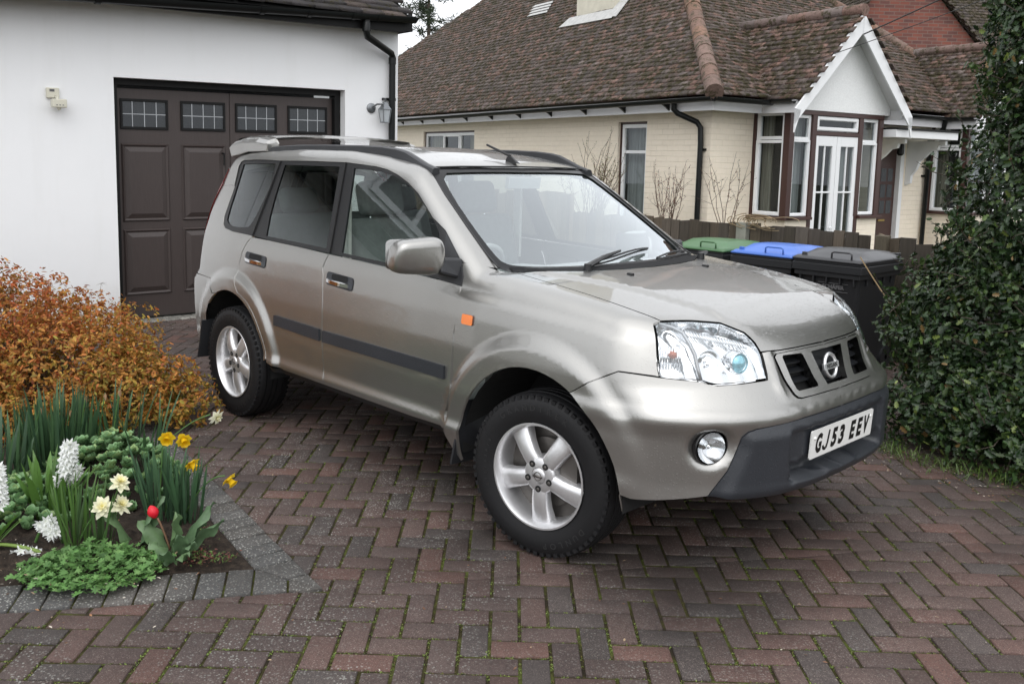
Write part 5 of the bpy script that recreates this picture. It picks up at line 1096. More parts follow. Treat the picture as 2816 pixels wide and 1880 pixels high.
# centre profile of the top: hood, windscreen, roof, tail
T_zc=_table([(-5,1.45),(-3.4,1.60),(-2.9,1.66),(-2.2,1.690),(-1.7,1.685),(-1.35,1.655),(-1.1,1.613),(-1.0,1.583),(-.25,1.129),(-.20,1.132),(0,1.116),(.25,1.088),(.5,1.053),(.69,.985),(.78,.945),(1.2,.75)],.022)
T_front=_table([(0,.70),(.28,.80),(.38,.862),(.45,.855),(.62,.860),(.70,.868),(.74,.850),(.80,.815),(.90,.775),(.98,.735),(1.1,.60),(1.3,.3)],.012)
T_rear=_table([(0,-3.40),(.3,-3.52),(.5,-3.60),(.76,-3.615),(.80,-3.60),(.84,-3.50),(1.1,-3.46),(1.3,-3.40),(1.6,-3.20),(1.8,-3.0)],.02)
def tab(T,x): return np.interp(x,T[0],T[1])
def smin(a,b,k):
    h=np.clip(.5+.5*(b-a)/k,0,1); return b*(1-h)+a*h-k*h*(1-h)
def ss(a,b,x):
    t=np.clip((x-a)/(b-a),0,1); return t*t*(3-2*t)
def flare(x,z):
    # wheel arch blisters
    o=0
    for cx,s in ((0.,1.),(-2.625,.9)):
        r=np.sqrt((x-cx)**2+(z-.33)**2)
        o=o+s*.026*(1-ss(.53,.605,r))*ss(.1,.35,z)
    return o
def ysurf(x,z):
    y=tab(T_side,z)+flare(x,z)-.012*0
    y=y-.075*np.clip((-2.5-x)/.8,0,2)**2
    y=y-.02*np.clip(x+.2,0,9)**2
    # fender shoulder: narrows forward above bumper line
    y=y-.035*ss(-.3,.7,x)*ss(.80,1.05,z)
    # shoulder ledge along the front wing
    zc=np.interp(x,[-.9,-.5,-.27,0,.26,.45],[1.055,1.048,1.045,1.030,1.010,.985]); y=y+.016*(1-ss(zc-.045,zc,z))*ss(-.75,-.35,x)*(1-ss(.30,.50,x))-.008*ss(-.75,-.35,x)
    return y
def ztop(x,y):
    ay=np.abs(y)
    cr=np.interp(x,[-1.3,-.9,-.3,0,.5,.8],[.10,.09,.075,.07,.07,.04])
    z=tab(T_zc,x)-cr*(ay/.75)**2.4
    # windscreen/hood curvature in plan: shift x by bow
    return z
def ztop2(x,y):
    ay=np.abs(y)
    bow=np.interp(x,[-1.6,-1.1,-.35,0.1],[.0,.07,.15,0.0])*(ay/.73)**2
    cr=np.interp(x,[-1.3,-1.0,-.3,0,.5,.8],[.045,.03,.005,.015,.03,.04])
    raised=0.012*(1-ss(.40,.47,ay))*ss(-.35,-.1,x)*0
    # power-dome: hood centre raised panel edges
    return tab(T_zc,x+bow)-cr*(ay/.75)**2.4 + .013*(1-ss(-.022,.012,ay-np.interp(x,[-.3,-.16,.18,.45,.59,.66],[.615,.575,.478,.445,.43,.40])))*ss(-.5,-.25,x)*(1-ss(.58,.72,x))
def xfront(y,z):
    ay=np.abs(y)
    A=np.interp(z,[.4,.7,.8,1.0],[.40,.37,.40,.40]); p=np.interp(z,[.4,.7,.8,1.0],[3.6,3.6,3.0,2.8])
    return tab(T_front,z)-A*(ay/.88)**p
def xrear(y,z):
    ay=np.abs(y); return tab(T_rear,z)+.30*(ay/.85)**3.2
def F(x,y,z):
    ay=np.abs(y)
    s=ysurf(x,z)-ay
    t=ztop2(x,y)-z
    k=np.interp(x,[-3.4,-1.2,-1.0,-.4,-.2,.4,.7],[.07,.07,.05,.05,.08,.08,.07])
    d=smin(s,t,k)
    f=xfront(y,z)-x
    d=smin(d,f,.05)
    d=smin(d,x-xrear(y,z),.08)
    d=smin(d,z-.22,.03)
    return d
def solve_y(x,z,lo=.2,hi=1.1,sgn=-1):
    x=np.asarray(x,float);z=np.asarray(z,float)
    a=np.full(x.shape,lo);b=np.full(x.shape,hi)
    for _ in range(40):
        m=(a+b)/2; i=F(x,m,z)>0; a=np.where(i,m,a); b=np.where(i,b,m)
    return sgn*(a+b)/2
def solve_z(x,y,lo=.6,hi=2.2):
    a=np.full(np.shape(x),lo);b=np.full(np.shape(x),hi)
    for _ in range(40):
        m=(a+b)/2; i=F(x,y,m)>0; a=np.where(i,m,a); b=np.where(i,b,m)
    return (a+b)/2
def solve_x(y,z,lo=-1.0,hi=1.3):
    a=np.full(np.shape(y),lo);b=np.full(np.shape(y),hi)
    for _ in range(40):
        m=(a+b)/2; i=F(m,y,z)>0; a=np.where(i,m,a); b=np.where(i,b,m)
    return (a+b)/2
def grad(x,y,z,e=2e-3):
    g=np.stack([F(x-e,y,z)-F(x+e,y,z),F(x,y-e,z)-F(x,y+e,z),F(x,y,z-e)-F(x,y,z+e)],-1)
    return g/np.maximum(np.linalg.norm(g,axis=-1,keepdims=True),1e-12)
# paint and other car materials
def mat_paint():
    mt, n, out = newmat('champagne_silver_paint'); co = pos(n); p = princ(n, (.300, .283, .250), .34, .90, 1.0)
    p.inputs['Coat Roughness'].default_value = .03; p.inputs['Coat IOR'].default_value = 1.5
    L(n, mixc(n, noise(n, co, 5, 2), (.375, .369, .352), (.397, .391, .374)), p.inputs['Base Color'])
    nb = dropbump(n, .7, 130); L(n, nb, p.inputs['Coat Normal']); L(n, dropbump(n, .25, 130), p.inputs['Normal']); L(n, p.outputs[0], out.inputs[0]); return mt
M_PAINT = mat_paint()
def mat_plastic(name, col, r=.5, dr=.5):
    mt, n, out = newmat(name); co = pos(n); p = princ(n, col, r); L(n, mixc(n, noise(n, co, 6, 4), [c*.8 for c in col], [c*1.2 for c in col]), p.inputs['Base Color'])
    nb = bump(n, noise(n, co, 700, 2), .25, .001, dropbump(n, dr, 120)) if dr else bump(n, noise(n, co, 700, 2), .25, .001)
    L(n, nb, p.inputs['Normal']); L(n, p.outputs[0], out.inputs[0]); return mt
M_TRIM = mat_plastic('black_window_trim', (.007, .007, .008), .38, .3); M_BUMP = mat_plastic('dark_grey_bumper_plastic', (.026, .029, .035), .40, .5); M_RAIL = mat_plastic('rail_plastic', (.022, .023, .026), .4, .4)
M_CHROME = simple('chrome', (.85, .86, .87), .06, 1, var=.02); M_REFL = simple('lamp_reflector', (.74, .75, .76), .10, 1, var=.03, bmp=.10, bscale=35)
M_BLACK = simple('wheel_well_black', (.006, .006, .006), .9, var=.2); M_RUB = simple('tyre_rubber', (.008, .008, .009), .60, spec=.35, var=.25, vscale=25, bmp=.3, bscale=300)
M_RUBT = simple('tyre_lettering', (.018, .018, .019), .5, var=.1)
def mat_alloy():
    mt, n, out = newmat('alloy_wheel'); p = princ(n, (.52, .52, .53), .36, .75, .6); co = pos(n); L(n, mixc(n, noise(n, co, 60, 5), (.62, .62, .63), (.74, .74, .75)), p.inputs['Base Color']); L(n, dropbump(n, .35, 160), p.inputs['Normal']); L(n, p.outputs[0], out.inputs[0]); return mt
M_ALLOY = mat_alloy(); M_DISC = simple('brake_disc', (.16, .15, .14), .45, .8, var=.3)
M_SGLASS = glassmat('side_glass', (.88, .95, .92), base=.05, drops=0); M_QGLASS = glassmat('privacy_glass', (.42, .47, .45), base=.04); M_WSGLASS = glassmat('windscreen_glass', (.90, .96, .96), base=.22); M_LENS = glassmat('lamp_lens', (.96, .97, .98), base=.03, drops=.3)
M_COWL = simple('cowl_plastic', (.012, .012, .013), .8, var=.2, spec=.2); M_FRIT = simple('windscreen_edge_black', (.010, .010, .011), .3, var=0, spec=.3)
M_SEAT = simple('grey_seat_cloth', (.21, .225, .22), .95, var=.25, vscale=30, bmp=.3, bscale=400); M_CAB = simple('cabin_grey', (.36, .37, .36), .8, var=.15); M_CABL = simple('cabin_light_trim', (.78, .78, .72), .8, var=.1)
M_AMBER = simple('amber_lens', (.85, .20, .015), .12, var=.15, coat=1); M_REDL = simple('tail_lamp_red', (.35, .008, .01), .08, var=.1, coat=1)
M_PLATE = simple('plate_white', (.80, .80, .78), .35, var=.02, coat=.4); M_INK = simple('plate_black', (.006, .006, .006), .4, var=0)
M_GRILL = mat_plastic('grille_slat_black', (.012, .013, .015), .35, 0)
M_BLUELENS = simple('projector_lens', (.22, .52, .60), .05, .5, var=.3, vscale=90, coat=1)

car = thing('car', 'silver beige four wheel drive estate car parked on the block driveway', 'car', (-1.3, 0, 0))
OF = np.array([-.35, 0, .55]); cF = np.array([.55, -.62, .25]); OC = np.array([-1.95, 0, .75]); cC = np.array([-.08, -.80, .45])
class Proj:
    def __init__(s, O, c):
        s.O = O; s.c = c/np.linalg.norm(c); s.u = np.cross(s.c, [0, 0, 1.]); s.u /= np.linalg.norm(s.u); s.v = np.cross(s.u, s.c)
    def fwd(s, P):
        d = np.atleast_2d(P)-s.O; d = d/np.linalg.norm(d, axis=1, keepdims=True); k = d @ s.c; return np.column_stack([(d @ s.u)/(1+k), (d @ s.v)/(1+k)])
    def inv(s, Q):
        r2 = (Q**2).sum(1); k = (1-r2)/(1+r2); return k[:, None]*s.c+(1+k)[:, None]*(Q[:, :1]*s.u+Q[:, 1:]*s.v)
    def root(s, d, hi=3.2):
        a = np.full(len(d), .05); b = np.full(len(d), hi)
        for _ in range(34):
            m = (a+b)/2; p = s.O+d*m[:, None]; i = F(p[:, 0], p[:, 1], p[:, 2]) > 0; a = np.where(i, m, a); b = np.where(i, b, m)
        return s.O+d*((a+b)/2)[:, None]
PF, PC_, = Proj(OF, cF), Proj(OC, cC)
OR2 = np.array([-2.2, 0, .9]); PR_ = Proj(OR2, np.array([-1., -.25, .1]))
def dens(pts, step, closed=True):
    pts = [np.array(p, float) for p in pts]; out = []; n = len(pts)
    for i in range(n if closed else n-1):
        a, b = pts[i], pts[(i+1) % n]; k = max(1, int(np.linalg.norm(b-a)/step)); out += [a+(b-a)*j/k for j in range(k)]
    if not closed: out.append(pts[-1])
    return np.array(out)
def smoothpoly(pts, corners=(), it=2):
    # Chaikin rounding except at listed corner indices
    P = [(np.array(p, float), i in corners) for i, p in enumerate(pts)]
    for _ in range(it):
        Q = []; n = len(P)
        for i in range(n):
            p, c = P[i]; a = P[i-1][0]; b = P[(i+1) % n][0]
            if c: Q.append((p, True))
            else: Q += [(p*.75+a*.25, False), (p*.75+b*.25, False)]
        P = Q
    return [p for p, _ in P]
def sd(x, z): return (x, float(solve_y(np.array([x]), np.array([z]))[0]), z)         # side point at (x,z)
def S(pts): return [sd(x, z) if len((x, z)) == 2 else None for x, z in pts]
def fr(y, z): return (float(solve_x(np.array([y]), np.array([z]))[0]), y, z)
def tp(x, y): return (x, y, float(solve_z(np.array([x]), np.array([y]))[0]))
def arch(cx, R, a0, a1, n=22): return [(cx+R*cos(radians(a)), .338+R*sin(radians(a))) for a in np.linspace(a0, a1, n)]
def patch(pr, outer, holes=(), step=.028, off=0.0, flange=.014, gap=.0022, y0=False):
    """triangulated patch of the body surface inside a 3D outline; returns V,F,N"""
    o3 = dens(outer, step); h3 = [dens(h, step) for h in holes]
    def proj_loop(p3, sgn):
        Q = pr.fwd(p3)
        if gap:
            nx = np.roll(Q, -1, 0)-np.roll(Q, 1, 0); nn = np.column_stack([-nx[:, 1], nx[:, 0]]); nn /= np.maximum(np.linalg.norm(nn, axis=1, keepdims=True), 1e-9)
            ar = .5*np.sum(Q[:, 0]*np.roll(Q[:, 1], -1)-np.roll(Q[:, 0], -1)*Q[:, 1]); dirn = (1 if ar > 0 else -1)*sgn
            lock = np.abs(p3[:, 1]) < .002
            Q = Q+nn*dirn*(gap*.5)*(~lock)[:, None]
        return Q
    Qo = proj_loop(o3, 1); Qh = [proj_loop(h, -1) for h in h3]
    allq = [Qo]+Qh; s2 = step*.55; lo, hi = Qo.min(0), Qo.max(0); gx, gy = np.meshgrid(np.arange(lo[0], hi[0], s2), np.arange(lo[1], hi[1], s2*.87), indexing='ij'); gx = gx+((np.arange(gx.shape[1]) % 2)*s2*.5)[None, :]
    Gp = np.column_stack([gx.ravel(), gy.ravel()]); ins = inpoly(Gp, Qo)
    for h in Qh: ins &= ~inpoly(Gp, h)
    Gp = Gp[ins]; Bd = np.vstack(allq)
    dm = np.full(len(Gp), 9.)
    for i in range(0, len(Bd), 200):
        if len(Gp): dm = np.minimum(dm, np.sqrt(((Gp[:, None, :]-Bd[None, i:i+200])**2).sum(2)).min(1))
    Gp = Gp[dm > s2*.55]; pts = np.vstack([Bd, Gp]); E_ = []; st = 0
    for q in allq: k = len(q); E_ += [(st+i, st+(i+1) % k) for i in range(k)]; st += k
    vs2, es2, fs2, ov, oe, of_ = delaunay_2d_cdt([Vector(p) for p in pts], E_, [], 0, 1e-7)
    Q = np.array([v[:] for v in vs2]); T = np.array([f[:] for f in fs2 if len(f) == 3]); c = Q[T].mean(1); k = inpoly(c, Qo)
    for h in Qh: k &= ~inpoly(c, h)
    T = T[k]; d = pr.inv(Q); V = pr.root(d); Nn = grad(V[:, 0], V[:, 1], V[:, 2])
    # locked centre-line points
    off_ = off(V) if callable(off) else off
    V = V+Nn*(off_[:, None] if hasattr(off_, '__len__') else off_)
    # orientation
    fn = np.cross(V[T[:, 1]]-V[T[:, 0]], V[T[:, 2]]-V[T[:, 0]]); flip = (fn*Nn[T[:, 0]]).sum(1) < 0; T[flip] = T[flip][:, ::-1]
    Fs = [T]; VV = [V]; NN = [Nn]; b = len(V)
    if flange:
        mp = {}; 
        for i, o in enumerate(ov):
            for q in o: mp[q] = i
        st = 0
        for q in allq:
            k = len(q); ids = [mp.get(st+i) for i in range(k)]; st += k; ids = [i for i in ids if i is not None]
            if abs(V[ids, 1]).max() < .002: continue
            A_ = V[ids]; Bq = A_-Nn[ids]*flange; kk = len(ids); VV += [A_, Bq]; NN += [Nn[ids], Nn[ids]]; r = np.arange(kk); Fs.append(np.column_stack([b+r, b+(r+1) % kk, b+kk+(r+1) % kk, b+kk+r])); b += 2*kk
    return np.vstack(VV), Fs, np.vstack(NN)
def mirror(V, Fs, Nn): return V*[1, -1, 1], [f[:, ::-1] for f in Fs], Nn*[1, -1, 1]
def merge(parts):
    V = []; N_ = []; Fs = []; b = 0
    for v, f, n in parts: V.append(v); N_.append(n); Fs += [x+b for x in f]; b += len(v)
    return np.vstack(V), Fs, np.vstack(N_)
def skin(name, parts, mat, parent=car, custom=True):
    V, Fs, Nn = merge(parts); o = bigmesh(name, V, Fs, mat, parent, None, True)
    if custom: o.data.normals_split_custom_set_from_vertices([tuple(n) for n in Nn])
    return o
def both(name, mat, *a, parent=car, **k):       # right part and mirrored left part as two objects
    p = patch(*a, **k); cu_ = not callable(k.get('off', 0)); r = skin(name, [p], mat, parent, cu_); l = skin(name, [mirror(*p)], mat, parent, cu_); return r, l
def centre(name, mat, *a, parent=car, **k):     # one part spanning the centre line
    p = patch(*a, **k); return skin(name, [p, mirror(*p)], mat, parent, not callable(k.get('off', 0)))
# ---- key lines (right half)
HOOD_SIDE = [(-.36, -.675), (-.20, -.690), (0, -.697), (.20, -.697), (.36, -.692), (.462, -.683)]
LAMP_TOP = [(.462, -.683, 1.030), (.522, -.567, 1.028), (.575, -.458, 1.016), (.656, -.412, .985), (.700, -.405, .950), (.723, -.402, .919)]
lip = [fr(y, .917) for y in (-.39, -.30, -.2, -.1, 0)]
hood_o = [(-.085, 0, 1.13)]+[tp(x, y) for x, y in ((-.095, -.2), (-.14, -.4), (-.22, -.55), (-.36, -.675))]+[tp(x, y) for x, y in HOOD_SIDE[1:-1]]+LAMP_TOP+lip[1:]
hood = centre('bonnet', M_PAINT, PF, hood_o, step=.026)
FG = -.512     # door/fender gap
fender_o = [sd(FG-.035, .40), sd(FG-.01, .50), sd(FG, .60), sd(FG+.002, .85), sd(FG, 1.055), sd(FG+.0, 1.10), sd(-.545, 1.158)]+[tp(-.44, -.742), tp(-.36, -.690)]+[tp(x, y) for x, y in HOOD_SIDE[:-1]]+[LAMP_TOP[0], (.452, -.715, 1.021), (.480, -.735, .960), (.515, -.765, .88), (.532, -.772, .842)]+[sd(.404, .850), sd(.30, .795)]+[sd(x, z) for x, z in arch(0, .452, 62, 187, 22)]
both('front_wing', M_PAINT, PF, fender_o, step=.015)
BL = [(.532, -.772, .840), (.580, -.715, .832), (.637, -.656, .826), (.655, -.632, .816), (.675, -.612, .812), (.720, -.52, .814), (.765, -.412, .820)]
bump_o = [sd(x, z) for x, z in arch(0, .452, -3, 62, 12)]+[sd(.30, .795), sd(.404, .850)]+BL+[(.762, -.408, .84), (.745, -.404, .88), (.726, -.400, .917)]+lip+[(.858, 0, .672)]+[fr(y, z) for y, z in ((-.15, .673), (-.3, .674), (-.45, .670), (-.540, .664), (-.568, .655), (-.585, .636), (-.600, .58), (-.622, .508), (-.655, .45), (-.678, .412))]+[(.565, -.811, .387), (.489, -.857, .382), (.455, -.88, .39)]
ofog = []
fogc = (-.677, .595)
for a in np.linspace(0, 2*pi, 26)[:-1]: ofog.append(fr(fogc[0]+.052*cos(a), fogc[1]+.060*sin(a)))
GO = [[(-.312, .897), (-.188, .893), (-.148, .768), (-.293, .768)], [(-.118, .889), (.118, .889), (.075, .769), (-.075, .769)]]
g1 = [fr(y, z) for y, z in GO[0]]; g2h = [fr(y, z) for y, z in ((0, .889), (-.118, .889), (-.078, .769), (0, .769))]
# front face with a raised shelf below the lamps; grille surround is a part of its own
GS = [(0, .905), (-.335, .905), (-.350, .895), (-.335, .82), (-.318, .760), (-.305, .748), (-.285, .744), (0, .742)]
gs3 = [fr(y, z) for y, z in GS]
def cut_bumper():
    # outline with the grille surround taken out of the centre
    o = bump_o[:]; i0 = [k for k, p in enumerate(o) if abs(p[1]) < 1e-6]; a, b = i0[0], i0[1]
    return o[:a]+[fr(0, .915), fr(0, .905)]+gs3[1:-1]+[fr(0, .742)]+o[b:]
def boff(P):   # shelf crease under the headlamps, dished fog surround, swage line
    y = np.abs(P[:, 1]); z = P[:, 2]
    o = .010*ss(.62, .70, z)*(1-ss(.70, .745, z))*ss(.25, .42, y)
    r = np.hypot((y-.677)*1.1, z-.595); o = o-.022*(1-ss(.05, .085, r))
    o = o+.012*np.exp(-((y-.372)/.018)**2)*ss(.74, .79, z)
    o = o-.004*np.exp(-((z-.702)/.004)**2)
    return o
fb = centre('front_bumper', M_PAINT, PF, cut_bumper(), holes=[ofog], step=.013, off=boff)
gsur = centre('grille_surround', M_PAINT, PF, gs3, holes=[g1], step=.016, off=.010, flange=.03) if False else None
pS = patch(PF, gs3, holes=[g1], step=.015, off=.010, flange=.035)
# centre opening is cut by leaving its half out of the patch
pS = patch(PF, [fr(0, .905)]+gs3[1:-1]+[fr(0, .742), fr(0, .765), fr(-.084, .765), fr(-.124, .892), fr(0, .892)], holes=[smoothpoly(dens(g1, .028), (), 1)], step=.012, off=.007, flange=.035, gap=.0008)
gsur = skin('grille_surround', [pS, mirror(*pS)], M_PAINT)
m_ = MB()
for sg in (-1, 1):
    pass
gb = MB(); V0 = [fr(y, z) for y, z in ((-.33, .735), (.33, .735), (.33, .91), (-.33, .91))]
nseg = 12
for k in range(nseg):
    ya, yb = -.33+.66*k/nseg, -.33+.66*(k+1)/nseg; P4 = [fr(-abs(y), z) for y, z in ((ya, .735), (yb, .735), (yb, .91), (ya, .91))]; gb.add([(P4[i][0]-.055, (ya, yb, yb, ya)[i], P4[i][2]) for i in range(4)], [(0, 1, 2, 3)])
gb.build('grille_backing', M_BLACK, car)
gm = MB()
for z_ in (.800, .835, .868):
    for k in range(nseg):
        ya, yb = -.31+.62*k/nseg, -.31+.62*(k+1)/nseg; a, b = fr(-abs(ya), z_)[0], fr(-abs(yb), z_)[0]
        if abs((ya+yb)/2) < .10: continue
        gm.add([(a-.05, ya, z_+.004), (b-.05, yb, z_+.004), (b-.016, yb, z_-.006), (a-.016, ya, z_-.006), (a-.05, ya, z_-.006), (b-.05, yb, z_-.006), (b-.016, yb, z_-.012), (a-.016, ya, z_-.012)], [(0, 1, 2, 3), (3, 2, 6, 7), (4, 5, 1, 0), (7, 6, 5, 4)])
gm.add([(fr(-.1, .9)[0]-.028, -.12, .893), (fr(-.1, .9)[0]-.028, .12, .893), (fr(-.1, .76)[0]-.028, .09, .765), (fr(-.1, .76)[0]-.028, -.09, .765)], [(0, 1, 2, 3)])
gm.build('grille_slats', M_GRILL, car)
# emblem: ring with a bar and letters
em = MB(); ec = np.array([.806, 0, .825]); en = np.array([.97, 0, .22]); en /= np.linalg.norm(en); eu = np.array([0, 1., 0]); ev_ = np.cross(en, eu)
em.tube([ec+eu*.046*cos(a)+ev_*.047*sin(a) for a in np.linspace(0, 2*pi, 40)[:-1]], .0075, 8, closed=True)
M_BADGE = simple('satin_chrome', (.86, .87, .88), .32, .85, var=.05)
emo = em.build('emblem_ring', M_BADGE, car, smooth=True)
em = MB(); bb_ = [ec+eu*a+ev_*b+en*c for c in (-.004, .007) for a, b in ((-.060, -.013), (.060, -.013), (.060, .013), (-.060, .013))]; em.add(bb_, [(0, 3, 2, 1), (4, 5, 6, 7), (0, 1, 5, 4), (1, 2, 6, 5), (2, 3, 7, 6), (3, 0, 4, 7)]); em.build('emblem_bar', M_BADGE, emo, bevel=.0015)
textobj('emblem_letters', 'NISSAN', .025, ec+en*.0078, eu, ev_, M_INK, emo, .0006, sx=1.05)
# ---- lower bumper insert
ins_o = [fr(0, .674)]+[fr(y, z) for y, z in ((-.15, .675), (-.3, .676), (-.45, .672), (-.540, .666), (-.570, .657), (-.588, .636), (-.603, .58), (-.625, .508), (-.658, .45), (-.680, .412), (-.62, .402), (-.5, .398), (-.3, .394), (0, .390))]
def ioff(P):
    y = np.abs(P[:, 1]); z = P[:, 2]; e = 1-ss(.0, 1, (y-(.47-.25*(z-.45)*0))*0)
    edge = ss(0, .05, .676-z)*ss(0, .05, (.60+.35*np.clip(.6-z, 0, 1)*.9)-y)
    o = .004+.024*edge
    rec = (1-ss(.372, .388, y))*ss(.500, .508, z)*(1-ss(.628, .642, z)); o = o-.021*rec
    slot = (1-ss(.362, .374, y))*ss(.436, .442, z)*(1-ss(.498, .505, z)); o = o-.085*slot
    o = o-.022*(1-ss(.385, .425, z))
    return o
p = patch(PF, ins_o, step=.013, off=ioff, flange=.03); skin('bumper_insert', [p, mirror(*p)], M_BUMP, car, False)
# plate
pb = MB(); po = np.array([.872, 0, .561]); pv = np.array([.06, 0, 1.]); pv /= np.linalg.norm(pv); pn = np.array([pv[2], 0, -pv[0]])
def PL(y, z, d): return po+eu*y+pv*z+pn*d
def rrect(w_, h_, r, k=5): return [(sx*(w_-r)+r*cos(a), sy*(h_-r)+r*sin(a)) for sx, sy, a0 in ((1, 1, 0), (-1, 1, pi/2), (-1, -1, pi), (1, -1, 1.5*pi)) for a in np.linspace(a0, a0+pi/2, k)]
pb.prism([PL(y, z, 0) for y, z in rrect(.262, .0565, .008)], pn*.006); plo = pb.build('number_plate', M_PLATE, car)
V_, F_ = [], []
xx = -.224
def stroke(pts, w_):
    # flat ribbon with square ends through 2D points
    pts = [np.array(p, float) for p in pts]; L_ = []; R_ = []
    for i, p in enumerate(pts):
        d = pts[min(i+1, len(pts)-1)]-pts[max(i-1, 0)]; d /= np.linalg.norm(d); nn = np.array([-d[1], d[0]]); L_.append(p+nn*w_/2); R_.append(p-nn*w_/2)
    n = len(pts); return L_+R_, [(i, i+1, n+i+1, n+i) for i in range(n-1)]
for ch_ in 'GJ53 EEV':
    if ch_ == ' ': xx += .034; continue
    Vt, Ft = textmesh(ch_, .107, .0055, .16, .76); w_ = Vt[:, 0].max()-Vt[:, 0].min(); Vt[:, 0] -= Vt[:, 0].min(); Vt[:, 1] -= (Vt[:, 1].max()+Vt[:, 1].min())/2; Vt[:, 0] *= .050/w_ if ch_ != 'J' else .042/w_
    Vt[:, 1] *= .079/(Vt[:, 1].max()-Vt[:, 1].min())
    if ch_ == 'J':
        a_ = [(.036+.0063, .0395), (.036-.002, -.012)]+[(.036-.0185+.0165*cos(t)-.0025, -.0165+.0165*sin(t)) for t in np.linspace(0, -pi, 9)]; q_, f_ = stroke(a_, .0135); Vt = np.array([(p[0], p[1], 0) for p in q_]); Ft = f_
    m_ = MB(); m_.add([PL(xx+v[0], v[1], .0068) for v in Vt], [tuple(f) for f in Ft]); m_.build('plate_character', M_INK, plo); xx += .062

m_ = MB()
for y in (-.235, .235): m_.lathe([(0, .007), (.004, .006), (.006, .001)], PL(y, .025 if y < 0 else .030, .006), pn, 12)
m_.build('screw_caps', M_PLATE, plo, smooth=True)
# ---- fog lamps
for sg in (-1, 1):
    c0 = np.array(fr(-.677, .595)); n0 = grad(*[np.array([v]) for v in c0])[0]; n0 = np.array([.90, -.42, .04]); n0 /= np.linalg.norm(n0); c1 = c0-n0*.038; f_ = [1, sg*-1, 1]
    def mr(v): return np.array(v)*[1, -sg, 1]
    m_ = MB(); m_.lathe([(-.02, .064), (.012, .064), (.016, .060), (.010, .056)], mr(c1+n0*.012), mr(n0), 28); fo = m_.build('fog_lamp', M_TRIM, car, smooth=True, auto=40)
    m_ = MB(); m_.lathe([(.026, .058), (.032, .034), (.034, .001)], mr(c1+n0*.008), mr(n0), 28); m_.build('lens', M_LENS, fo, smooth=True)
    m_ = MB(); m_.lathe([(.024, .057), (.005, .046), (-.012, .024), (-.016, .001)], mr(c1+n0*.008), mr(n0), 28); m_.build('reflector', M_REFL, fo, smooth=True)
    m_ = MB(); m_.lathe([(-.01, .012), (.012, .012), (.016, .001)], mr(c1+n0*.004), mr(n0), 12); m_.build('bulb', M_CHROME, fo, smooth=True)
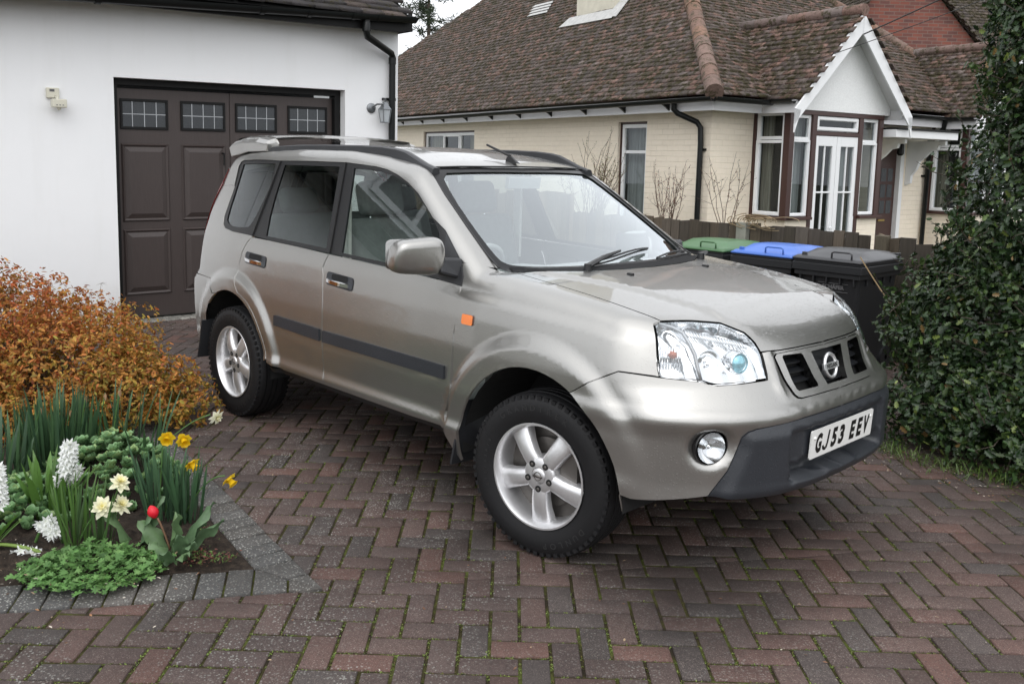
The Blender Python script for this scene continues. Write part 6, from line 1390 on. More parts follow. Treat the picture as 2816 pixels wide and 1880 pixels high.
# ---- headlamps
lamp_o = LAMP_TOP+[(.745, -.407, .88), (.764, -.412, .824), (.720, -.52, .817), (.677, -.612, .815), (.655, -.632, .819), (.637, -.656, .829), (.580, -.715, .835), (.534, -.770, .843), (.517, -.763, .88), (.482, -.733, .960), (.454, -.713, 1.019)]
pl_ = patch(PF, lamp_o, step=.016, off=-.001, flange=.05, gap=.004); pl_nof = patch(PF, lamp_o, step=.016, off=-.002, flange=.006, gap=.006)
DIV = [(.458, -.690, 1.024), (.497, -.655, 1.012), (.539, -.645, .995), (.575, -.648, .955), (.599, -.649, .92), (.620, -.655, .87), (.637, -.657, .83)]
for sg in (1, -1):
    mm = (lambda t: t) if sg == 1 else (lambda t: mirror(*t))
    hl = skin('headlight', [mm(pl_nof)], M_LENS)
    q = patch(PF, lamp_o, step=.014, off=lambda P: -.052-.005*np.sin(P[:, 1]*90)-.010*np.sin(P[:, 2]*28), flange=0, gap=.001); skin('reflector', [mm(q)], M_REFL, hl, False)
    # chrome side walls
    q2 = patch(PF, lamp_o, step=.014, off=-.004, flange=.060, gap=.004); V, Fs, Nn = q2; skin('lamp_housing', [mm((V, Fs[1:], Nn))], M_REFL, hl, False)
    mrr = np.array([1, sg, 1])
    dv = MB(); D_ = [np.array(p) for p in dens(DIV, .03, False)]; D_ = [p-grad(*[np.array([v]) for v in p])[0]*.006 for p in D_]; dv.tube([p*mrr for p in D_], .0075, 6); dv.build('lamp_divider', simple('lamp_bezel', (.35, .36, .37), .35, .5, var=.05) if 'M_BEZ' not in globals() else M_BEZ, hl, smooth=True)
    ax = np.array([.93, -.30, .08]); ax /= np.linalg.norm(ax); pc_ = np.array([.672, -.480, .878])
    m_ = MB(); m_.lathe([(-.03, .048), (.012, .042), (.018, .038), (.010, .034)], pc_*mrr, ax*mrr, 28); m_.build('projector_housing', M_CHROME, hl, smooth=True, auto=40)
    m_ = MB(); m_.lathe([(.010, .034), (.020, .028), (.026, .015), (.028, .001)], pc_*mrr, ax*mrr, 24); m_.build('projector_lens', M_BLUELENS, hl, smooth=True)
    b0 = np.array([.592, -.575, .875]); m_ = MB(); m_.lathe([(.030, .058), (.010, .052), (-.012, .036), (-.022, .016), (-.024, .001)], b0*mrr, ax*mrr, 28); m_.lathe([(-.02, .010), (.02, .010), (.026, .001)], b0*mrr, ax*mrr, 12); m_.build('main_beam_bowl', M_CHROME, hl, smooth=True, auto=40)
    # ribbed indicator block
    m_ = MB(); a1 = np.array([.60, -.78, .1]); a1 /= np.linalg.norm(a1); i0 = np.array([.520, -.700, .895]); s_ = np.cross(a1, [0, 0, 1]); s_ /= np.linalg.norm(s_)
    for k in range(9):
        c = i0+s_*(k-4)*.010; m_.tube([(c+np.array([0, 0, -.048]))*mrr, (c+np.array([0, 0, .048]))*mrr], .0045, 6)
    m_.build('indicator_ribs', M_REFL, hl, smooth=True)
    m_ = MB(); m_.lathe([(-.02, .016), (.0, .016), (.008, .001)], (i0-s_*.012+a1*.004+np.array([0, 0, .018]))*mrr, a1*mrr, 10); m_.build('indicator_bulb', simple('dim_amber', (.35, .10, .05), .3, var=.2), hl, smooth=True)
    # ribbed brow inside the top of the lamp
    m_ = MB()
    for k in range(22):
        t = k/21; y = -.62+.20*t; x = float(np.interp(y, [-.62, -.42], [.530, .668])); m_.tube([np.array([x-.02, y, 1.000-.055*t])*mrr, np.array([x+.006, y-.004, .972-.045*t])*mrr], .0035, 5)
    m_.build('ribbed_brow', M_REFL, hl, smooth=True)
# ---- doors
band_low = [(-.632, 1.071), (-1.073, 1.088), (-1.588, 1.107), (-2.0, 1.118), (-2.445, 1.130)]
BLz = lambda x: float(np.interp(-x, [.5, .632, 1.073, 1.588, 2.0, 2.445, 2.6], [1.066, 1.071, 1.088, 1.107, 1.118, 1.130, 1.133]))
def door_off(P):
    x, z = P[:, 0], P[:, 2]; o = .003*np.exp(-((z-.955)/.03)**2)
    o = o-.010*np.exp(-((z-.475)/.022)**2)+.006*np.exp(-((z-.435)/.018)**2)      # sill scallop
    for cx in (-1.448, -2.352):
        r = np.hypot((x-cx)/.125, (z-.975)/.040); 
    return o
D1 = -1.592
fd_o = [sd(FG-.003, 1.060), sd(FG, .85), sd(FG-.004, .60), sd(FG-.014, .50), sd(FG-.038, .405)]+[sd(x, .405) for x in (-.8, -1.1, -1.4)]+[sd(D1+.012, .405), sd(D1+.006, .62), sd(D1, .85), sd(D1-.02, .99), sd(D1-.035, 1.03), sd(D1-.02, 1.07), sd(D1, 1.104)]+[sd(x, BLz(x)) for x in (-1.3, -1.07, -.85, -.63)]
rd_o = [sd(D1-.004, 1.104), sd(D1-.024, 1.07), sd(D1-.039, 1.03), sd(D1-.024, .99), sd(D1-.004, .85), sd(D1+.002, .62), sd(D1+.008, .405)]+[sd(x, .405) for x in (-1.8, -2.0)]+[sd(-2.148, .425)]+[sd(x, z) for x, z in arch(-2.625, .478, 14, 62, 9)]+[sd(-2.50, .795), sd(-2.537, .835), sd(-2.550, .88), sd(-2.548, .95), sd(-2.53, 1.03), sd(-2.49, 1.095), sd(-2.455, 1.128)]+[sd(x, BLz(x)) for x in (-2.2, -1.9)]
def doubled(name, outer, **k): return both(name, M_PAINT, PC_, outer, step=.017, **k)
fdr = doubled('front_door', fd_o); rdr = doubled('rear_door', rd_o)
# moulding strips
def strip(x0, x1, z0, z1, z2, z3, parents, name='door_moulding'):
    o = smoothpoly([sd(x0, z0), sd(x1, z1), sd(x1, z2), sd(x0-.0, z3)], (), 0); p = patch(PC_, o, step=.02, off=.014, flange=.016, gap=0)
    for sg, par in ((1, parents[0]), (-1, parents[1])): skin(name, [p if sg == 1 else mirror(*p)], M_BUMP, par)
strip(D1+.02, -.562, .700, .696, .636, .640, fdr); strip(-2.083, D1-.014, .711, .703, .640, .654, rdr)
# handles
for cx, cz, prs in ((-1.450, .976, fdr), (-2.352, 1.002, rdr)):
    for sg, par in ((1, prs[0]), (-1, prs[1])):
        mrr = np.array([1, sg, 1]); rr = rrect(.124, .034, .02, 5); bz = MB(); lp = [sd(cx+a, cz+b-.05*a) for a, b in rr]
        p = patch(PC_, lp, step=.015, off=.004, flange=.006, gap=0); ho = skin('door_handle', [p if sg == 1 else mirror(*p)], M_BUMP, par)
        hb = MB(); y0 = sd(cx, cz)[1]; P_ = [np.array([cx+a, sd(cx+a, cz)[1]-.012-.016*(1-(a/.105)**2), cz-.008-.05*a]) for a in np.linspace(-.10, .10, 9)]
        V = []; 
        for q in P_: V += [(q+np.array([0, dy, dz]))*mrr for dy, dz in ((.008, -.014), (-.006, -.010), (-.006, .008), (.008, .012))]
        hb.add(V, [(4*i+j, 4*i+(j+1) % 4, 4*i+4+(j+1) % 4, 4*i+4+j) for i in range(8) for j in range(4)]+[(0, 1, 2, 3), (35, 34, 33, 32)]); hb.build('grip', M_CHROME, ho, smooth=True, auto=35)
        q = patch(PC_, [sd(cx+a*.6, cz+.016+b*.45) for a, b in rr], step=.015, off=.0055, flange=0, gap=0); skin('recess', [q if sg == 1 else mirror(*q)], M_BLACK, ho)
# ---- body: sill, quarter, cant rail, roof
sill_o = [sd(-.545, .402)]+[sd(x, .402) for x in (-1., -1.5, -2.0)]+[sd(-2.15, .40), sd(-2.12, .375)]+[sd(x, .372) for x in (-2.0, -1.5, -1.0)]+[sd(-.55, .372), sd(-.52, .38)]
both('sill', M_TRIM, PC_, sill_o, step=.03, off=-.012)
BT = [(-.548, 1.160), (-.717, 1.290), (-.831, 1.342), (-.985, 1.446), (-1.09, 1.496), (-1.198, 1.534), (-1.30, 1.558), (-1.415, 1.572), (-1.69, 1.587), (-2.0, 1.588), (-2.404, 1.585), (-2.88, 1.580)]
BQ = [(-2.915, 1.568), (-2.93, 1.54), (-2.905, 1.417), (-2.92, 1.30), (-2.926, 1.221), (-2.905, 1.178), (-2.851, 1.153), (-2.732, 1.141)]
WS_SIDE = [(-.400, -.712, 1.145), (-.495, -.700, 1.196), (-.657, -.674, 1.303), (-.875, -.634, 1.449), (-1.02, -.600, 1.540), (-1.071, -.586, 1.569)]
RAILY = [(-1.12, -.578), (-1.25, -.572), (-1.5, -.570), (-2.0, -.572), (-2.5, -.572), (-3.0, -.565), (-3.18, -.555)]
cant_o = [tp(-.44, -.744)]+WS_SIDE+[tp(x, y) for x, y in RAILY]+[(-3.22, -.60, 1.56), (-3.17, -.66, 1.50)]+[(-3.15, -.69, 1.42)]+[sd(-2.96, 1.42)]+[sd(x, z) for x, z in BQ[:3][::-1]]+[sd(x, z) for x, z in BT[::-1]]
pc1 = patch(PC_, cant_o, step=.026, gap=.0005)
q_o = [sd(-2.445, 1.134)]+[sd(x, z) for x, z in ((-2.49, 1.10), (-2.534, 1.03), (-2.552, .95), (-2.554, .88), (-2.541, .833), (-2.50, .79))]+[sd(x, z) for x, z in arch(-2.625, .474, 62, 13, 9)]+[sd(x, z) for x, z in arch(-2.625, .452, 12, 112, 20)]+[sd(-2.86, .745), sd(-2.944, .826), (-3.10, -.845, .828), (-3.28, -.79, .826), (-3.30, -.74, 1.0), (-3.27, -.72, 1.15), (-3.21, -.70, 1.30), (-3.15, -.69, 1.42), sd(-2.96, 1.42)]+[sd(x, z) for x, z in BQ[2:]]
pc2 = patch(PC_, q_o, step=.018, gap=.0005)
roof_o = [(-.990, 0, 1.58), (-1.0, -.2, 1.578), (-1.03, -.4, 1.575), (-1.075, -.578, 1.573)]+[tp(x, y) for x, y in RAILY]+[(-3.24, -.3, 1.60), (-3.26, 0, 1.60)]
pr1 = patch(PC_, roof_o, step=.035, gap=.001)
pb1 = patch(PR_, [(-3.26, 0, 1.60), (-3.24, -.3, 1.60), (-3.18, -.555, 1.58), (-3.22, -.60, 1.56), (-3.15, -.69, 1.42), (-3.21, -.70, 1.30), (-3.27, -.72, 1.15), (-3.30, -.74, 1.0), (-3.28, -.79, .826), (-3.45, -.5, .83), (-3.50, 0, .83)], holes=[[(-3.25, -.05, 1.5), (-3.22, -.52, 1.48), (-3.40, -.58, 1.08), (-3.44, -.05, 1.06)]], step=.04)
body = skin('body_shell', [pc1, mirror(*pc1), pc2, mirror(*pc2), pr1, mirror(*pr1), pb1, mirror(*pb1)], M_PAINT)
rgl = patch(PR_, [(-3.25, 0, 1.5), (-3.22, -.53, 1.49), (-3.40, -.59, 1.07), (-3.44, 0, 1.05)], step=.05, off=-.006); skin('rear_window', [rgl, mirror(*rgl)], M_QGLASS)
rb_o = [(-3.10, -.845, .826), (-3.28, -.79, .824), (-3.45, -.5, .828), (-3.50, 0, .828), (-3.6, 0, .36), (-3.5, -.5, .36), (-3.2, -.8, .38), sd(-3.07, .36), sd(-3.02, .42), sd(-2.98, .60), sd(-2.90, .72), sd(-2.87, .74), sd(-2.944, .826)]
prb = patch(PR_, rb_o, step=.035); skin('rear_bumper', [prb, mirror(*prb)], M_PAINT)
arl = patch(PC_, [sd(x, z) for x, z in arch(-2.625, .452, 112, 150, 8)]+[sd(-3.00, .60), sd(-2.92, .72), sd(-2.87, .742), sd(-2.80, .755)], step=.03); skin('rear_arch_lip', [arl], M_PAINT); skin('rear_arch_lip', [mirror(*arl)], M_PAINT)
# tail lamps: tall and red along the rear pillar
tl_o = [(-3.13, -.655, 1.545), (-3.17, -.60, 1.54), (-3.26, -.64, 1.30), (-3.34, -.66, 1.10), (-3.29, -.74, 1.06), (-3.24, -.72, 1.15), (-3.18, -.705, 1.30), (-3.13, -.69, 1.42)]
both('tail_lamp', M_REDL, PR_, tl_o, step=.02, off=.008)
# black window band with three openings a side
FPn = smoothpoly([sd(x, z) for x, z in ((-1.599, 1.558), (-1.399, 1.553), (-1.231, 1.530), (-1.098, 1.490), (-.982, 1.432), (-.83, 1.335), (-.745, 1.265), (-.665, 1.100), (-1.073, 1.108), (-1.488, 1.122))], (0, 7, 9), 1)
RPn = smoothpoly([sd(x, z) for x, z in ((-2.330, 1.562), (-1.745, 1.563), (-1.645, 1.132), (-2.300, 1.148), (-2.335, 1.30))], (0, 1, 2, 3), 1)
QPn = smoothpoly([sd(x, z) for x, z in ((-2.870, 1.556), (-2.440, 1.565), (-2.425, 1.44), (-2.470, 1.30), (-2.515, 1.20), (-2.560, 1.178), (-2.730, 1.170), (-2.860, 1.190), (-2.875, 1.25), (-2.868, 1.40))], (0, 1), 1)
band_o = [sd(x, z) for x, z in BT]+[sd(x, z) for x, z in BQ]+[sd(-2.46, 1.134)]+[sd(x, BLz(x)+.001) for x in (-2.2, -1.9, -1.6, -1.3, -1.07, -.85, -.63)]+[sd(FG, 1.066), sd(FG, 1.10)]
bd_ = both('window_trim', M_TRIM, PC_, band_o, holes=[FPn, RPn, QPn], step=.022, off=-.004, flange=.012, gap=.001)
for nm, pn_, mt_ in (('front_side_glass', FPn, M_SGLASS), ('rear_side_glass', RPn, M_QGLASS), ('quarter_glass', QPn, M_QGLASS)):
    c_ = np.mean(np.array(pn_), 0); big = [tuple(c_+(np.array(p)-c_)*1.03) for p in pn_]; both(nm, mt_, PC_, big, step=.04, off=-.009, flange=0, gap=0)
# door split and pillar lines on the band
for sg in (1, -1):
    for a, b in (((-1.690, 1.587), (-1.592, 1.106)), ((-2.385, 1.585), (-2.455, 1.132))):
        m_ = MB(); P_ = [np.array(sd(a[0]+(b[0]-a[0])*t, a[1]+(b[1]-a[1])*t))*[1, sg, 1] for t in np.linspace(0, 1, 12)]; m_.tube(P_, .0035, 5); m_.build('door_seal', M_BLACK, car)
# windscreen
ws_o = [(-.985, 0, 1.577), (-1.0, -.2, 1.576), (-1.025, -.4, 1.574), (-1.068, -.575, 1.570)]+[(x, y+.006, z) for x, y, z in WS_SIDE[::-1]]+[tp(-.36, -.675), tp(-.24, -.55), tp(-.16, -.4), tp(-.115, -.2), tp(-.105, 0)]
wsi = smoothpoly([(-.955, 0, 1.56), (-.965, -.2, 1.56), (-.99, -.42, 1.555), (-1.015, -.545, 1.545), (-.86, -.600, 1.44), (-.66, -.638, 1.30), (-.50, -.66, 1.20), (-.425, -.66, 1.16), (-.34, -.60, 1.155), (-.24, -.40, 1.155), (-.20, -.2, 1.157), (-.19, 0, 1.16)], (0, 11), 1)
wsp = patch(PC_, ws_o, step=.022, off=-.010, flange=0, gap=0); skin('windscreen', [wsp, mirror(*wsp)], M_WSGLASS)
frp = patch(PC_, ws_o[:-1]+[ws_o[-1]]+[tuple(p) for p in wsi[::-1]], step=.020, off=-.003, flange=0, gap=0); skin('windscreen_surround', [frp, mirror(*frp)], M_FRIT)
seal = MB(); 
for sg in (1, -1): seal.tube([np.array(p)*[1, sg, 1]-np.array([0, 0, .002]) for p in dens(WS_SIDE[:-1], .05, False)], .0045, 6)
seal.tube([np.array(p) for p in [(-.988, 0, 1.584)]] if False else [np.array(p) for p in ([(-1.062, -.555, 1.575), (-1.028, -.4, 1.581), (-1.0, -.2, 1.583), (-.990, 0, 1.584), (-1.0, .2, 1.583), (-1.028, .4, 1.581), (-1.062, .555, 1.575)])], .0045, 6); seal.build('windscreen_seal', M_TRIM, car, smooth=True)
# roof rails
RT = [(-2.66, 1.640), (-2.60, 1.672), (-2.3, 1.682), (-2.0, 1.684), (-1.65, 1.682), (-1.45, 1.676), (-1.32, 1.665), (-1.25, 1.652), (-1.17, 1.622), (-1.09, 1.592), (-1.015, 1.572)]
for sg in (-1, 1):
    V = []
    for x, zt in RT:
        yb = -.585+.012*0; zb = tp(x, -.60)[2]-.01; zb2 = tp(x, -.55)[2]-.01; V += [np.array(p)*[1, -sg, 1] for p in ((x, -.606, zb), (x, -.597, max(zt-.006, zb+.004)), (x, -.585, max(zt, zb+.006)), (x, -.563, max(zt, zb+.006)), (x, -.556, max(zt-.006, zb+.004)), (x, -.553, zb2))]
    n = 6; m_ = MB(); m_.add(V, [(i*n+j, i*n+j+1, (i+1)*n+j+1, (i+1)*n+j) for i in range(len(RT)-1) for j in range(n-1)]+[tuple(range(n)), tuple(range((len(RT)-1)*n, len(RT)*n))]); m_.build('roof_rail', M_RAIL, car, smooth=True, auto=40)
# rear spoiler bridging the rails
def spl(y):
    a = abs(y)/.60; zt = 1.757-.030*a**2.5; x0 = -2.96+.02*a; return [(x0+.30*(1-a*.2), zt-.022), (x0+.28, zt-.010), (x0+.18, zt), (x0, zt+.002), (x0-.20, zt-.010), (x0-.235, zt-.022), (x0-.20, zt-.034), (x0, zt-.030), (x0+.2, zt-.028)]
ys_ = np.linspace(-.53, .53, 25); V = []
for y in ys_: V += [(x, y, z) for x, z in spl(y)]
k = 9; m_ = MB(); m_.add(V, [(i*k+j, i*k+(j+1) % k, (i+1)*k+(j+1) % k, (i+1)*k+j) for i in range(24) for j in range(k)]); spo = m_.build('spoiler', M_PAINT, car, smooth=True, auto=50)
for sg in (-1, 1):
    V = []
    for y, sc in ((.525, 1), (.575, .98), (.605, .92)):
        zt = 1.757-.030*(y/.6)**2.5-(.0 if y < .55 else .008 if y < .59 else .028); V += [np.array((x, y*sg, z)) for x, z in ((-2.655, 1.640), (-2.645, 1.690), (-2.68, zt-.012), (-2.80, zt), (-3.0, zt-.004), (-3.12, zt-.020), (-3.16, zt-.04), (-3.13, 1.60), (-2.9, 1.635))]
    m_ = MB(); m_.add(V, [(i*9+j, i*9+(j+1) % 9, (i+1)*9+(j+1) % 9, (i+1)*9+j) for i in range(2) for j in range(9)]+[tuple(range(9)), tuple(range(18, 27))]); m_.build('spoiler_end', M_PAINT, spo, bevel=.006)
# antenna, washer jets, wipers
m_ = MB(); z0 = tp(-1.07, 0)[2]; m_.add([(-1.115, -.016, z0-.004), (-1.02, -.011, z0-.004), (-1.02, .011, z0-.004), (-1.115, .016, z0-.004), (-1.105, -.009, z0+.034), (-1.075, -.007, z0+.036), (-1.075, .007, z0+.036), (-1.105, .009, z0+.034)], [(0, 1, 2, 3), (4, 5, 6, 7), (0, 1, 5, 4), (1, 2, 6, 5), (2, 3, 7, 6), (3, 0, 4, 7)]); an = m_.build('antenna', M_TRIM, car, bevel=.004)
m_ = MB(); m_.tube([(-1.085, 0, z0+.036), (-1.275, 0, 1.700)], [.008, .0065], 8); m_.build('antenna_rod', M_TRIM, an, smooth=True)
m_ = MB()
for y in (-.29, .29): q = np.array(tp(.0, y)); m_.box(q+[0, 0, .003], (.032, .020, .012))
m_.build('washer_jets', M_TRIM, car, bevel=.004)
cw = patch(PC_, [tp(-.40, -.655), tp(-.31, -.55), tp(-.235, -.4), tp(-.195, -.2), tp(-.185, 0), tp(-.088, 0), tp(-.098, -.2), tp(-.143, -.4), tp(-.224, -.55), tp(-.355, -.665)], step=.018, off=.002, flange=0, gap=0); skin('cowl_panel', [cw, mirror(*cw)], M_COWL)
def wsp3(x, y, h=.0): p = np.array(tp(x, y)); n0 = grad(*[np.array([v]) for v in p])[0]; return p+n0*h
for arm, bl in (((( -.155, -.40), (-.24, -.19), (-.295, -.02)), ((-.215, -.33), (-.335, .26))), (((-.17, .50), (-.21, .58), (-.27, .62)), ((-.21, .18), (-.33, .64)))):
    m_ = MB(); m_.tube([wsp3(x, y, h) for (x, y), h in zip(arm, (.02, .035, .03))], [.014, .010, .006], 6); m_.lathe([(0, .02), (.03, .017), (.034, .001)], wsp3(*arm[0], .0), (0, 0, 1), 12); wo_ = m_.build('wiper', M_TRIM, car, smooth=True, auto=40)
    m_ = MB(); m_.tube([wsp3(bl[0][0]+(bl[1][0]-bl[0][0])*t, bl[0][1]+(bl[1][1]-bl[0][1])*t, .012+.016*sin(pi*t)) for t in np.linspace(0, 1, 9)], .005, 5); m_.tube([wsp3(bl[0][0]+(bl[1][0]-bl[0][0])*t, bl[0][1]+(bl[1][1]-bl[0][1])*t, .006) for t in np.linspace(0, 1, 9)], .005, 5); m_.build('wiper_blade', M_TRIM, wo_)
# side repeater
for sg in (1, -1):
    o = [sd(-.425+a, .925+b) for a, b in rrect(.036, .022, .008, 4)]; p = patch(PF, o, step=.01, off=.007, flange=.01, gap=0); skin('side_repeater', [p if sg == 1 else mirror(*p)], M_AMBER)
# mirrors
for sg in (1, -1):
    mrr = np.array([1, sg, 1]); tri = [sd(x, z) for x, z in ((-.700, 1.275), (-.548, 1.158), (-.514, 1.10), (-.513, 1.060), (-.66, 1.070))]
    p = patch(PC_, tri, step=.02, off=.006, flange=.01, gap=0); mo = skin('door_mirror', [p if sg == 1 else mirror(*p)], M_RAIL)
    # superellipsoid shell
    V = []; nu, nv = 20, 28
    for i in range(nu+1):
        u = -pi/2+pi*i/nu
        for j in range(nv):
            v = 2*pi*j/nv; c = lambda t, e: math.copysign(abs(t)**e, t); x_ = c(cos(u), .38)*c(cos(v), .75); y_ = c(sin(u), .42); z_ = c(cos(u), .38)*c(sin(v), .48)
            V.append(np.array([-.640+x_*.070+(.015*z_), -.985+y_*.120*(1-.10*max(0, z_)), 1.190+z_*(.082+.008*y_)]))
    R3 = Matrix.Rotation(radians(-14), 3, 'Z'); V = [np.array(R3 @ Vector(v-np.array([-.655, -.985, 1.19])))+np.array([-.655, -.985, 1.19]) for v in V]
    piv = np.array([-.60, -.845, 1.16]); RF = np.array(Matrix.Rotation(radians(-84), 3, 'Z'))
    def fold(p): return np.array(p) if sg == 1 else piv+RF @ (np.array(p)-piv)+np.array([-.03, .045, -.045])      # the far mirror is folded back against the door
    m_ = MB(); m_.add([fold(v)*mrr for v in V], [(i*nv+j, i*nv+(j+1) % nv, (i+1)*nv+(j+1) % nv, (i+1)*nv+j) for i in range(nu) for j in range(nv)]); m_.build('mirror_shell', M_PAINT, mo, smooth=True)
    m_ = MB(); m_.add([np.array(v)*mrr for v in ((-.68, -.80, 1.085), (-.53, -.80, 1.08), (-.56, -.91, 1.115), (-.68, -.91, 1.115), (-.68, -.80, 1.165), (-.54, -.80, 1.18), (-.575, -.91, 1.185), (-.68, -.91, 1.185))], [(0, 3, 2, 1), (4, 5, 6, 7), (0, 1, 5, 4), (1, 2, 6, 5), (2, 3, 7, 6), (3, 0, 4, 7)]); m_.build('mirror_foot', M_RAIL, mo, bevel=.012)
    m_ = MB(); 
    gl_ = [np.array(R3 @ Vector((-.078, a*.108, b*.068)))+np.array([-.655, -.985, 1.19]) for a, b in rrect(1, 1, .3, 5)]; m_.add([fold(g_)*mrr for g_ in gl_], [tuple(range(len(gl_)))]); m_.build('mirror_glass', M_CHROME, mo)
# mud flaps
for sx, zt, zb_ in ((-.47, .56, .265), (-3.03, .55, .30)):
    for sg in (1, -1):
        m_ = MB(); m_.add([np.array(v)*[1, sg, 1] for v in ((sx+.04, -.895, zt), (sx+.05, -.70, zt), (sx+.01, -.70, zb_), (sx-.01, -.905, zb_), (sx+.02, -.9, (zt+zb_)/2))], [(0, 4, 3, 2, 1)]); m_.build('mud_flap', M_RAIL, car, solid=.012)
# wheel wells and underbody
m_ = MB()
for cx in (0, -2.625):
    for sg in (-1, 1):
        V = []; 
        for y in (.86, .50):
            V += [(cx+.456*cos(a), y*sg, .338+.456*sin(a)) for a in np.linspace(-.05, pi+.05, 24)]
        m_.add(V, [(i, i+1, 24+i+1, 24+i) for i in range(23)]); m_.add([(cx, .50*sg, .338)]+[(cx+.46*cos(a), .5*sg, .338+.46*sin(a)) for a in np.linspace(-.05, pi+.05, 24)], [(0, i, i+1) for i in range(1, 24)])
m_.box((-1.31, 0, .40), (1.70, 1.50, .08)); m_.box((-1.31, 0, .33), (3.6, .80, .08)); m_.box((.3, 0, .58), (.35, .9, .34)); m_.box((.45, 0, .42), (.30, .9, .05)); m_.box((-3.2, 0, .45), (.5, 1.2, .2)); m_.build('underbody', M_BLACK, car)
# ---- cabin
cb = MB(); cb.box((-1.75, 0, .42), (2.9, 1.5, .06)); cb.box((-.52, 0, .80), (.05, 1.30, .46)); cb.build('cabin_floor', M_CAB, car)
m_ = MB(); n = 14; V = []
for i in range(n+1):
    y = -.68+1.36*i/n; V += [(-.36, y, 1.085), (-.55, y, 1.095+.012*cos(y*3)), (-.78, y, 1.075+.02*(1 if -.6 < y < -.15 else 0)), (-.86, y, 1.02), (-.84, y, .72)]
m_.add(V, [(5*i+j, 5*i+j+1, 5*i+6+j, 5*i+5+j) for i in range(n) for j in range(4)]); m_.build('dashboard', M_CAB, car, smooth=True, auto=40)
st = MB(); sc_ = np.array([-.98, -.36, 1.03]); a_ = np.array([-.82, 0, .57]); u1 = np.array([0, 1., 0]); u2 = np.cross(a_/np.linalg.norm(a_), u1)
st.tube([sc_+.19*(cos(t)*u1+sin(t)*u2) for t in np.linspace(0, 2*pi, 32)[:-1]], .014, 8, closed=True); st.tube([sc_+.18*u1, sc_-.18*u1], .016, 6); st.tube([sc_, sc_-.17*u2], .016, 6); st.tube([sc_, sc_+np.array([.22, 0, -.12])], .03, 8); st.build('steering_wheel', M_CAB, car, smooth=True)
def rbox(c, size, R=None, name='x', mat=M_SEAT, parent=car, bv=.04):
    m_ = MB(); m_.box(c, size, R); o = m_.build(name, mat, parent, smooth=True); b = o.modifiers.new('Bevel', 'BEVEL'); b.width = bv; b.segments = 4; return o
for y in (-.37, .37):
    s = rbox((-1.40, y, .66), (.52, .50, .16), None, 'seat'); R_ = Matrix.Rotation(radians(-16), 3, 'Y'); rbox((-1.68, y, .98), (.14, .50, .60), R_, 'backrest', parent=s); rbox((-1.775, y, 1.385), (.11, .29, .20), R_, 'headrest', parent=s, bv=.045)
    m_ = MB()
    for d in (-.07, .07): m_.tube([(-1.755, y+d, 1.22), (-1.775, y+d, 1.33)], .007, 6)
    m_.build('headrest_posts', M_CHROME, s)
s = rbox((-2.25, 0, .66), (.5, 1.25, .16), None, 'rear_seat'); R_ = Matrix.Rotation(radians(-20), 3, 'Y'); rbox((-2.53, 0, .97), (.14, 1.25, .58), R_, 'backrest', parent=s)
for y in (-.40, .40): rbox((-2.62, y, 1.335), (.10, .26, .16), R_, 'headrest', parent=s, bv=.04)
m_ = MB(); m_.box((-1.685, -.655, 1.25), (.06, .02, .5)); m_.box((-1.685, .655, 1.25), (.06, .02, .5)); m_.box((-2.8, 0, 1.0), (.5, 1.2, .04)); m_.build('cabin_trim', M_CABL, car)
m_ = MB(); m_.box((-.98, .0, 1.50), (.03, .24, .065), Matrix.Rotation(radians(10), 3, 'Y')); m_.tube([(-.975, 0, 1.51), (-.985, 0, 1.545)], .01, 6); m_.build('interior_mirror', M_CAB, car, bevel=.01)
hl_ = patch(PC_, roof_o, step=.08, off=-.045, flange=0, gap=0); skin('headlining', [hl_, mirror(*hl_)], M_CABL)
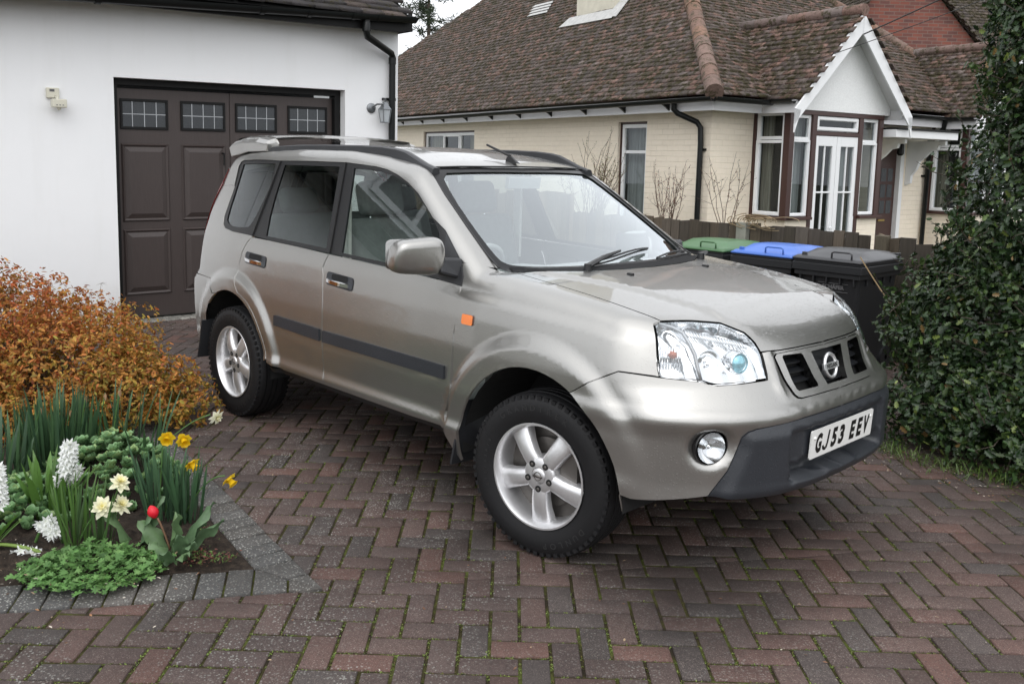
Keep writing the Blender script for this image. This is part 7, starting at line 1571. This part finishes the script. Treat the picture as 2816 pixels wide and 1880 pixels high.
# inner cant rails so that daylight does not show past the pillars
# ---- wheels (local: axle along y, outer face toward -y)
def make_wheel():
    T = MB(); n = 72
    prof = [(.10, .222), (.104, .232), (.112, .262), (.113, .285), (.108, .312), (.098, .330), (.085, .339), (.06, .342), (.058, .334), (.052, .334), (.050, .343), (.020, .343), (.018, .334), (.012, .334), (.010, .343), (-.010, .343), (-.012, .334), (-.018, .334), (-.020, .343), (-.050, .343), (-.052, .334), (-.058, .334), (-.06, .342), (-.085, .339), (-.098, .330), (-.108, .312), (-.113, .285), (-.112, .262), (-.104, .232), (-.10, .222)]
    T.lathe([(h, r) for h, r in prof], (0, 0, 0), (0, -1, 0), n)
    # shoulder lugs
    for k in range(60):
        a = 2*pi*k/60
        for sd_ in (-1, 1):
            c = np.array([cos(a)*.3265, sd_*.0955, sin(a)*.3265]); R_ = Matrix.Rotation(-a, 3, 'Y'); T.box(c, (.016, .020, .019), R_)
    tyre = T
    Rm = MB(); Rm.lathe([(.100, .214), (.106, .222), (.108, .221), (.108, .214), (.100, .209), (.085, .203), (.05, .196), (-.10, .200)], (0, 0, 0), (0, -1, 0), 64)
    # five spokes
    yo = .0
    for k in range(5):
        a = radians(-90+72*k); er = np.array([cos(a), 0, sin(a)]); et = np.array([-sin(a), 0, cos(a)]); ey = np.array([0, -1., 0]); V = []
        st_ = [(.045, .036, .092, .04), (.075, .036, .096, .04), (.105, .037, .096, .042), (.14, .040, .092, .045), (.17, .043, .085, .05), (.190, .046, .080, .05), (.2045, .049, .078, .05)]
        for r, hw, ht, dp in st_:
            for q, hh in ((-1.06, -dp), (-1.0, -.014), (-.80, -.0045), (-.35, 0), (.35, 0), (.80, -.0045), (1.0, -.014), (1.06, -dp)): V.append(er*r+et*hw*q+ey*(ht+hh))
        c = 8; Rm.add(V, [(i*c+j, i*c+j+1, (i+1)*c+j+1, (i+1)*c+j) for i in range(len(st_)-1) for j in range(c-1)])
    # hub with wells for the nuts
    Rm.lathe([(.03, .080), (.078, .078), (.088, .074), (.0935, .066), (.0935, .034)], (0, 0, 0), (0, -1, 0), 40)
    rim = Rm
    Hb = MB(); Hb.lathe([(.090, .034), (.097, .031), (.100, .026), (.101, .001)], (0, 0, 0), (0, -1, 0), 28)
    Em = MB(); Em.tube([(.017*cos(t), -.1015, .017*sin(t)) for t in np.linspace(0, 2*pi, 24)[:-1]], .002, 6, closed=True); Em.box((0, -.102, 0), (.046, .004, .009))
    Nt = MB()
    for k in range(5):
        a = radians(-90+72*k); c = (cos(a)*.055, 0, sin(a)*.055); Nt.lathe([(.0925, .0135), (.0970, .0135), (.0974, .0001)], c, (0, -1, 0), 16)
    Nu = MB()
    for k in range(5):
        a = radians(-90+72*k); c = (cos(a)*.055+.0015, 0, sin(a)*.055-.001); Nu.lathe([(.0965, .0072), (.0995, .0072), (.1005, .004), (.1008, .001)], c, (0, -1, 0), 6)
    Ds = MB(); Ds.lathe([(.02, .145), (.02, .06)], (0, 0, 0), (0, -1, 0), 32); Ds.lathe([(-.10, .199), (.0, .199), (.0, .15), (-.01, .001)], (0, 0, 0), (0, -1, 0), 32); Ds.box((.12, -.03, .05), (.08, .05, .12))
    root = Ds.build('wheel', M_DISC, None, smooth=True, auto=40)
    parts = [tyre.build('tyre', M_RUB, root, smooth=True, auto=35), rim.build('rim', M_ALLOY, root, smooth=True, auto=45), Hb.build('hub_cap', M_ALLOY, root, smooth=True, auto=40), Em.build('hub_emblem', M_DISC, root, smooth=True), Nt.build('nut_wells', M_BLACK, root), Nu.build('wheel_nuts', M_DISC, root)]
    # raised sidewall lettering
    for txt, a0, step_, rr in (('GRANDTREK', 128, -8.2, .284), ('DUNLOP', 322, -8.2, .284), ('215/65R16', 200, -5.5, .262)):
        lt_ = MB()
        for i, ch_ in enumerate(txt):
            a = radians(a0+i*step_); V, Fs = textmesh(ch_, .034 if rr > .27 else .018, .0006, 0, 1.1); er = np.array([cos(a), 0, sin(a)]); et = np.array([sin(a), 0, -cos(a)])
            lt_.add([er*rr+et*v[0]+er*v[1]+np.array([0, -.1142, 0]) for v in V], Fs)
        parts.append(lt_.build('sidewall_lettering', M_RUBT, root))
    return root
w0 = make_wheel(); kids = list(w0.children)
def place_wheel(o, loc, rz): o.location = loc; o.rotation_euler = (0, 0, rz)
spots = [((0, -.765, .3405), radians(9.5)), ((-2.625, -.765, .3405), 0), ((0, .765, .3405), pi+radians(9.5)), ((-2.625, .765, .3405), pi)]
for i, (lc, rz) in enumerate(spots):
    if i == 0: r_ = w0; ks = kids
    else:
        r_ = w0.copy(); COL.objects.link(r_); ks = []
        for k_ in kids: c_ = k_.copy(); COL.objects.link(c_); c_.parent = r_
    r_.parent = car; r_.matrix_parent_inverse = car.matrix_basis.inverted(); place_wheel(r_, lc, rz)
for sg in (-1, 1):
    pass
